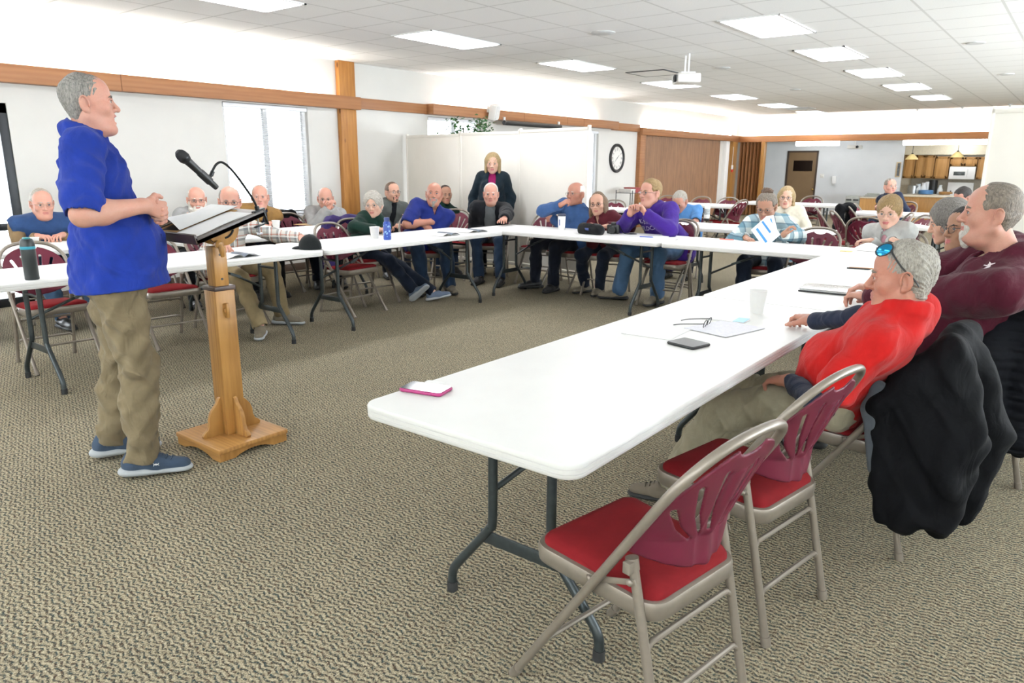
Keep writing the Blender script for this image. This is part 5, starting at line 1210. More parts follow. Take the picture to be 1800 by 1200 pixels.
BLACKJ = C('black_jacket', '#16181d'); GREYSH = C('grey_shirt', '#6f7274'); TEALJ = C('dark_teal_jacket', '#12212b'); MAGENTA = C('magenta_top', '#8c1a55'); BLUEP = C('blue_pullover', '#3f5e8f', weave=500); MAROONJ = C('maroon_jacket', '#5a2029'); PURPLE = C('purple_hoodie', '#3f2380', weave=500); SKY = C('sky_blue_shirt', '#5d93cf'); CREAMJ = C('cream_jacket', '#e4ddca'); SCARF = C('brown_scarf', '#6a5338', weave=300); LGREY = C('light_grey_jacket', '#c4c4c0'); PINK = C('pink_top', '#dba3ad'); DARK = C('black_top', '#15151a'); PATTN = C('navy_sweater', '#222a3e')
PLAIDS = plaid('plaid_shirt', '#b9b4ac', [('u', 0, .34, '#5f6468', .6), ('v', 0, .34, '#5f6468', .6), ('u', .52, .07, '#a2523b', .8), ('v', .52, .07, '#a2523b', .8), ('u', .75, .10, '#e9e6e0', .7), ('v', .75, .10, '#e9e6e0', .7)], .085)
PLAIDT = plaid('teal_plaid', '#c9d2cf', [('u', 0, .42, '#3d6f82', .65), ('v', 0, .42, '#3d6f82', .65), ('u', .6, .10, '#274b60', .7), ('v', .6, .10, '#274b60', .7)], .12)
S_BLUE = C('sneaker_knit', '#3c4a5c', weave=500); S_SOLE = plain('grey_sole', '#a9adb0', .6, var=.03); S_BROWN = plain('brown_suede', '#5b5143', .8, var=.15); S_BLACK = plain('black_shoe', '#1b1b1d', .5, var=.1); S_TAUPE = plain('taupe_shoe', '#6f6656', .8, var=.12); S_GREYB = C('grey_blue_canvas', '#6d7a8e', weave=400); SOCKW = C('white_sock', '#dcdcd8'); SOCKB = C('black_sock', '#17181b')
def top(name, mat_, **k): return dict(name=name, mat=mat_, **k)

# ---------------------------------------------------------------- the speaker
E0 = atd(156, 181, 3.13); hipS = (-3.432, 1.468, .93)
# clasped hands in front of the belly
_f = V3(math.cos(R(62)), math.sin(R(62)), 0); _r = V3(math.sin(R(62)), -math.cos(R(62)), 0)
ck = V3(-3.235, 1.59, 1.235)
spk = person(dict(label='standing man in a bright blue polo and khaki trousers speaking with clasped hands', hero=1, standing=1, skin='pink', hair='grey', brow='greybrown', style='short', s=1.06, hs=.985, sw=.185, drop=.05, ll=.928,
    head=E0, look=(66, 5, 0), body=62, hip=hipS, twist=0, belly=.75, arm_r=1.06, face=dict(jaw=1.08, fat=.7, nose=1.08, open=1, hairline=.010, hair_t=.005, gaze=(0, 1, .05)),
    arms=[dict(w=ck+_f*.0-_r*.085-V3(0, 0, .005), d=_r*.86+_f*.42-V3(0, 0, .28), n=-_f*.9+_r*.3, curl=.75, bare=1, pole=(-.7, -.6, -.5)), dict(w=ck-_f*.03+_r*.062+V3(0, 0, .015), d=-_r*.62+_f*.70-V3(0, 0, .30), n=-_r*.6-_f*.75, curl=.80, bare=1, pole=(.65, -.75, -.35))],
    legs=[dict(a=(-3.64, 1.45, .095), toe=66, up=.1, out=.05), dict(a=(-3.305, 1.435, .095), toe=52, up=.1, out=.05)],
    tops=[top('polo_shirt', ROYAL, sleeve='short', len=.86, hem=-.05, collar=.030, g=.012, wr=1.9, cuts=[(V3(-3.432, 1.468, .905)+_r*.205+_f*.01, V3(-3.432, 1.468, .80)+_r*.215+_f*.012, .004, .034)])], trousers=dict(mat=KHAKI, w=1.10, cuff=.062, up=-.005, wr=2.3), shoes=dict(mat=S_BLUE, sole=S_SOLE, laces=S_BLUE, mark=1)))
# ---------------------------------------------------------------- man in red
E0 = atd(1586, 487, 2.5)
red = person(dict(label='man in a red polo with sunglasses on his head slouching by the near table', hero=1, skin='ruddy', hair='silver', brow='greybrown', style='short', s=.95, hs=.99, sw=.165, drop=.05, head=E0, look=(189, -3, 2), body=180, hip=(-.68, 2.92, .555), nb=(-.435, 2.755, .925), belly=.55,
    face=dict(jaw=1.0, nose=1.22, fat=.2, hairline=-.002, hair_t=.008, hair_amp=1.5, gaze=(0, 1, -.05)), arm_r=.95,
    arms=[dict(w=(-.79, 2.745, .635), d=(-.9, .35, -.2), n=(0, .1, -1), curl=.5, pole=(-.75, -.45, -.05)), dict(w=(-.86, 3.19, .785), d=(-.75, .62, .02), n=(0, 0, -1), curl=.55, pole=(.5, -.3, -.6))],
    legs=[dict(a=(-1.235, 2.735, .085), toe=196, up=1, out=.05), dict(a=(-1.22, 3.20, .09), toe=170, up=1, out=.15)],
    tops=[top('undershirt', NAVYSL, sleeve='long', g=.000, hem=.1, sleeves_only=1), top('polo_shirt', RED, sleeve='short', len=.66, hem=.03, collar=.032, g=.016, wr=1.2, neck0=.012)], trousers=dict(mat=OLIVE, w=1.12, cuff=.070, up=.03, wr=1.6), shoes=dict(mat=S_BROWN, sole=M['rubber'], laces=S_BROWN)))
# ---------------------------------------------------------------- man in maroon
E0 = atd(1742, 375, 3.15)
mar = person(dict(label='big man with a white goatee in a maroon pullover seated at the right', hero=1, skin='pink', hair='greybrown', brow='greybrown', style='recede', s=1.10, hs=1.05, sw=.200, drop=.05, head=E0, look=(193, 3, 0), body=190, hip=(-.40, 3.92, .565), nb=(-.215, 3.80, 1.035), belly=1.3, arm_r=1.2,
    face=dict(jaw=1.12, fat=.8, nose=1.15, hairline=-.004, hair_amp=.5, hair_t=.008, gaze=(0, 1, .03)), beard=dict(c='white', t=.012, len=.022),
    arms=[dict(w=(-.86, 3.86, .79), d=(-.9, .35, 0), n=(0, 0, -1), curl=.5, pole=(-.8, -.2, -.6)), dict(w=(-.85, 4.12, .79), d=(-.9, -.2, 0), n=(0, 0, -1), curl=.5, pole=(.8, -.2, -.6))],
    legs=[dict(a=(-.98, 3.78, .09), toe=185), dict(a=(-.98, 4.14, .09), toe=170)],
    tops=[top('shirt', C('cream_collar_shirt', '#d8cba6'), sleeve='long', g=.003, collar=.034, hem=.1), top('pullover', MAROON, sleeve='long', g=.020, hem=-.02, collar=.024, wr=1.3, vneck=.10)], trousers=dict(mat=DARKJ, w=1.15), shoes=dict(mat=S_BLACK)))

# ---------------------------------------------------------------- the seated audience
def seated(label, E, look, body, hip, arms='lap', legs=None, chair_at=True, chair_lab=None, **k):
    bf = R(body); f = V3(math.cos(bf), math.sin(bf), 0); r = V3(math.sin(bf), -math.cos(bf), 0); h = V3(*hip); fl = V3(h[0], h[1], 0); s = k.get('s', 1.0)
    if arms == 'lap': A = [dict(w=h+f*.34-r*.10+V3(0, 0, .09), curl=.5), dict(w=h+f*.34+r*.10+V3(0, 0, .09), curl=.5)]
    elif arms == 'table': A = [dict(w=V3(*(fl+f*.40-r*.10))+V3(0, 0, .79), d=f*.7+r*.6, curl=.5), dict(w=V3(*(fl+f*.40+r*.10))+V3(0, 0, .79), d=f*.7-r*.6, curl=.5)]
    else: A = arms(h, f, r) if callable(arms) else arms
    if legs is None: Lg = [dict(a=fl+f*.46-r*.13+V3(0, 0, .09), toe=body+8), dict(a=fl+f*.46+r*.13+V3(0, 0, .09), toe=body-8)]
    else: Lg = legs(fl, f, r) if callable(legs) else legs
    if chair_at: chair(h[0]+f[0]*.10, h[1]+f[1]*.10, body, chair_lab or 'red folding chair under the '+label.split(' ', 1)[-1] if False else (chair_lab or label))
    k.setdefault('trousers', dict(mat=JEAN)); k.setdefault('shoes', dict(mat=S_BLACK))
    return person(dict(label=label, head=E, look=look, body=body, hip=hip, arms=A, legs=Lg, **k))
z3 = V3(0, 0, 1)
def crossed(h, f, r): return [dict(w=h+f*.20+r*.070+z3*.275, d=r*.95-f*.25, n=-f, curl=.3, bare=1, pole=(-1.0, .1, -.35)), dict(w=h+f*.235-r*.070+z3*.235, d=-r*.9-f*.3, n=-f, curl=.35, bare=1, pole=(1.0, .1, -.35))]
HS = 1.06
seated('man in a blue fleece vest with tan sleeves seated at the left wall', atx(74, 358, -7.35), (352, -4, 0), 350, (-7.62, 2.66, .56), 'table', hs=HS, s=1.05, hair='silver', style='short', glasses='wire', skin='pink', sw=.19, face=dict(fat=.6),
    tops=[top('shirt_sleeves', TANS, sleeve='long', g=.008, hem=.1), top('fleece_vest', BLVEST, sleeve=None, g=.026, hem=.0, collar=.030)], trousers=dict(mat=JEANL), chair_lab='red folding chair under the man in the blue fleece vest',
    legs=lambda fl, f, r: [dict(a=(-6.88, 2.80, .09), toe=350), dict(a=(-6.95, 2.50, .09), toe=0)])
seated('man with a full white beard in a grey hoodie holding his chin', atx(346, 351, -7.15), (335, -3, 0), 350, (-7.36, 3.92, .56), lambda h, f, r: [dict(w=h+f*.36-r*.1+z3*.23, d=r, curl=.5), dict(w=h+f*.36+r*.03+z3*.27, d=(.1, .1, .95), n=-f, curl=.8, pole=(.4, .3, -1))], hs=HS, hair='white', style='fringe', glasses='round', beard=dict(full=1, c='white', t=.012, len=.045), skin='pink', belly=.6,
    tops=[top('hoodie', HOODG, g=.016, hood=1, hem=-.02)], trousers=dict(mat=BLACKP), chair_lab='red folding chair under the white bearded man')
seated('man in a grey plaid shirt partly hidden by the lectern', atx(404, 354, -5.85), (330, -4, 0), 12, (-6.02, 3.46, .56), lambda h, f, r: [dict(w=V3(-5.50, 3.98, .785), d=(.8, .2, 0), curl=.3), dict(w=V3(-5.40, 3.12, .80), d=(.8, .2, -.1), curl=.7)], hs=HS, s=1.03, hair='grey', style='fringe', glasses='round', skin='pink', belly=.7,
    tops=[top('plaid_shirt', PLAIDS, g=.012, collar=.028, hem=-.02)], trousers=dict(mat=TANP, w=1.08), shoes=dict(mat=S_TAUPE, sole=S_SOLE, sock=SOCKB), legs=lambda fl, f, r: [dict(a=(-5.62, 3.82, .09), toe=30, out=.3), dict(a=(-5.36, 3.42, .09), toe=-38)], chair_lab='red folding chair under the man in plaid')
seated('man in a tan vest over a navy shirt in front of the bright window', atx(457, 346, -7.15), (325, 2, 0), 345, (-7.36, 4.66, .56), 'table', hs=HS, s=1.05, hair='white', style='recede', skin='pink', belly=.6, face=dict(hair_t=.004, fat=.5),
    tops=[top('shirt', NAVYS, g=.008, hem=.0, collar=.02), top('vest', TANV, sleeve=None, g=.028, open=.05, hem=-.02)], trousers=dict(mat=BLACKP), chair_lab='red folding chair under the man in the tan vest')
seated('man in a light grey sweater with hands folded at his mouth', atx(572, 349, -7.10), (322, -6, 0), 330, (-7.34, 5.62, .56), lambda h, f, r: [dict(w=V3(*atx(583, 366, -6.86)), d=(.1, -.5, .8), n=(0, -1, 0), curl=.75, pole=(-.7, .4, -1)), dict(w=V3(*atx(577, 366, -6.86))-r*-.0, d=(.1, .5, .8), n=(0, 1, 0), curl=.75, pole=(.7, .4, -1))], hs=HS, s=1.04, hair='grey', style='fringe', glasses='wire', skin='pink',
    tops=[top('sweater', GREYS, g=.014, turtle=.02, hem=-.02)], trousers=dict(mat=DARKJ), chair_lab='red folding chair under the man in the grey sweater')
GRN = seated('woman with short grey hair in a dark green knit top and long pendant', atx(656, 360, -5.85), (305, -2, 3), 352, (-6.00, 5.10, .55), lambda h, f, r: [dict(w=V3(-5.56, 5.06, .80), d=(.7, -.6, 0), curl=.6), dict(w=V3(-5.52, 4.88, .80), d=(.7, .6, 0), curl=.6)], female=1, hs=1.05, s=.98, hair='silver', style='bangs', glasses='wire', skin='pale', face=dict(hair_t=.020, curl=1, hair_amp=1.3, hairline=-.028),
    tops=[top('knit_top', GREEN, g=.014, turtle=.035, hem=-.02)], trousers=dict(mat=DARKJ), shoes=dict(mat=S_GREYB, sole=S_SOLE), legs=lambda fl, f, r: [dict(a=(-5.36, 5.52, .10), toe=40, tip=12), dict(a=(-5.47, 5.34, .13), toe=20, tip=40, rollf=-25)], chair_lab='red folding chair under the woman in dark green')
seated('man with glasses in an open grey jacket seated against the wall', atx(690, 338, -7.1), (346, 4, 0), 335, (-7.30, 6.62, .56), 'lap', hs=HS, hair='brown', style='short', glasses='round', skin='fair', beard=dict(c='brown', t=.003, len=.002),
    tops=[top('shirt', BLACKJ, g=.006, hem=.0), top('jacket', GREYJ, g=.024, open=.045, hood=1, hem=-.04)], trousers=dict(mat=NAVYP), chair_lab='red folding chair under the man in the grey jacket')
seated('bald man with a grey goatee in a deep blue polo with folded arms', atx(763, 341, -5.85), (312, 8, -4), 325, (-6.05, 6.02, .56), crossed, hs=1.08, s=1.06, sw=.180, arm_r=1.12, hair='grey', style=None, brow='brown', beard=dict(c='grey', t=.008, len=.018), skin='ruddy', belly=.8, face=dict(jaw=1.08, fat=.5),
    tops=[top('polo_shirt', DBLUE, sleeve='short', len=.85, g=.014, collar=.03, hem=-.02, vneck=.10)], shoes=dict(mat=S_TAUPE), trousers=dict(mat=JEAN, w=1.1), legs=lambda fl, f, r: [dict(a=(-5.58, 6.02, .09), toe=330), dict(a=(-5.72, 5.74, .09), toe=300)], chair_lab='red folding chair under the bald man with folded arms')
seated('man half hidden behind the bald man in the blue polo', atx(783, 342, -6.9), (330, 0, 0), 330, (-7.02, 7.28, .56), 'lap', hs=1.02, hair='dark', style='short', skin='tan', tops=[top('shirt', GREEN, g=.012)], chair_lab='red folding chair behind the bald man with folded arms')
seated('white haired man in an open black jacket and grey shirt at the corner', aty(863, 341, 6.98), (306, 0, 0), 300, (-5.93, 7.20, .56), lambda h, f, r: [dict(w=V3(*atz(885, 396, .775)), d=f, curl=.3, pole=(-.8, -.2, -.4)), dict(w=h+f*.30+r*.06+z3*.06, curl=.5)], hs=1.08, s=1.06, hair='white', style='recede', face=dict(hair_t=.005, jaw=1.05, fat=.4), skin='pink',
    tops=[top('shirt', GREYSH, g=.008, hem=-.02, collar=.028), top('jacket', BLACKJ, g=.028, open=.075, collar=.02, hem=-.06)], trousers=dict(mat=JEAN), legs=lambda fl, f, r: [dict(a=(-5.46, 6.78, .09), toe=300), dict(a=(-5.74, 6.72, .09), toe=290)], chair_lab='red folding chair under the white haired man')
E0 = aty(866, 287, 7.45)
person(dict(label='blond woman standing by the cream partition in a dark coat and magenta top', standing=1, female=1, hs=1.05, s=.95, head=E0, look=(306, -4, 0), body=304, hip=(E0[0]-.02, 7.46, .86), hair='blond', style='shaggy', face=dict(lipstick=1), skin='pale', arms=[dict(w=(E0[0]+.20, 7.52, .80), d=(0, 0, -1), curl=.4), dict(w=(E0[0]-.22, 7.28, .80), d=(0, 0, -1), curl=.4)],
    legs=[dict(a=(E0[0]+.07, 7.46, .09), up=.1), dict(a=(E0[0]-.10, 7.36, .09), up=.1)], tops=[top('top', MAGENTA, g=.006, hem=.0), top('coat', TEALJ, g=.026, open=.055, hood=1, hem=-.22)], trousers=dict(mat=BLACKP), shoes=dict(mat=S_BLACK)))
seated('balding man in a blue pullover resting his chin on his hand', aty(1012, 341, 7.05), (262, 4, 0), 262, (-4.70, 7.25, .56), lambda h, f, r: [dict(w=h+f*.26+r*.12+z3*.26, d=r, n=-f, curl=.5, pole=(-.9, 0, -.5)), dict(w=V3(*aty(984, 361, 6.80)), d=(.55, .2, .35), n=(0, .3, -.4), curl=.75, pole=(.9, .1, -.5))], hs=1.08, s=1.06, hair='white', style='fringe', glasses='wire', face=dict(hair_t=.003), skin='ruddy', belly=.7,
    tops=[top('pullover', BLUEP, g=.016, collar=.02, hem=-.02)], trousers=dict(mat=NAVYP), legs=lambda fl, f, r: [dict(a=(-4.72, 6.84, .09), toe=275, tip=0), dict(a=(-5.02, 6.90, .09), toe=235)], shoes=dict(mat=S_BLACK, sock=SOCKW), chair_lab='red folding chair under the man in the blue pullover')
seated('smiling woman with glasses in a maroon zip jacket behind the camera bag', aty(1051, 358, 7.05), (286, -2, 4), 280, (-4.20, 7.25, .55), 'table', female=1, hs=1.05, s=.97, hair='auburn', style='long', glasses='round', skin='fair', face=dict(hair_len=-.15, hair_t=.006, hairline=.026),
    tops=[top('zip_jacket', MAROONJ, g=.018, collar=.03, hem=-.02, vneck=.09)], trousers=dict(mat=DARKJ), shoes=dict(mat=S_TAUPE), legs=lambda fl, f, r: [dict(a=(-4.18, 6.98, .09), toe=275), dict(a=(-4.40, 7.02, .09), toe=255)], chair_lab='red folding chair under the woman in the maroon jacket')
def purp(h, f, r): return [dict(w=V3(*aty(1136, 377, 6.62)), d=(-.45, -.1, .75), n=(-.7, -.3, 0), curl=.75, pole=(-.9, .3, -.8)), dict(w=V3(*aty(1107, 377, 6.62)), d=(.35, -.1, .8), n=(.7, -.3, 0), curl=.75, pole=(.9, .3, -.8))]
PUR = seated('sandy haired man with glasses in a purple hoodie with hands raised to his chin', aty(1143, 339, 6.95), (250, 3, 0), 262, (-3.45, 7.28, .57), purp, hs=1.13, s=1.12, sw=.20, hair='sandy', style='full', glasses='round', skin='pink', belly=.8, face=dict(hair_t=.012, jaw=1.06, fat=.6),
    tops=[top('undershirt', C('mint_shirt', '#9fd0b4'), g=.002, hem=.1, turtle=.01), top('hoodie', PURPLE, g=.020, hood=1, hem=-.04)], trousers=dict(mat=JEANL, w=1.1), shoes=dict(mat=S_TAUPE, sock=SOCKW), legs=lambda fl, f, r: [dict(a=(-3.42, 6.88, .09), toe=265), dict(a=(-3.88, 6.88, .09), toe=205)], chair_lab='red folding chair under the man in the purple hoodie')
seated('grey haired man in a sky blue shirt looking down at a phone', aty(1195, 354, 9.0), (272, -30, 0), 285, (-4.18, 9.18, .55), lambda h, f, r: [dict(w=V3(*aty(1194, 395, 8.68)), d=-r*.5+f*.6, n=z3, curl=.5, pole=(-.8, 0, -.6), bare=1), dict(w=V3(*aty(1170, 391, 8.70)), d=r*.7+f*.4, n=(0, 0, -1), curl=.4, pole=(.8, 0, -.6), bare=1)], hs=1.08, s=1.05, hair='silver', style='short', face=dict(hair_t=.010), skin='pink', belly=.6,
    tops=[top('shirt', SKY, sleeve='short', g=.012, collar=.025, hem=-.02)], trousers=dict(mat=NAVYP), chair_lab='red folding chair under the man with the phone')
def reader(h, f, r): return [dict(w=V3(*aty(1378, 412, 6.83)), d=-r*.4+z3*.6-f*-.1, n=-r, curl=.6, pole=(-.9, -.2, -.6)), dict(w=V3(*aty(1310, 418, 6.83)), d=f*.5+r*-.6+z3*-.1, n=(0, 0, -1), curl=.5, pole=(.9, -.2, -.6))]
seated('woman in a teal plaid shirt with dark hair in a bun reading white sheets', aty(1347, 363, 7.15), (276, -20, 0), 278, (-2.44, 7.35, .55), reader, female=1, hs=1.07, s=1.04, hair='greybrown', style='bun', glasses='round', skin='tan', belly=.6, tops=[top('plaid_shirt', PLAIDT, g=.018, collar=.024, hem=-.03)], trousers=dict(mat=DARKJ), chair_lab='red folding chair under the woman reading white sheets')
seated('blond woman in a cream jacket and brown scarf behind the reading woman', aty(1382, 347, 9.1), (284, 0, 0), 285, (-2.86, 9.25, .55), 'lap', female=1, hs=1.05, hair='blond', style='bob', glasses='round', skin='pale', face=dict(hair_len=-.08, hair_t=.012), tops=[top('jacket', CREAMJ, g=.018, open=.03, hem=-.03), top('top', C('yellow_top', '#d9cf9a'), g=.006)], trousers=dict(mat=DARKJ), chair_lab='red folding chair under the woman in the brown scarf')
seated('short haired woman in a light grey jacket and pink top at the table corner', aty(1563, 372, 7.05), (268, -10, 0), 262, (-1.28, 7.25, .55), lambda h, f, r: [dict(w=h+f*.34+r*.10+z3*.25, d=r+f*.2, n=(0, 0, -1), curl=.4), dict(w=h+f*.37-r*.08+z3*.27, d=-r+f*.2, n=(0, 0, -1), curl=.4)], female=1, hs=1.10, s=1.02, hair='sandy', style='bangs', glasses='wire', skin='pale', face=dict(hair_t=.016, lipstick=1, hairline=-.02),
    tops=[top('top', PINK, g=.008, turtle=.015), top('jacket', LGREY, g=.020, open=.035, collar=.02, hem=-.03)], trousers=dict(mat=DARKJ), chair_lab='red folding chair under the woman in the light grey jacket')
seated('far man leaning back by the kitchen counter in a dark patterned sweater', aty(1565, 328, 13.6), (310, 6, 0), 240, (-2.45, 13.75, .60), 'table', hs=1.08, s=1.05, hair='greybrown', style='short', glasses='wire', skin='pink', tops=[top('sweater', PATTN, g=.016, turtle=.02)], chair_lab='far red folding chair under the man by the kitchen counter')
seated('woman with long grey hair turned away beyond the woman with dark hair', atd(1668, 390, 5.0), (196, -14, 0), 190, (-.46, 5.80, .55), 'table', female=1, hs=1.16, hair='longgrey', style='long', skin='fair', face=dict(hair_len=-.26, hair_t=.024, hairline=.0), tops=[top('top', DARK, g=.012, turtle=.02)], trousers=dict(mat=DARKJ), chair_lab='red folding chair under the woman with long grey hair')
seated('smiling dark haired woman with glasses beside the man in maroon', atd(1696, 404, 4.35), (222, 4, 4), 195, (-.36, 5.02, .55), 'lap', female=1, near=1, hs=1.10, hair='dark', style='long', glasses='big', skin='brown', face=dict(hair_len=-.20, hair_t=.012, lipstick=1), tops=[top('top', DARK, g=.010, hem=-.02)], trousers=dict(mat=DARKJ), chair_lab='red folding chair under the dark haired woman')
seated('dark haired person far behind bending beside the right partition', atd(1692, 347, 10.2), (235, -25, 0), 235, (-.82, 11.15, .55), 'table', hs=1.12, hair='dark', style='full', skin='pink', face=dict(hair_t=.014), tops=[top('shirt', NAVYS, g=.012)], trousers=dict(mat=NAVYP), chair_lab='red folding chair under the far dark haired person')
chair(-.58, 3.02, 178, 'red folding chair under the man in red with a black jacket over its back')
chair(-.30, 4.02, 185, 'red folding chair under the man in maroon with a quilted jacket over its back')
# ---------------------------------------------------------------- things on the tables
def on(px, py, z=TZ): p = atz(px, py, z); return p
def phone(p4, name, lab, body, screen, th=.011, face=True):
    a, b_, c_, d_ = [Vector((q.x, q.y, 0)) for q in p4]; cen = (a+b_+c_+d_)/4; ux = ((b_-a)+(c_-d_)).normalized(); L_ = max((b_-a).length, (c_-d_).length); W_ = max((d_-a).length, (c_-b_).length); ang = math.atan2(ux.y, ux.x)
    e = empty(name, lab, 'phone', (cen.x, cen.y, TZ+.001), ang)
    m = MB(); o_ = [(0, .003), (.002, 0), (0, 0)]; pr_ = [(-.003, 0), (0, .003), (0, th-.003), (-.003, th)]; m.loft([[(x, y, z) for x, y in rrect(L_+2*q, W_+2*q, .013+q, 5)] for q, z in pr_]); m.build('case', body, e, smooth=50)
    m = MB(); m.loft([[(x, y, z) for x, y in rrect(L_-.008, W_-.008, .010, 5)] for z in (th-.001, th+.0006)]); m.build('screen', screen, e, smooth=0)
    return e
SCR = plain('phone_screen', '#3c4347', .08, var=.02)
e = phone([on(703, 687), on(727, 674), on(796, 686), on(771, 700)], 'mobile_phone', 'phone in a raspberry pink case near the corner of the nearest table', plain('pink_case', '#8e1f5a', .4), SCR)
m = MB(); m.loft([[(x+.0, y, .0117) for x, y in rrect(.028, .062, .008, 4)], [(x, y, .0119) for x, y in rrect(.028, .062, .008, 4)]]); m.v = [(v[0]+.055, v[1], v[2]) for v in m.v]; m.build('white_end', M['white'], e, smooth=0)
e = phone([on(1178, 603), on(1215, 597), on(1238, 608), on(1210, 617)], 'mobile_phone', 'black phone lying beside the reading glasses', M['black'], plain('phone_back', '#3f4447', .3), .010)
m = MB(); m.box((-.045, -.037, .005), (.018, .003, .004)); m.build('side_button', plain('yellow_button', '#d8c62c', .5), e)
# reading glasses lying open
rg = empty('reading_glasses', 'black framed reading glasses lying open on the nearest table', 'glasses', tuple(on(1243, 574)), R(8))
m = MB()
for s_ in (-1, 1):
    ring = [(.004*math.sin(a)+.0, s_*.034+.026*math.cos(a), .019+.017*math.sin(a)) for a in np.linspace(0, 2*PI, 19)[:-1]]; m.tube(ring, .0017, 6, closed=True)
m.tube([(0, -.008, .022), (0, 0, .026), (0, .008, .022)], .0018, 6); m.build('front_frame', M['black'], rg)
for s_ in (-1, 1): m = MB(); m.tube([(0, s_*.062, .024), (-.02, s_*.066, .022), (-.10, s_*.062, .012), (-.135, s_*.056, .003)], .0019, 6, smooth=3); m.build('temple', M['black'], rg)
for s_ in (-1, 1): m = MB(); m.add([(.004*math.sin(a), s_*.034+.025*math.cos(a), .019+.016*math.sin(a)) for a in np.linspace(0, 2*PI, 19)[:-1]], [tuple(range(18))]); m.build('lens', LENS, rg)
# papers and booklets lying flat (corner pixels -> true size sheets)
def flat(cx, cy, w_, h_, ang, name, lab, mat_, th=.0015, z=TZ, cat='paper', group=None):
    m = MB(); m.box((0, 0, th/2), (w_, h_, th)); o = m.build(name, mat_, None, (cx, cy, z+.0006), smooth=0); o.rotation_euler = (0, 0, R(ang)); return tag(o, lab, cat, group)
flat(-1.365, 2.78, .216, .28, 4, 'paper_sheet', 'blank white sheet on the nearest table beside the black phone', M['paper'])
flat(-1.16, 3.00, .216, .28, -14, 'paper_sheet', 'white printed sheet under the reading glasses', plain('printed_sheet', '#ecebf2', .7, var=.05, scale=60), z=TZ+.002)
e = flat(-1.235, 3.19, .20, .10, 4, 'booklet', 'white booklet with a pale blue end behind the reading glasses', M['paper'], .006, cat='booklet')
m = MB(); m.box((.075, 0, .0068), (.05, .10, .0012)); m.build('cover_art', plain('pale_blue_print', '#a9d8ee', .5), e, smooth=0)
flat(-1.03, 4.78, .216, .28, 20, 'paper_sheet', 'white sheet lying beyond the black folder', M['paper']); flat(-1.40, 4.9, .216, .28, -5, 'paper_sheet', 'white sheet on the middle table left of the pens', M['paper'])
e = empty('portfolio', 'closed black folder with a silvery cover on the middle table', 'folder', (-1.065, 4.33, TZ+.001), R(4))
m = MB(); m.box((0, 0, .004), (.315, .24, .007)); m.build('back_cover', M['black'], e, bevel=.003)
m = MB(); m.box((0, .002, .0125), (.30, .23, .008)); m.build('pages', M['paper'], e, smooth=0)
m = MB(); m.grid(lambda u, v: Vector((-.157+.315*u, -.12+.24*v, .019+.004*math.sin(PI*v))), 4, 8); m.grid(lambda u, v: Vector((-.157+.315*u, -.12+.24*v, .0172+.004*math.sin(PI*v))), 4, 8); m.build('front_cover', plain('folder_cover', '#6e6e64', .25, var=.15, scale=6), e)
def pen(x, y, ang, L_, mat_, lab, z=TZ):
    m = MB(); m.tube([(-L_/2, 0, .005), (L_/2*.8, 0, .005), (L_/2, 0, .0045)], [.0048, .0048, .001], 8); o = m.build('pen', mat_, None, (x, y, z+.0006)); o.rotation_euler = (0, 0, R(ang)); return tag(o, lab, 'pen')
pen(-1.17, 5.40, 12, .15, M['black'], 'black pen beside the wooden pencil near the far end of the right table'); pen(-1.16, 5.44, 14, .16, plain('pencil_wood', '#c08a5a', .5), 'wooden pencil near the far end of the right table')
pen(-2.66, 6.76, 8, .14, plain('red_marker', '#d8604f', .4), 'orange red marker on the back table left of the reading woman')
# cups, bottles
def cup(px, py, lab, r0=.030, r1=.042, h_=.095, z=TZ):
    p = on(px, py, z); m = MB(); m.lathe([(0, .001), (r0, 0), (r1, h_-.004), (r1+.003, h_), (r1, h_), (r1-.004, h_-.006), (r0-.003, .006), (0, .005)], 28, caps=False); o = m.build('foam_cup', plain('white_foam', '#f3f2ef', .6, var=.01), None, (p.x, p.y, z)); return tag(o, lab, 'cup', 'white foam cups')
cup(1330, 549, 'white foam cup on the nearest table behind the reading glasses', h_=.11); cup(659, 419, 'white foam cup left of the blue bottle', .034, .047, .11); cup(61, 438, 'white foam cup in front of the man in the blue fleece vest'); cup(486, 404, 'white foam cup in front of the man in the tan vest', h_=.10)
p = on(681, 421); e = empty('water_bottle', 'blue flowered water bottle in front of the woman in dark green', 'bottle', (p.x, p.y, TZ))
m = MB(); m.lathe([(0, 0), (.034, 0), (.036, .006), (.036, .145), (.030, .162), (.024, .17), (0, .17)], 24); m.build('body', None or plain('blue_bottle', '#1f3f8f', .35, var=.2, scale=14), e)
m = MB(); rng = random.Random(3)
for i in range(34):
    a_ = rng.uniform(0, 2*PI); z_ = rng.uniform(.02, .14); rr = rng.uniform(.004, .009); m.add([(.0366*math.cos(a_+rr/.036*math.cos(t_)), .0366*math.sin(a_+rr/.036*math.cos(t_)), z_+rr*math.sin(t_)) for t_ in np.linspace(0, 2*PI, 7)[:-1]], [tuple(range(6))])
m.build('flower_print', plain('pale_flower', '#8fb4de', .4), e, smooth=0); m = MB(); m.lathe([(.024, .168), (.026, .17), (.026, .20), (.020, .206), (0, .206)], 20); m.build('cap', plain('navy_cap', '#1b2c5e', .4), e)
p = on(57, 491); e = empty('water_bottle', 'black insulated bottle with a teal lid on the end of the left table', 'bottle', (p.x, p.y, TZ))
m = MB(); m.lathe([(0, 0), (.036, 0), (.039, .005), (.0395, .185), (0, .185)], 28); m.build('body', plain('bottle_black', '#1f2425', .4, var=.05), e)
m = MB(); m.lathe([(.0395, .183), (.0405, .185), (.0405, .198), (.0395, .20), (0, .2)], 28); m.build('band', plain('teal_band', '#2f8fa4', .4), e)
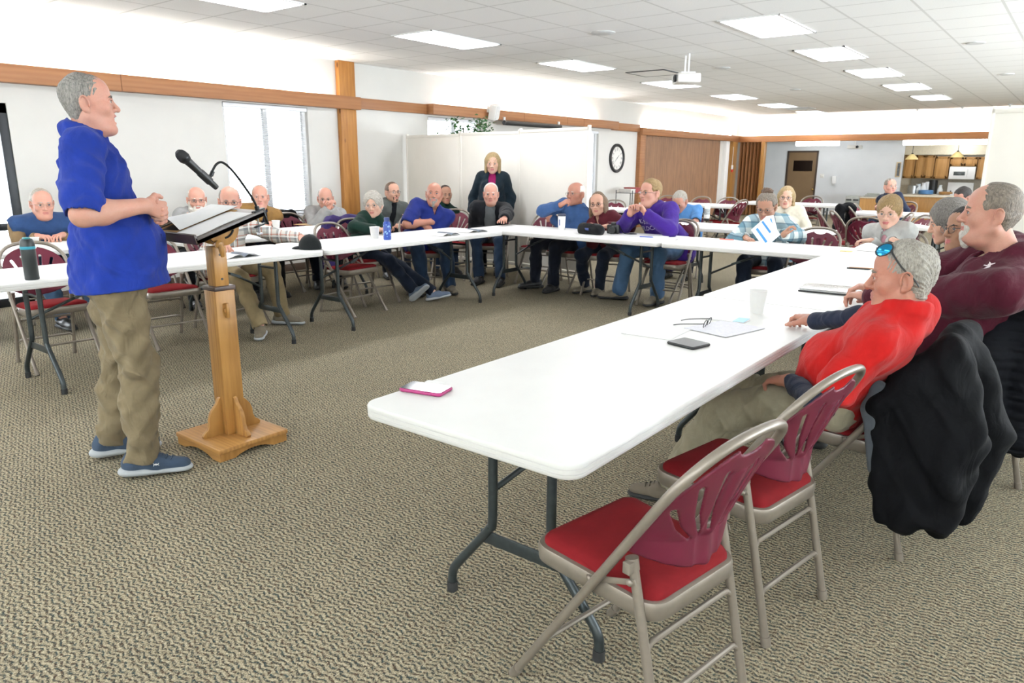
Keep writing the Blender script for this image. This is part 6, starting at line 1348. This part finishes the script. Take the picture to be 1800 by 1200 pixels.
m = MB(); m.lathe([(.0395, .2), (.0395, .212), (.036, .232), (.028, .243), (0, .245)], 28); m.build('cap', plain('bottle_black', '#1f2425', .4), e)
m = MB(); m.box((.0, 0, .243), (.045, .034, .018)); m.build('spout_lid', plain('teal_lid', '#17777c', .4), e, bevel=.005)
p = on(987, 404); e = empty('travel_tumbler', 'white travel tumbler with a dark lid in front of the man in the blue pullover', 'tumbler', (p.x, p.y, TZ))
m = MB(); m.lathe([(0, 0), (.034, 0), (.037, .006), (.042, .15), (0, .15)], 24); m.build('body', plain('tumbler_white', '#eeefec', .35), e)
m = MB(); m.lathe([(.043, .148), (.0445, .152), (.0445, .168), (.036, .174), (0, .174)], 24); m.build('lid', plain('tumbler_lid', '#33384a', .4), e)
m = MB(); m.add([(.0385*math.cos(a_)*s_, .0385*math.sin(a_)*s_, z_) for z_, s_ in ((.05, 1.0), (.115, 1.065)) for a_ in (R(-100), R(-90), R(-82))], [(0, 1, 4, 3), (1, 2, 5, 4)]); m.build('print_stripe', plain('tumbler_print', '#4a5f94', .4), e, smooth=0)
p = on(1242, 388); e = empty('squeeze_bottle', 'white labelled bottle with a black base on the table behind the reading woman', 'bottle', (p.x, p.y, TZ))
m = MB(); m.lathe([(0, .03), (.034, .03), (.036, .05), (.036, .17), (.028, .19), (.02, .20), (.02, .225), (0, .225)], 22); m.build('body', plain('tumbler_white', '#eeefec', .35), e)
m = MB(); m.lathe([(0, 0), (.035, 0), (.036, .004), (.036, .032), (0, .032)], 22); m.build('base', M['black'], e); m = MB(); m.lathe([(.0365, .08), (.0367, .082), (.0367, .15), (.0365, .152)], 22, caps=False); m.build('label', plain('grey_label', '#a7acae', .5, var=.4, scale=60), e)
# black baseball cap
p = on(548, 438); e = empty('baseball_cap', 'black baseball cap lying on the end of the left table', 'cap', (p.x-.02, p.y, TZ), R(197))
s = SDF(); s.ell((0, 0, .012), (.098, .082, .110)); s.plane((0, 0, .002), (0, 0, -1), .004); s.ell((0, 0, -.004), (.090, .074, .105), .003, 's'); Pq, Fq = s.mesh(.004); npmesh('crown', Pq, Fq, C('cap_twill', '#1c1f20', fold=.4), e)
s = SDF(); s.ell((.085, 0, .012), (.085, .070, .016), .01, 'u', rot((0, 1, 0), R(8))); s.ell((.075, 0, -.012), (.10, .080, .020), .006, 's', rot((0, 1, 0), R(8))); Pq, Fq = s.mesh(.003); npmesh('brim', Pq, Fq, C('cap_twill', '#1c1f20', fold=.4), e)
m = MB(); m.lathe([(0, .124), (.008, .1235), (.007, .119)], 12, caps=False); m.build('button', M['black'], e)
# open brochures, papers in front of the left row, notebook
def brochure(cx, cy, ang, lab):
    e = empty('open_brochure', lab, 'brochure', (cx, cy, TZ+.001), R(ang))
    for s_ in (-1, 1):
        m = MB(); f_ = lambda u, v: Vector((s_*.145*u, -.11+.22*v, .004+.030*math.sin(PI*u)*(1-u)*1.2)); m.grid(f_, 8, 4); m.grid(lambda u, v: f_(u, v)-Vector((0, 0, .0015)), 8, 4); m.build('page', plain('dark_print', '#4a5664', .45, var=.5, scale=9) if s_ > 0 else M['paper'], e)
brochure(-5.02, 5.33, 90, 'open brochure on the table in front of the bald man'); brochure(-5.05, 5.80, 80, 'open brochure near the table corner in front of the white haired man')
flat(-5.05, 3.40, .216, .28, 80, 'paper_sheet', 'white sheet on the left table before the man in plaid', M['paper']); brochure(-5.02, 3.05, 90, 'open magazine on the left table beside the man in plaid')
p = on(545, 394); flat(p.x, p.y, .23, .30, 10, 'folder', 'tan folder on the table in front of the grey sweater man', plain('manila', '#b08a52', .7), .004, cat='folder')
flat(-4.9, 6.25, .216, .28, 80, 'paper_sheet', 'white sheet by the hand of the white haired man', M['paper'])
flat(-3.28, 6.62, .15, .21, 20, 'notepad', 'white notepad on the back table in front of the man in the purple hoodie', M['paper'], .008, cat='notepad'); flat(-3.0, 6.66, .216, .28, 14, 'paper_sheet', 'white sheet on the back table beside the notepad', M['paper']); pen(-3.36, 6.47, 10, .14, plain('blue_pen', '#4a5fae', .4), 'blue pen on the back table by the notepad')
flat(-1.52, 6.50, .09, .07, 5, 'sticky_note', 'yellow sticky pad on the back table by the woman in light grey', plain('yellow_pad', '#ecd58a', .6), .006, cat='note')
# camera bag and camera
p = on(1035, 412); s = SDF(); s.cone((-.10, 0, .055), (.10, 0, .055), .055, None, .03, 'u', (np.array((0, 1, 0.)), 1.2)); s.cone((-.11, 0, .04), (.11, 0, .04), .045, None, .03); s.plane((0, 0, .0), (0, 0, -1), .004); Pq, Fq = s.mesh(.006, add_disp('cloth', 4, .7))
bg_ = empty('camera_bag', 'black padded camera bag on the back table in front of the woman in maroon', 'bag', (p.x, p.y+.04, TZ), R(-8)); npmesh('body', Pq, Fq, C('bag_nylon', '#17181a', fold=.5), bg_)
m = MB(); m.tube([(-.125, -.02, .085), (-.05, -.045, .108), (.05, -.045, .108), (.125, -.02, .085)], .004, 6, smooth=4); m.build('zipper', M['blackm'], bg_); m = MB(); m.box((0, -.070, .055), (.05, .004, .022)); m.build('badge', plain('bag_badge', '#33417a', .5), bg_, bevel=.002)
p = on(1078, 410); cm = empty('camera', 'black camera with a lens lying beside the camera bag', 'camera', (p.x, p.y, TZ), R(-160))
m = MB(); m.box((0, 0, .045), (.13, .06, .09)); m.box((0, 0, .10), (.05, .05, .03)); m.box((-.05, .02, .045), (.035, .085, .085)); m.build('body', M['black'], cm, bevel=.010); m = MB(); m.lathe([(0, 0), (.034, 0), (.036, .05), (.038, .09), (.030, .09), (.028, .08), (0, .08)], 22, (0, .03, .042), Matrix.Rotation(R(-90), 3, 'X')); m.build('lens', M['black'], cm)
m = MB(); m.tube([(-.06, 0, .08), (-.12, .05, .01), (-.20, .02, .006), (-.25, .06, .006), (-.19, .10, .006), (-.13, .08, .006)], .006, 6, smooth=5, flat=.4); m.build('strap', M['black'], cm)
# sheets held by the reading woman, sheet held by the woman in light grey, phone of the blue shirted man
def card(pts, Yd, lab, name='paper_sheet', mat_=None, bars=()):
    Q = [aty(x, y, Yd+dy) for x, y, dy in pts]; Q[3] = Q[0]+Q[2]-Q[1]; m = MB(); n_ = (Q[1]-Q[0]).cross(Q[3]-Q[0]).normalized()*.001; m.add(Q+[q+n_ for q in Q], [(0, 1, 2, 3), (7, 6, 5, 4), (0, 1, 5, 4), (1, 2, 6, 5), (2, 3, 7, 6), (3, 0, 4, 7)]); o = m.build(name, mat_ or M['paper'], None, smooth=0); tag(o, lab, 'paper')
    for (u0, v0, u1, v1) in bars:
        L_ = lambda u, v: (Q[0]*(1-u)+Q[1]*u)*(1-v)+(Q[3]*(1-u)+Q[2]*u)*v; b = MB(); q4 = [L_(u0, v0), L_(u1, v0), L_(u1, v1), L_(u0, v1)]; b.add([q-n_*.8 for q in q4]+[q+n_*1.8 for q in q4], [(0, 1, 2, 3), (7, 6, 5, 4), (0, 1, 5, 4), (1, 2, 6, 5), (2, 3, 7, 6), (3, 0, 4, 7)]); b.build('blue_bar', plain('blue_print', '#3f86c4', .6), o, smooth=0)
    return o
card([(1320, 404, 0), (1348, 379, .05), (1372, 412, .05), (1345, 429, -.02)], 6.72, 'white sheet with a blue bar held by the woman in teal plaid, left one', bars=((.20, .12, .32, .85), (.62, .05, .72, .65)))
card([(1347, 380, 0), (1360, 378, .06), (1366, 402, .05), (1350, 427, .02)], 6.76, 'white sheet with a blue bar held by the woman in teal plaid, right one', bars=((.40, .2, .6, .85),))
sheet('paper_sheet', lambda u, v: Vector((-1.48+.22*u-.05*v, 6.62+.20*v, TZ+.004+.05*math.sin(PI*u)*v)), M['paper'], 'curling white sheet under the hands of the woman in light grey')
p = aty(1183, 387, 8.60); m = MB(); m.box((0, 0, 0), (.075, .15, .009), Euler((R(28), 0, R(-70))).to_matrix()); tag(m.build('mobile_phone', M['black'], None, p, bevel=.003), 'dark phone held by the man in the sky blue shirt', 'phone')
# ---------------------------------------------------------------- sunglasses on the red man's hair
T_ = red['T']; o_ = red['off']; sg = empty('sunglasses', 'black sunglasses with blue mirrored lenses pushed up on the man in red', 'sunglasses', tuple(T_((0, .06, .10)))); go_ = Vector(sg.location); t_ = lambda p: Vector(T_(V3(*p)))-go_
BLUEM = plain('blue_mirror', '#1f8fc4', .08, .85, var=.1, scale=20)
for x in (-1, 1):
    m = MB(); ring = [t_((x*(.036+.024*math.cos(a)), .090-.026*(1+math.cos(a))-.012*math.sin(a), .097+.022*math.sin(a))) for a in np.linspace(0, 2*PI, 21)[:-1]]; m.tube(ring, .0026, 8, closed=True); fr = m.build('rim', M['black'], sg)
    m = MB(); cen_ = sum(ring, Vector())/20; bul = (t_((x*.036, .088, .108))-t_((x*.034, .070, .097)))*.25; vs_ = [cen_+bul]+[cen_+(q-cen_)*.6+bul*.7 for q in ring]+ring; m.add(vs_, [(0, 1+i, 1+(i+1) % 20) for i in range(20)]+[(1+i, 21+i, 21+(i+1) % 20, 1+(i+1) % 20) for i in range(20)]); m.build('lens', BLUEM, sg)
    m = MB(); m.tube([t_((x*.060, .040, .097)), t_((x*.076, .030, .078)), t_((x*.0865, .0, .038)), t_((x*.088, -.040, .0)), t_((x*.086, -.056, -.024))], [.0042, .0036, .0030], 8, smooth=5, flat=.6); m.build('temple', M['black'], sg)
m = MB(); m.tube([t_((-.012, .088, .098)), t_((0, .091, .101)), t_((.012, .088, .098))], .0026, 8); m.build('bridge', M['black'], sg)
# ---------------------------------------------------------------- coats hung on chair backs
def coat(name, lab, prims, mat_, res=.007, disp=None, adds=()):
    s = SDF()
    for a, b_, ra, rb, *fl in prims: s.cone(a, b_, ra, rb, .045, 'u', (np.array(fl[0], float), fl[1]) if fl else None)
    Pq, Fq = s.mesh(res, disp or add_disp('cloth', 9, 2.0)); e = empty(name, lab, 'jacket', (prims[0][0][0], prims[0][0][1], 0)); npmesh('shell', Pq, Fq, mat_, e, None, tuple(e.location)); return e
JK = C('black_jacket_nylon', '#0b0c0f', weave=800, fold=1.3, sheen=0)
XF = ((1, 0, 0), .55)
jk = coat('jacket', 'black jacket with a grey lining hung over the chair back of the man in red', [((-.300, 2.86, .815), (-.295, 3.18, .815), .050, .050), ((-.285, 2.85, .78), (-.235, 2.80, .36), .075, .085, *XF), ((-.285, 3.00, .78), (-.215, 2.98, .36), .09, .10, *XF), ((-.275, 3.16, .78), (-.19, 3.18, .42), .075, .09, *XF),
    ((-.33, 2.83, .78), (-.47, 2.775, .60), .045, .045), ((-.47, 2.775, .60), (-.43, 2.765, .17), .040, .022), ((-.40, 2.795, .70), (-.355, 2.775, .17), .055, .040), ((-.34, 2.81, .72), (-.295, 2.785, .22), .060, .050), ((-.27, 2.85, .76), (-.205, 2.82, .50), .060, .064), ((-.205, 2.82, .50), (-.245, 2.83, .22), .064, .056), ((-.245, 2.83, .22), (-.245, 2.835, .16), .044, .042), ((-.24, 3.04, .76), (-.15, 3.00, .50), .060, .064), ((-.15, 3.00, .50), (-.185, 2.98, .24), .060, .054), ((-.185, 2.98, .24), (-.187, 2.98, .18), .042, .040)], JK, disp=add_disp('cloth', 9, 1.2))
s = SDF()
for a, b_, r_ in (((-.485, 2.765, .66), (-.50, 2.755, .58), .030), ((-.50, 2.755, .58), (-.465, 2.755, .36), .030)): s.cone(a, b_, r_, r_*.8, .03, 'u', (np.array((0, 1, 0.)), .5))
Pq, Fq = s.mesh(.006); npmesh('lining', Pq, Fq, C('grey_lining', '#53585e', weave=500), jk, None, tuple(jk.location))
QD = add_disp('cloth', 2, .8); quilt = lambda X, Y, Z: QD(X, Y, Z)-.007*np.abs(np.sin(Z*PI/.042+.6*np.sin(9*Y)))
coat('puffer_jacket', 'black quilted puffer jacket hung over the chair back of the man in maroon', [((-0.120, 3.80, .86), (-0.110, 4.24, .86), .065, .065), ((-0.120, 3.80, .82), (-0.070, 3.76, .30), .095, .115, (1, 0, 0), .6), ((-0.100, 4.0, .82), (-0.050, 4.0, .28), .10, .11, (1, 0, 0), .6), ((-0.100, 4.22, .82), (-0.040, 4.24, .32), .09, .11, (1, 0, 0), .6), ((-0.150, 3.79, .82), (-0.240, 3.72, .62), .06, .075), ((-0.240, 3.72, .62), (-0.200, 3.70, .26), .08, .085), ((-0.040, 3.86, .76), (0.020, 3.84, .26), .075, .07)], C('puffer_nylon', '#15171c', weave=1500, fold=.4, sheen=0), .007, quilt)
coat('jacket', 'dark violet jacket hung over the chair back of the woman in dark green', [((-6.27, 4.92, .84), (-6.26, 5.24, .84), .05, .05), ((-6.27, 4.90, .80), (-6.24, 4.86, .40), .07, .08), ((-6.24, 4.86, .42), (-6.1, 4.82, .34), .07, .05), ((-6.28, 5.2, .80), (-6.26, 5.2, .45), .07, .08)], C('violet_jacket', '#33265c'), .012)
pk = aty(530, 384, 4.9); bx = atx(530, 384, -7.15); chair(-7.20+.3*1.0-.25, bx.y+.0, 0, 'folding chair covered by a black coat left of the grey sweater man'); coat('coat', 'black coat hung over an empty chair left of the grey sweater man', [((-7.55, bx.y-.16, .83), (-7.55, bx.y+.16, .83), .055, .055), ((-7.50, bx.y-.15, .78), (-7.46, bx.y-.15, .45), .06, .07), ((-7.50, bx.y+.15, .78), (-7.46, bx.y+.15, .45), .06, .07), ((-7.50, bx.y, .78), (-7.46, bx.y, .45), .07, .08)], JK, .012)
bx = aty(1497, 357, 12.0); chair(bx.x+.2, bx.y+.1, 30, 'folding chair covered by a black coat at the far table'); coat('coat', 'black coat hung over a chair at the far table left of the side counter', [((bx.x-.10, bx.y-.20, .82), (bx.x+.02, bx.y-.02, .84), .06, .06), ((bx.x-.12, bx.y-.18, .78), (bx.x-.10, bx.y-.18, .35), .07, .08), ((bx.x, bx.y, .78), (bx.x, bx.y, .35), .07, .08)], JK, .014)
# chest lettering follows the cloth
from mathutils.bvhtree import BVHTree
def chest_text(P_, shirt, lines, size, up0, right0, mat_, name='lettering'):
    dg = bpy.context.evaluated_depsgraph_get(); me = shirt.data; off_ = Vector(P_['off']); bv = BVHTree.FromPolygons([tuple(v.co) for v in me.vertices], [tuple(p.vertices) for p in me.polygons])
    rs_, fs_, u_ = Vector(P_['rs']), Vector(P_['fs']), Vector(P_['u']); m = MB(); base_ = Vector(P_['hip'])-off_
    for li, tx in enumerate(lines):
        vs_, fc_ = text_mesh(tx, size); out = []
        for v in vs_:
            o_ = base_+u_*(up0-li*size*1.05+v.y)-rs_*(v.x+right0)+fs_*.5      # the letters read from in front: wearer's right is the reader's left
            h = bv.ray_cast(o_, -fs_, 1.0); out.append((h[0]+fs_*.004) if h[0] is not None else o_-fs_*.33)
        m.add(out, fc_)
    return m.build(name, mat_, shirt, smooth=0)
LET = plain('pale_lettering', '#d9d3e0', .7)
chest_text(PUR, PUR['tops'][1], ['K-STATE', 'WILDCATS'], .066, .47, .0, LET)
def chest_mark(P_, shirt, up0, polys, mat_, swing=.75):
    off_ = Vector(P_['off']); bv = BVHTree.FromPolygons([tuple(v.co) for v in shirt.data.vertices], [tuple(p.vertices) for p in shirt.data.polygons]); rs_, fs_, u_ = Vector(P_['rs']), Vector(P_['fs']), Vector(P_['u'])
    a_ = (fs_*swing-rs_*(1-swing)*1.6).normalized(); l_ = a_.cross(u_).normalized(); base_ = Vector(P_['hip'])-off_+u_*up0-rs_*.075; m = MB()
    for poly in polys:
        out = []
        for x, y in poly:
            o_ = base_+l_*-x+u_*y+a_*.6; h = bv.ray_cast(o_, -a_, 1.2); out.append((h[0]+a_*.004) if h[0] is not None else o_-a_*.4)
        m.add(out, [tuple(range(len(out)))])
    return m.build('emblem', mat_, shirt, smooth=0)
disc_ = [(.012+.011*math.cos(a), -.006+.010*math.sin(a)) for a in np.linspace(0, 2*PI, 13)[:-1]]
chest_mark(mar, mar['tops'][1], .515, [disc_, [(-.012, .000), (.004, .012), (.014, .002), (.006, -.010)], [(-.002, .008), (.012, .022), (.016, .019), (.006, .004)], [(-.018, .008), (-.006, .010), (0, .004), (-.006, .002)], [(-.028, -.014), (-.008, -.004), (-.004, -.009), (-.026, -.018)]], plain('white_emblem', '#e6dfe2', .7))

# gold chain with a pendant lying on the green knit top
def chain_on(P_, shirt):
    off_ = Vector(P_['off']); bv = BVHTree.FromPolygons([tuple(v.co) for v in shirt.data.vertices], [tuple(p.vertices) for p in shirt.data.polygons]); rs_, fs_, u_ = Vector(P_['rs']), Vector(P_['fs']), Vector(P_['u']); nb_ = Vector(P_['nb'])-off_; pts = []
    for t_ in np.linspace(-1, 1, 21):
        o_ = nb_+rs_*(.062*math.copysign(abs(t_)**.8, t_))-u_*(.20*(1-abs(t_)**1.2))+fs_*.5; h = bv.ray_cast(o_, -fs_, .9)
        if h[0] is not None: pts.append(h[0]+fs_*.004)
    m = MB(); m.tube(pts, .0022, 6); ob = m.build('necklace', plain('gold', '#b08a3a', .3, .9), P_['root']); mid = pts[len(pts)//2]
    m = MB(); m.lathe([(0, -.022), (.008, -.014), (.009, 0), (.004, .012), (0, .016)], 12, mid+fs_*.004-u_*.02); m.build('pendant', plain('gold', '#b08a3a', .3, .9), ob)
chain_on(GRN, GRN['tops'][0])
# ---------------------------------------------------------------- light, sky, camera
w = bpy.data.worlds.new('World'); SC.world = w; w.use_nodes = True; nt = w.node_tree; nt.nodes.clear()
bg = nt.nodes.new('ShaderNodeBackground'); ot = nt.nodes.new('ShaderNodeOutputWorld')
bg.inputs[0].default_value = (.86, .93, 1.0, 1); bg.inputs[1].default_value = 6.0; nt.links.new(bg.outputs[0], ot.inputs[0])
def area(name, loc, size, sizey, power, rot, color=(1, 1, 1)):
    L = bpy.data.lights.new(name, 'AREA'); L.shape = 'RECTANGLE'; L.size = size; L.size_y = sizey; L.energy = power; L.color = color
    o = bpy.data.objects.new(name, L); COL.objects.link(o); o.location = loc; o.rotation_euler = rot; return o
for (y0, y1, z0, z1) in ops:      # daylight arriving through each opening
    area('window_and_fill_light', (WX-.30, (y0+y1)/2, (z0+z1)/2), y1-y0, z1-z0, 150*(y1-y0)*(z1-z0), (0, R(-90), 0), (.88, .94, 1))
for y, pw in ((2.0, 300), (6.0, 1800), (10.0, 2100), (14.0, 2100)):   # added unseen lights by the right wall, aimed up to brighten the ceiling
    area('window_and_fill_light', (6.0, y, 1.45), 1.8, 1.6, pw, (0, R(160), 0), (.84, .92, 1))
for x in (-6, -2.5, 1.0, 4.0):          # added lights behind the camera, pointing up as ceiling fill
    area('window_and_fill_light', (x, -4.0, 1.5), 1.8, 1.6, 800, (R(178), 0, 0), (.84, .92, 1))
cam = bpy.data.cameras.new('camera'); co = bpy.data.objects.new('camera', cam); COL.objects.link(co)
cam.sensor_fit = 'HORIZONTAL'; cam.sensor_width = 36; cam.lens = 36*CAM_F/1800; cam.clip_start = .05; cam.clip_end = 200
mw = Matrix.Identity(4)
for i in range(3): mw[i][0] = RT[i]; mw[i][1] = UP[i]; mw[i][2] = -FW[i]; mw[i][3] = CP[i]
co.matrix_world = mw; SC.camera = co
cam.dof.use_dof = True; cam.dof.focus_distance = 3.25; cam.dof.aperture_fstop = 7.0
vs = SC.view_settings; vs.view_transform = 'Standard'; vs.look = 'None'; vs.gamma = 1; vs.use_curve_mapping = False; vs.exposure = EXPOSURE
SC.cycles.max_bounces = 8; SC.cycles.diffuse_bounces = 4; SC.cycles.glossy_bounces = 3; SC.cycles.transmission_bounces = 6; SC.cycles.transparent_max_bounces = 8
SC.cycles.caustics_reflective = False; SC.cycles.caustics_refractive = False; SC.cycles.sample_clamp_indirect = 6
SC.cycles.use_adaptive_sampling = True; SC.cycles.adaptive_threshold = .02
SC.cycles.use_denoising = True
try: SC.cycles.denoiser = 'OPENIMAGEDENOISE'
except Exception: pass
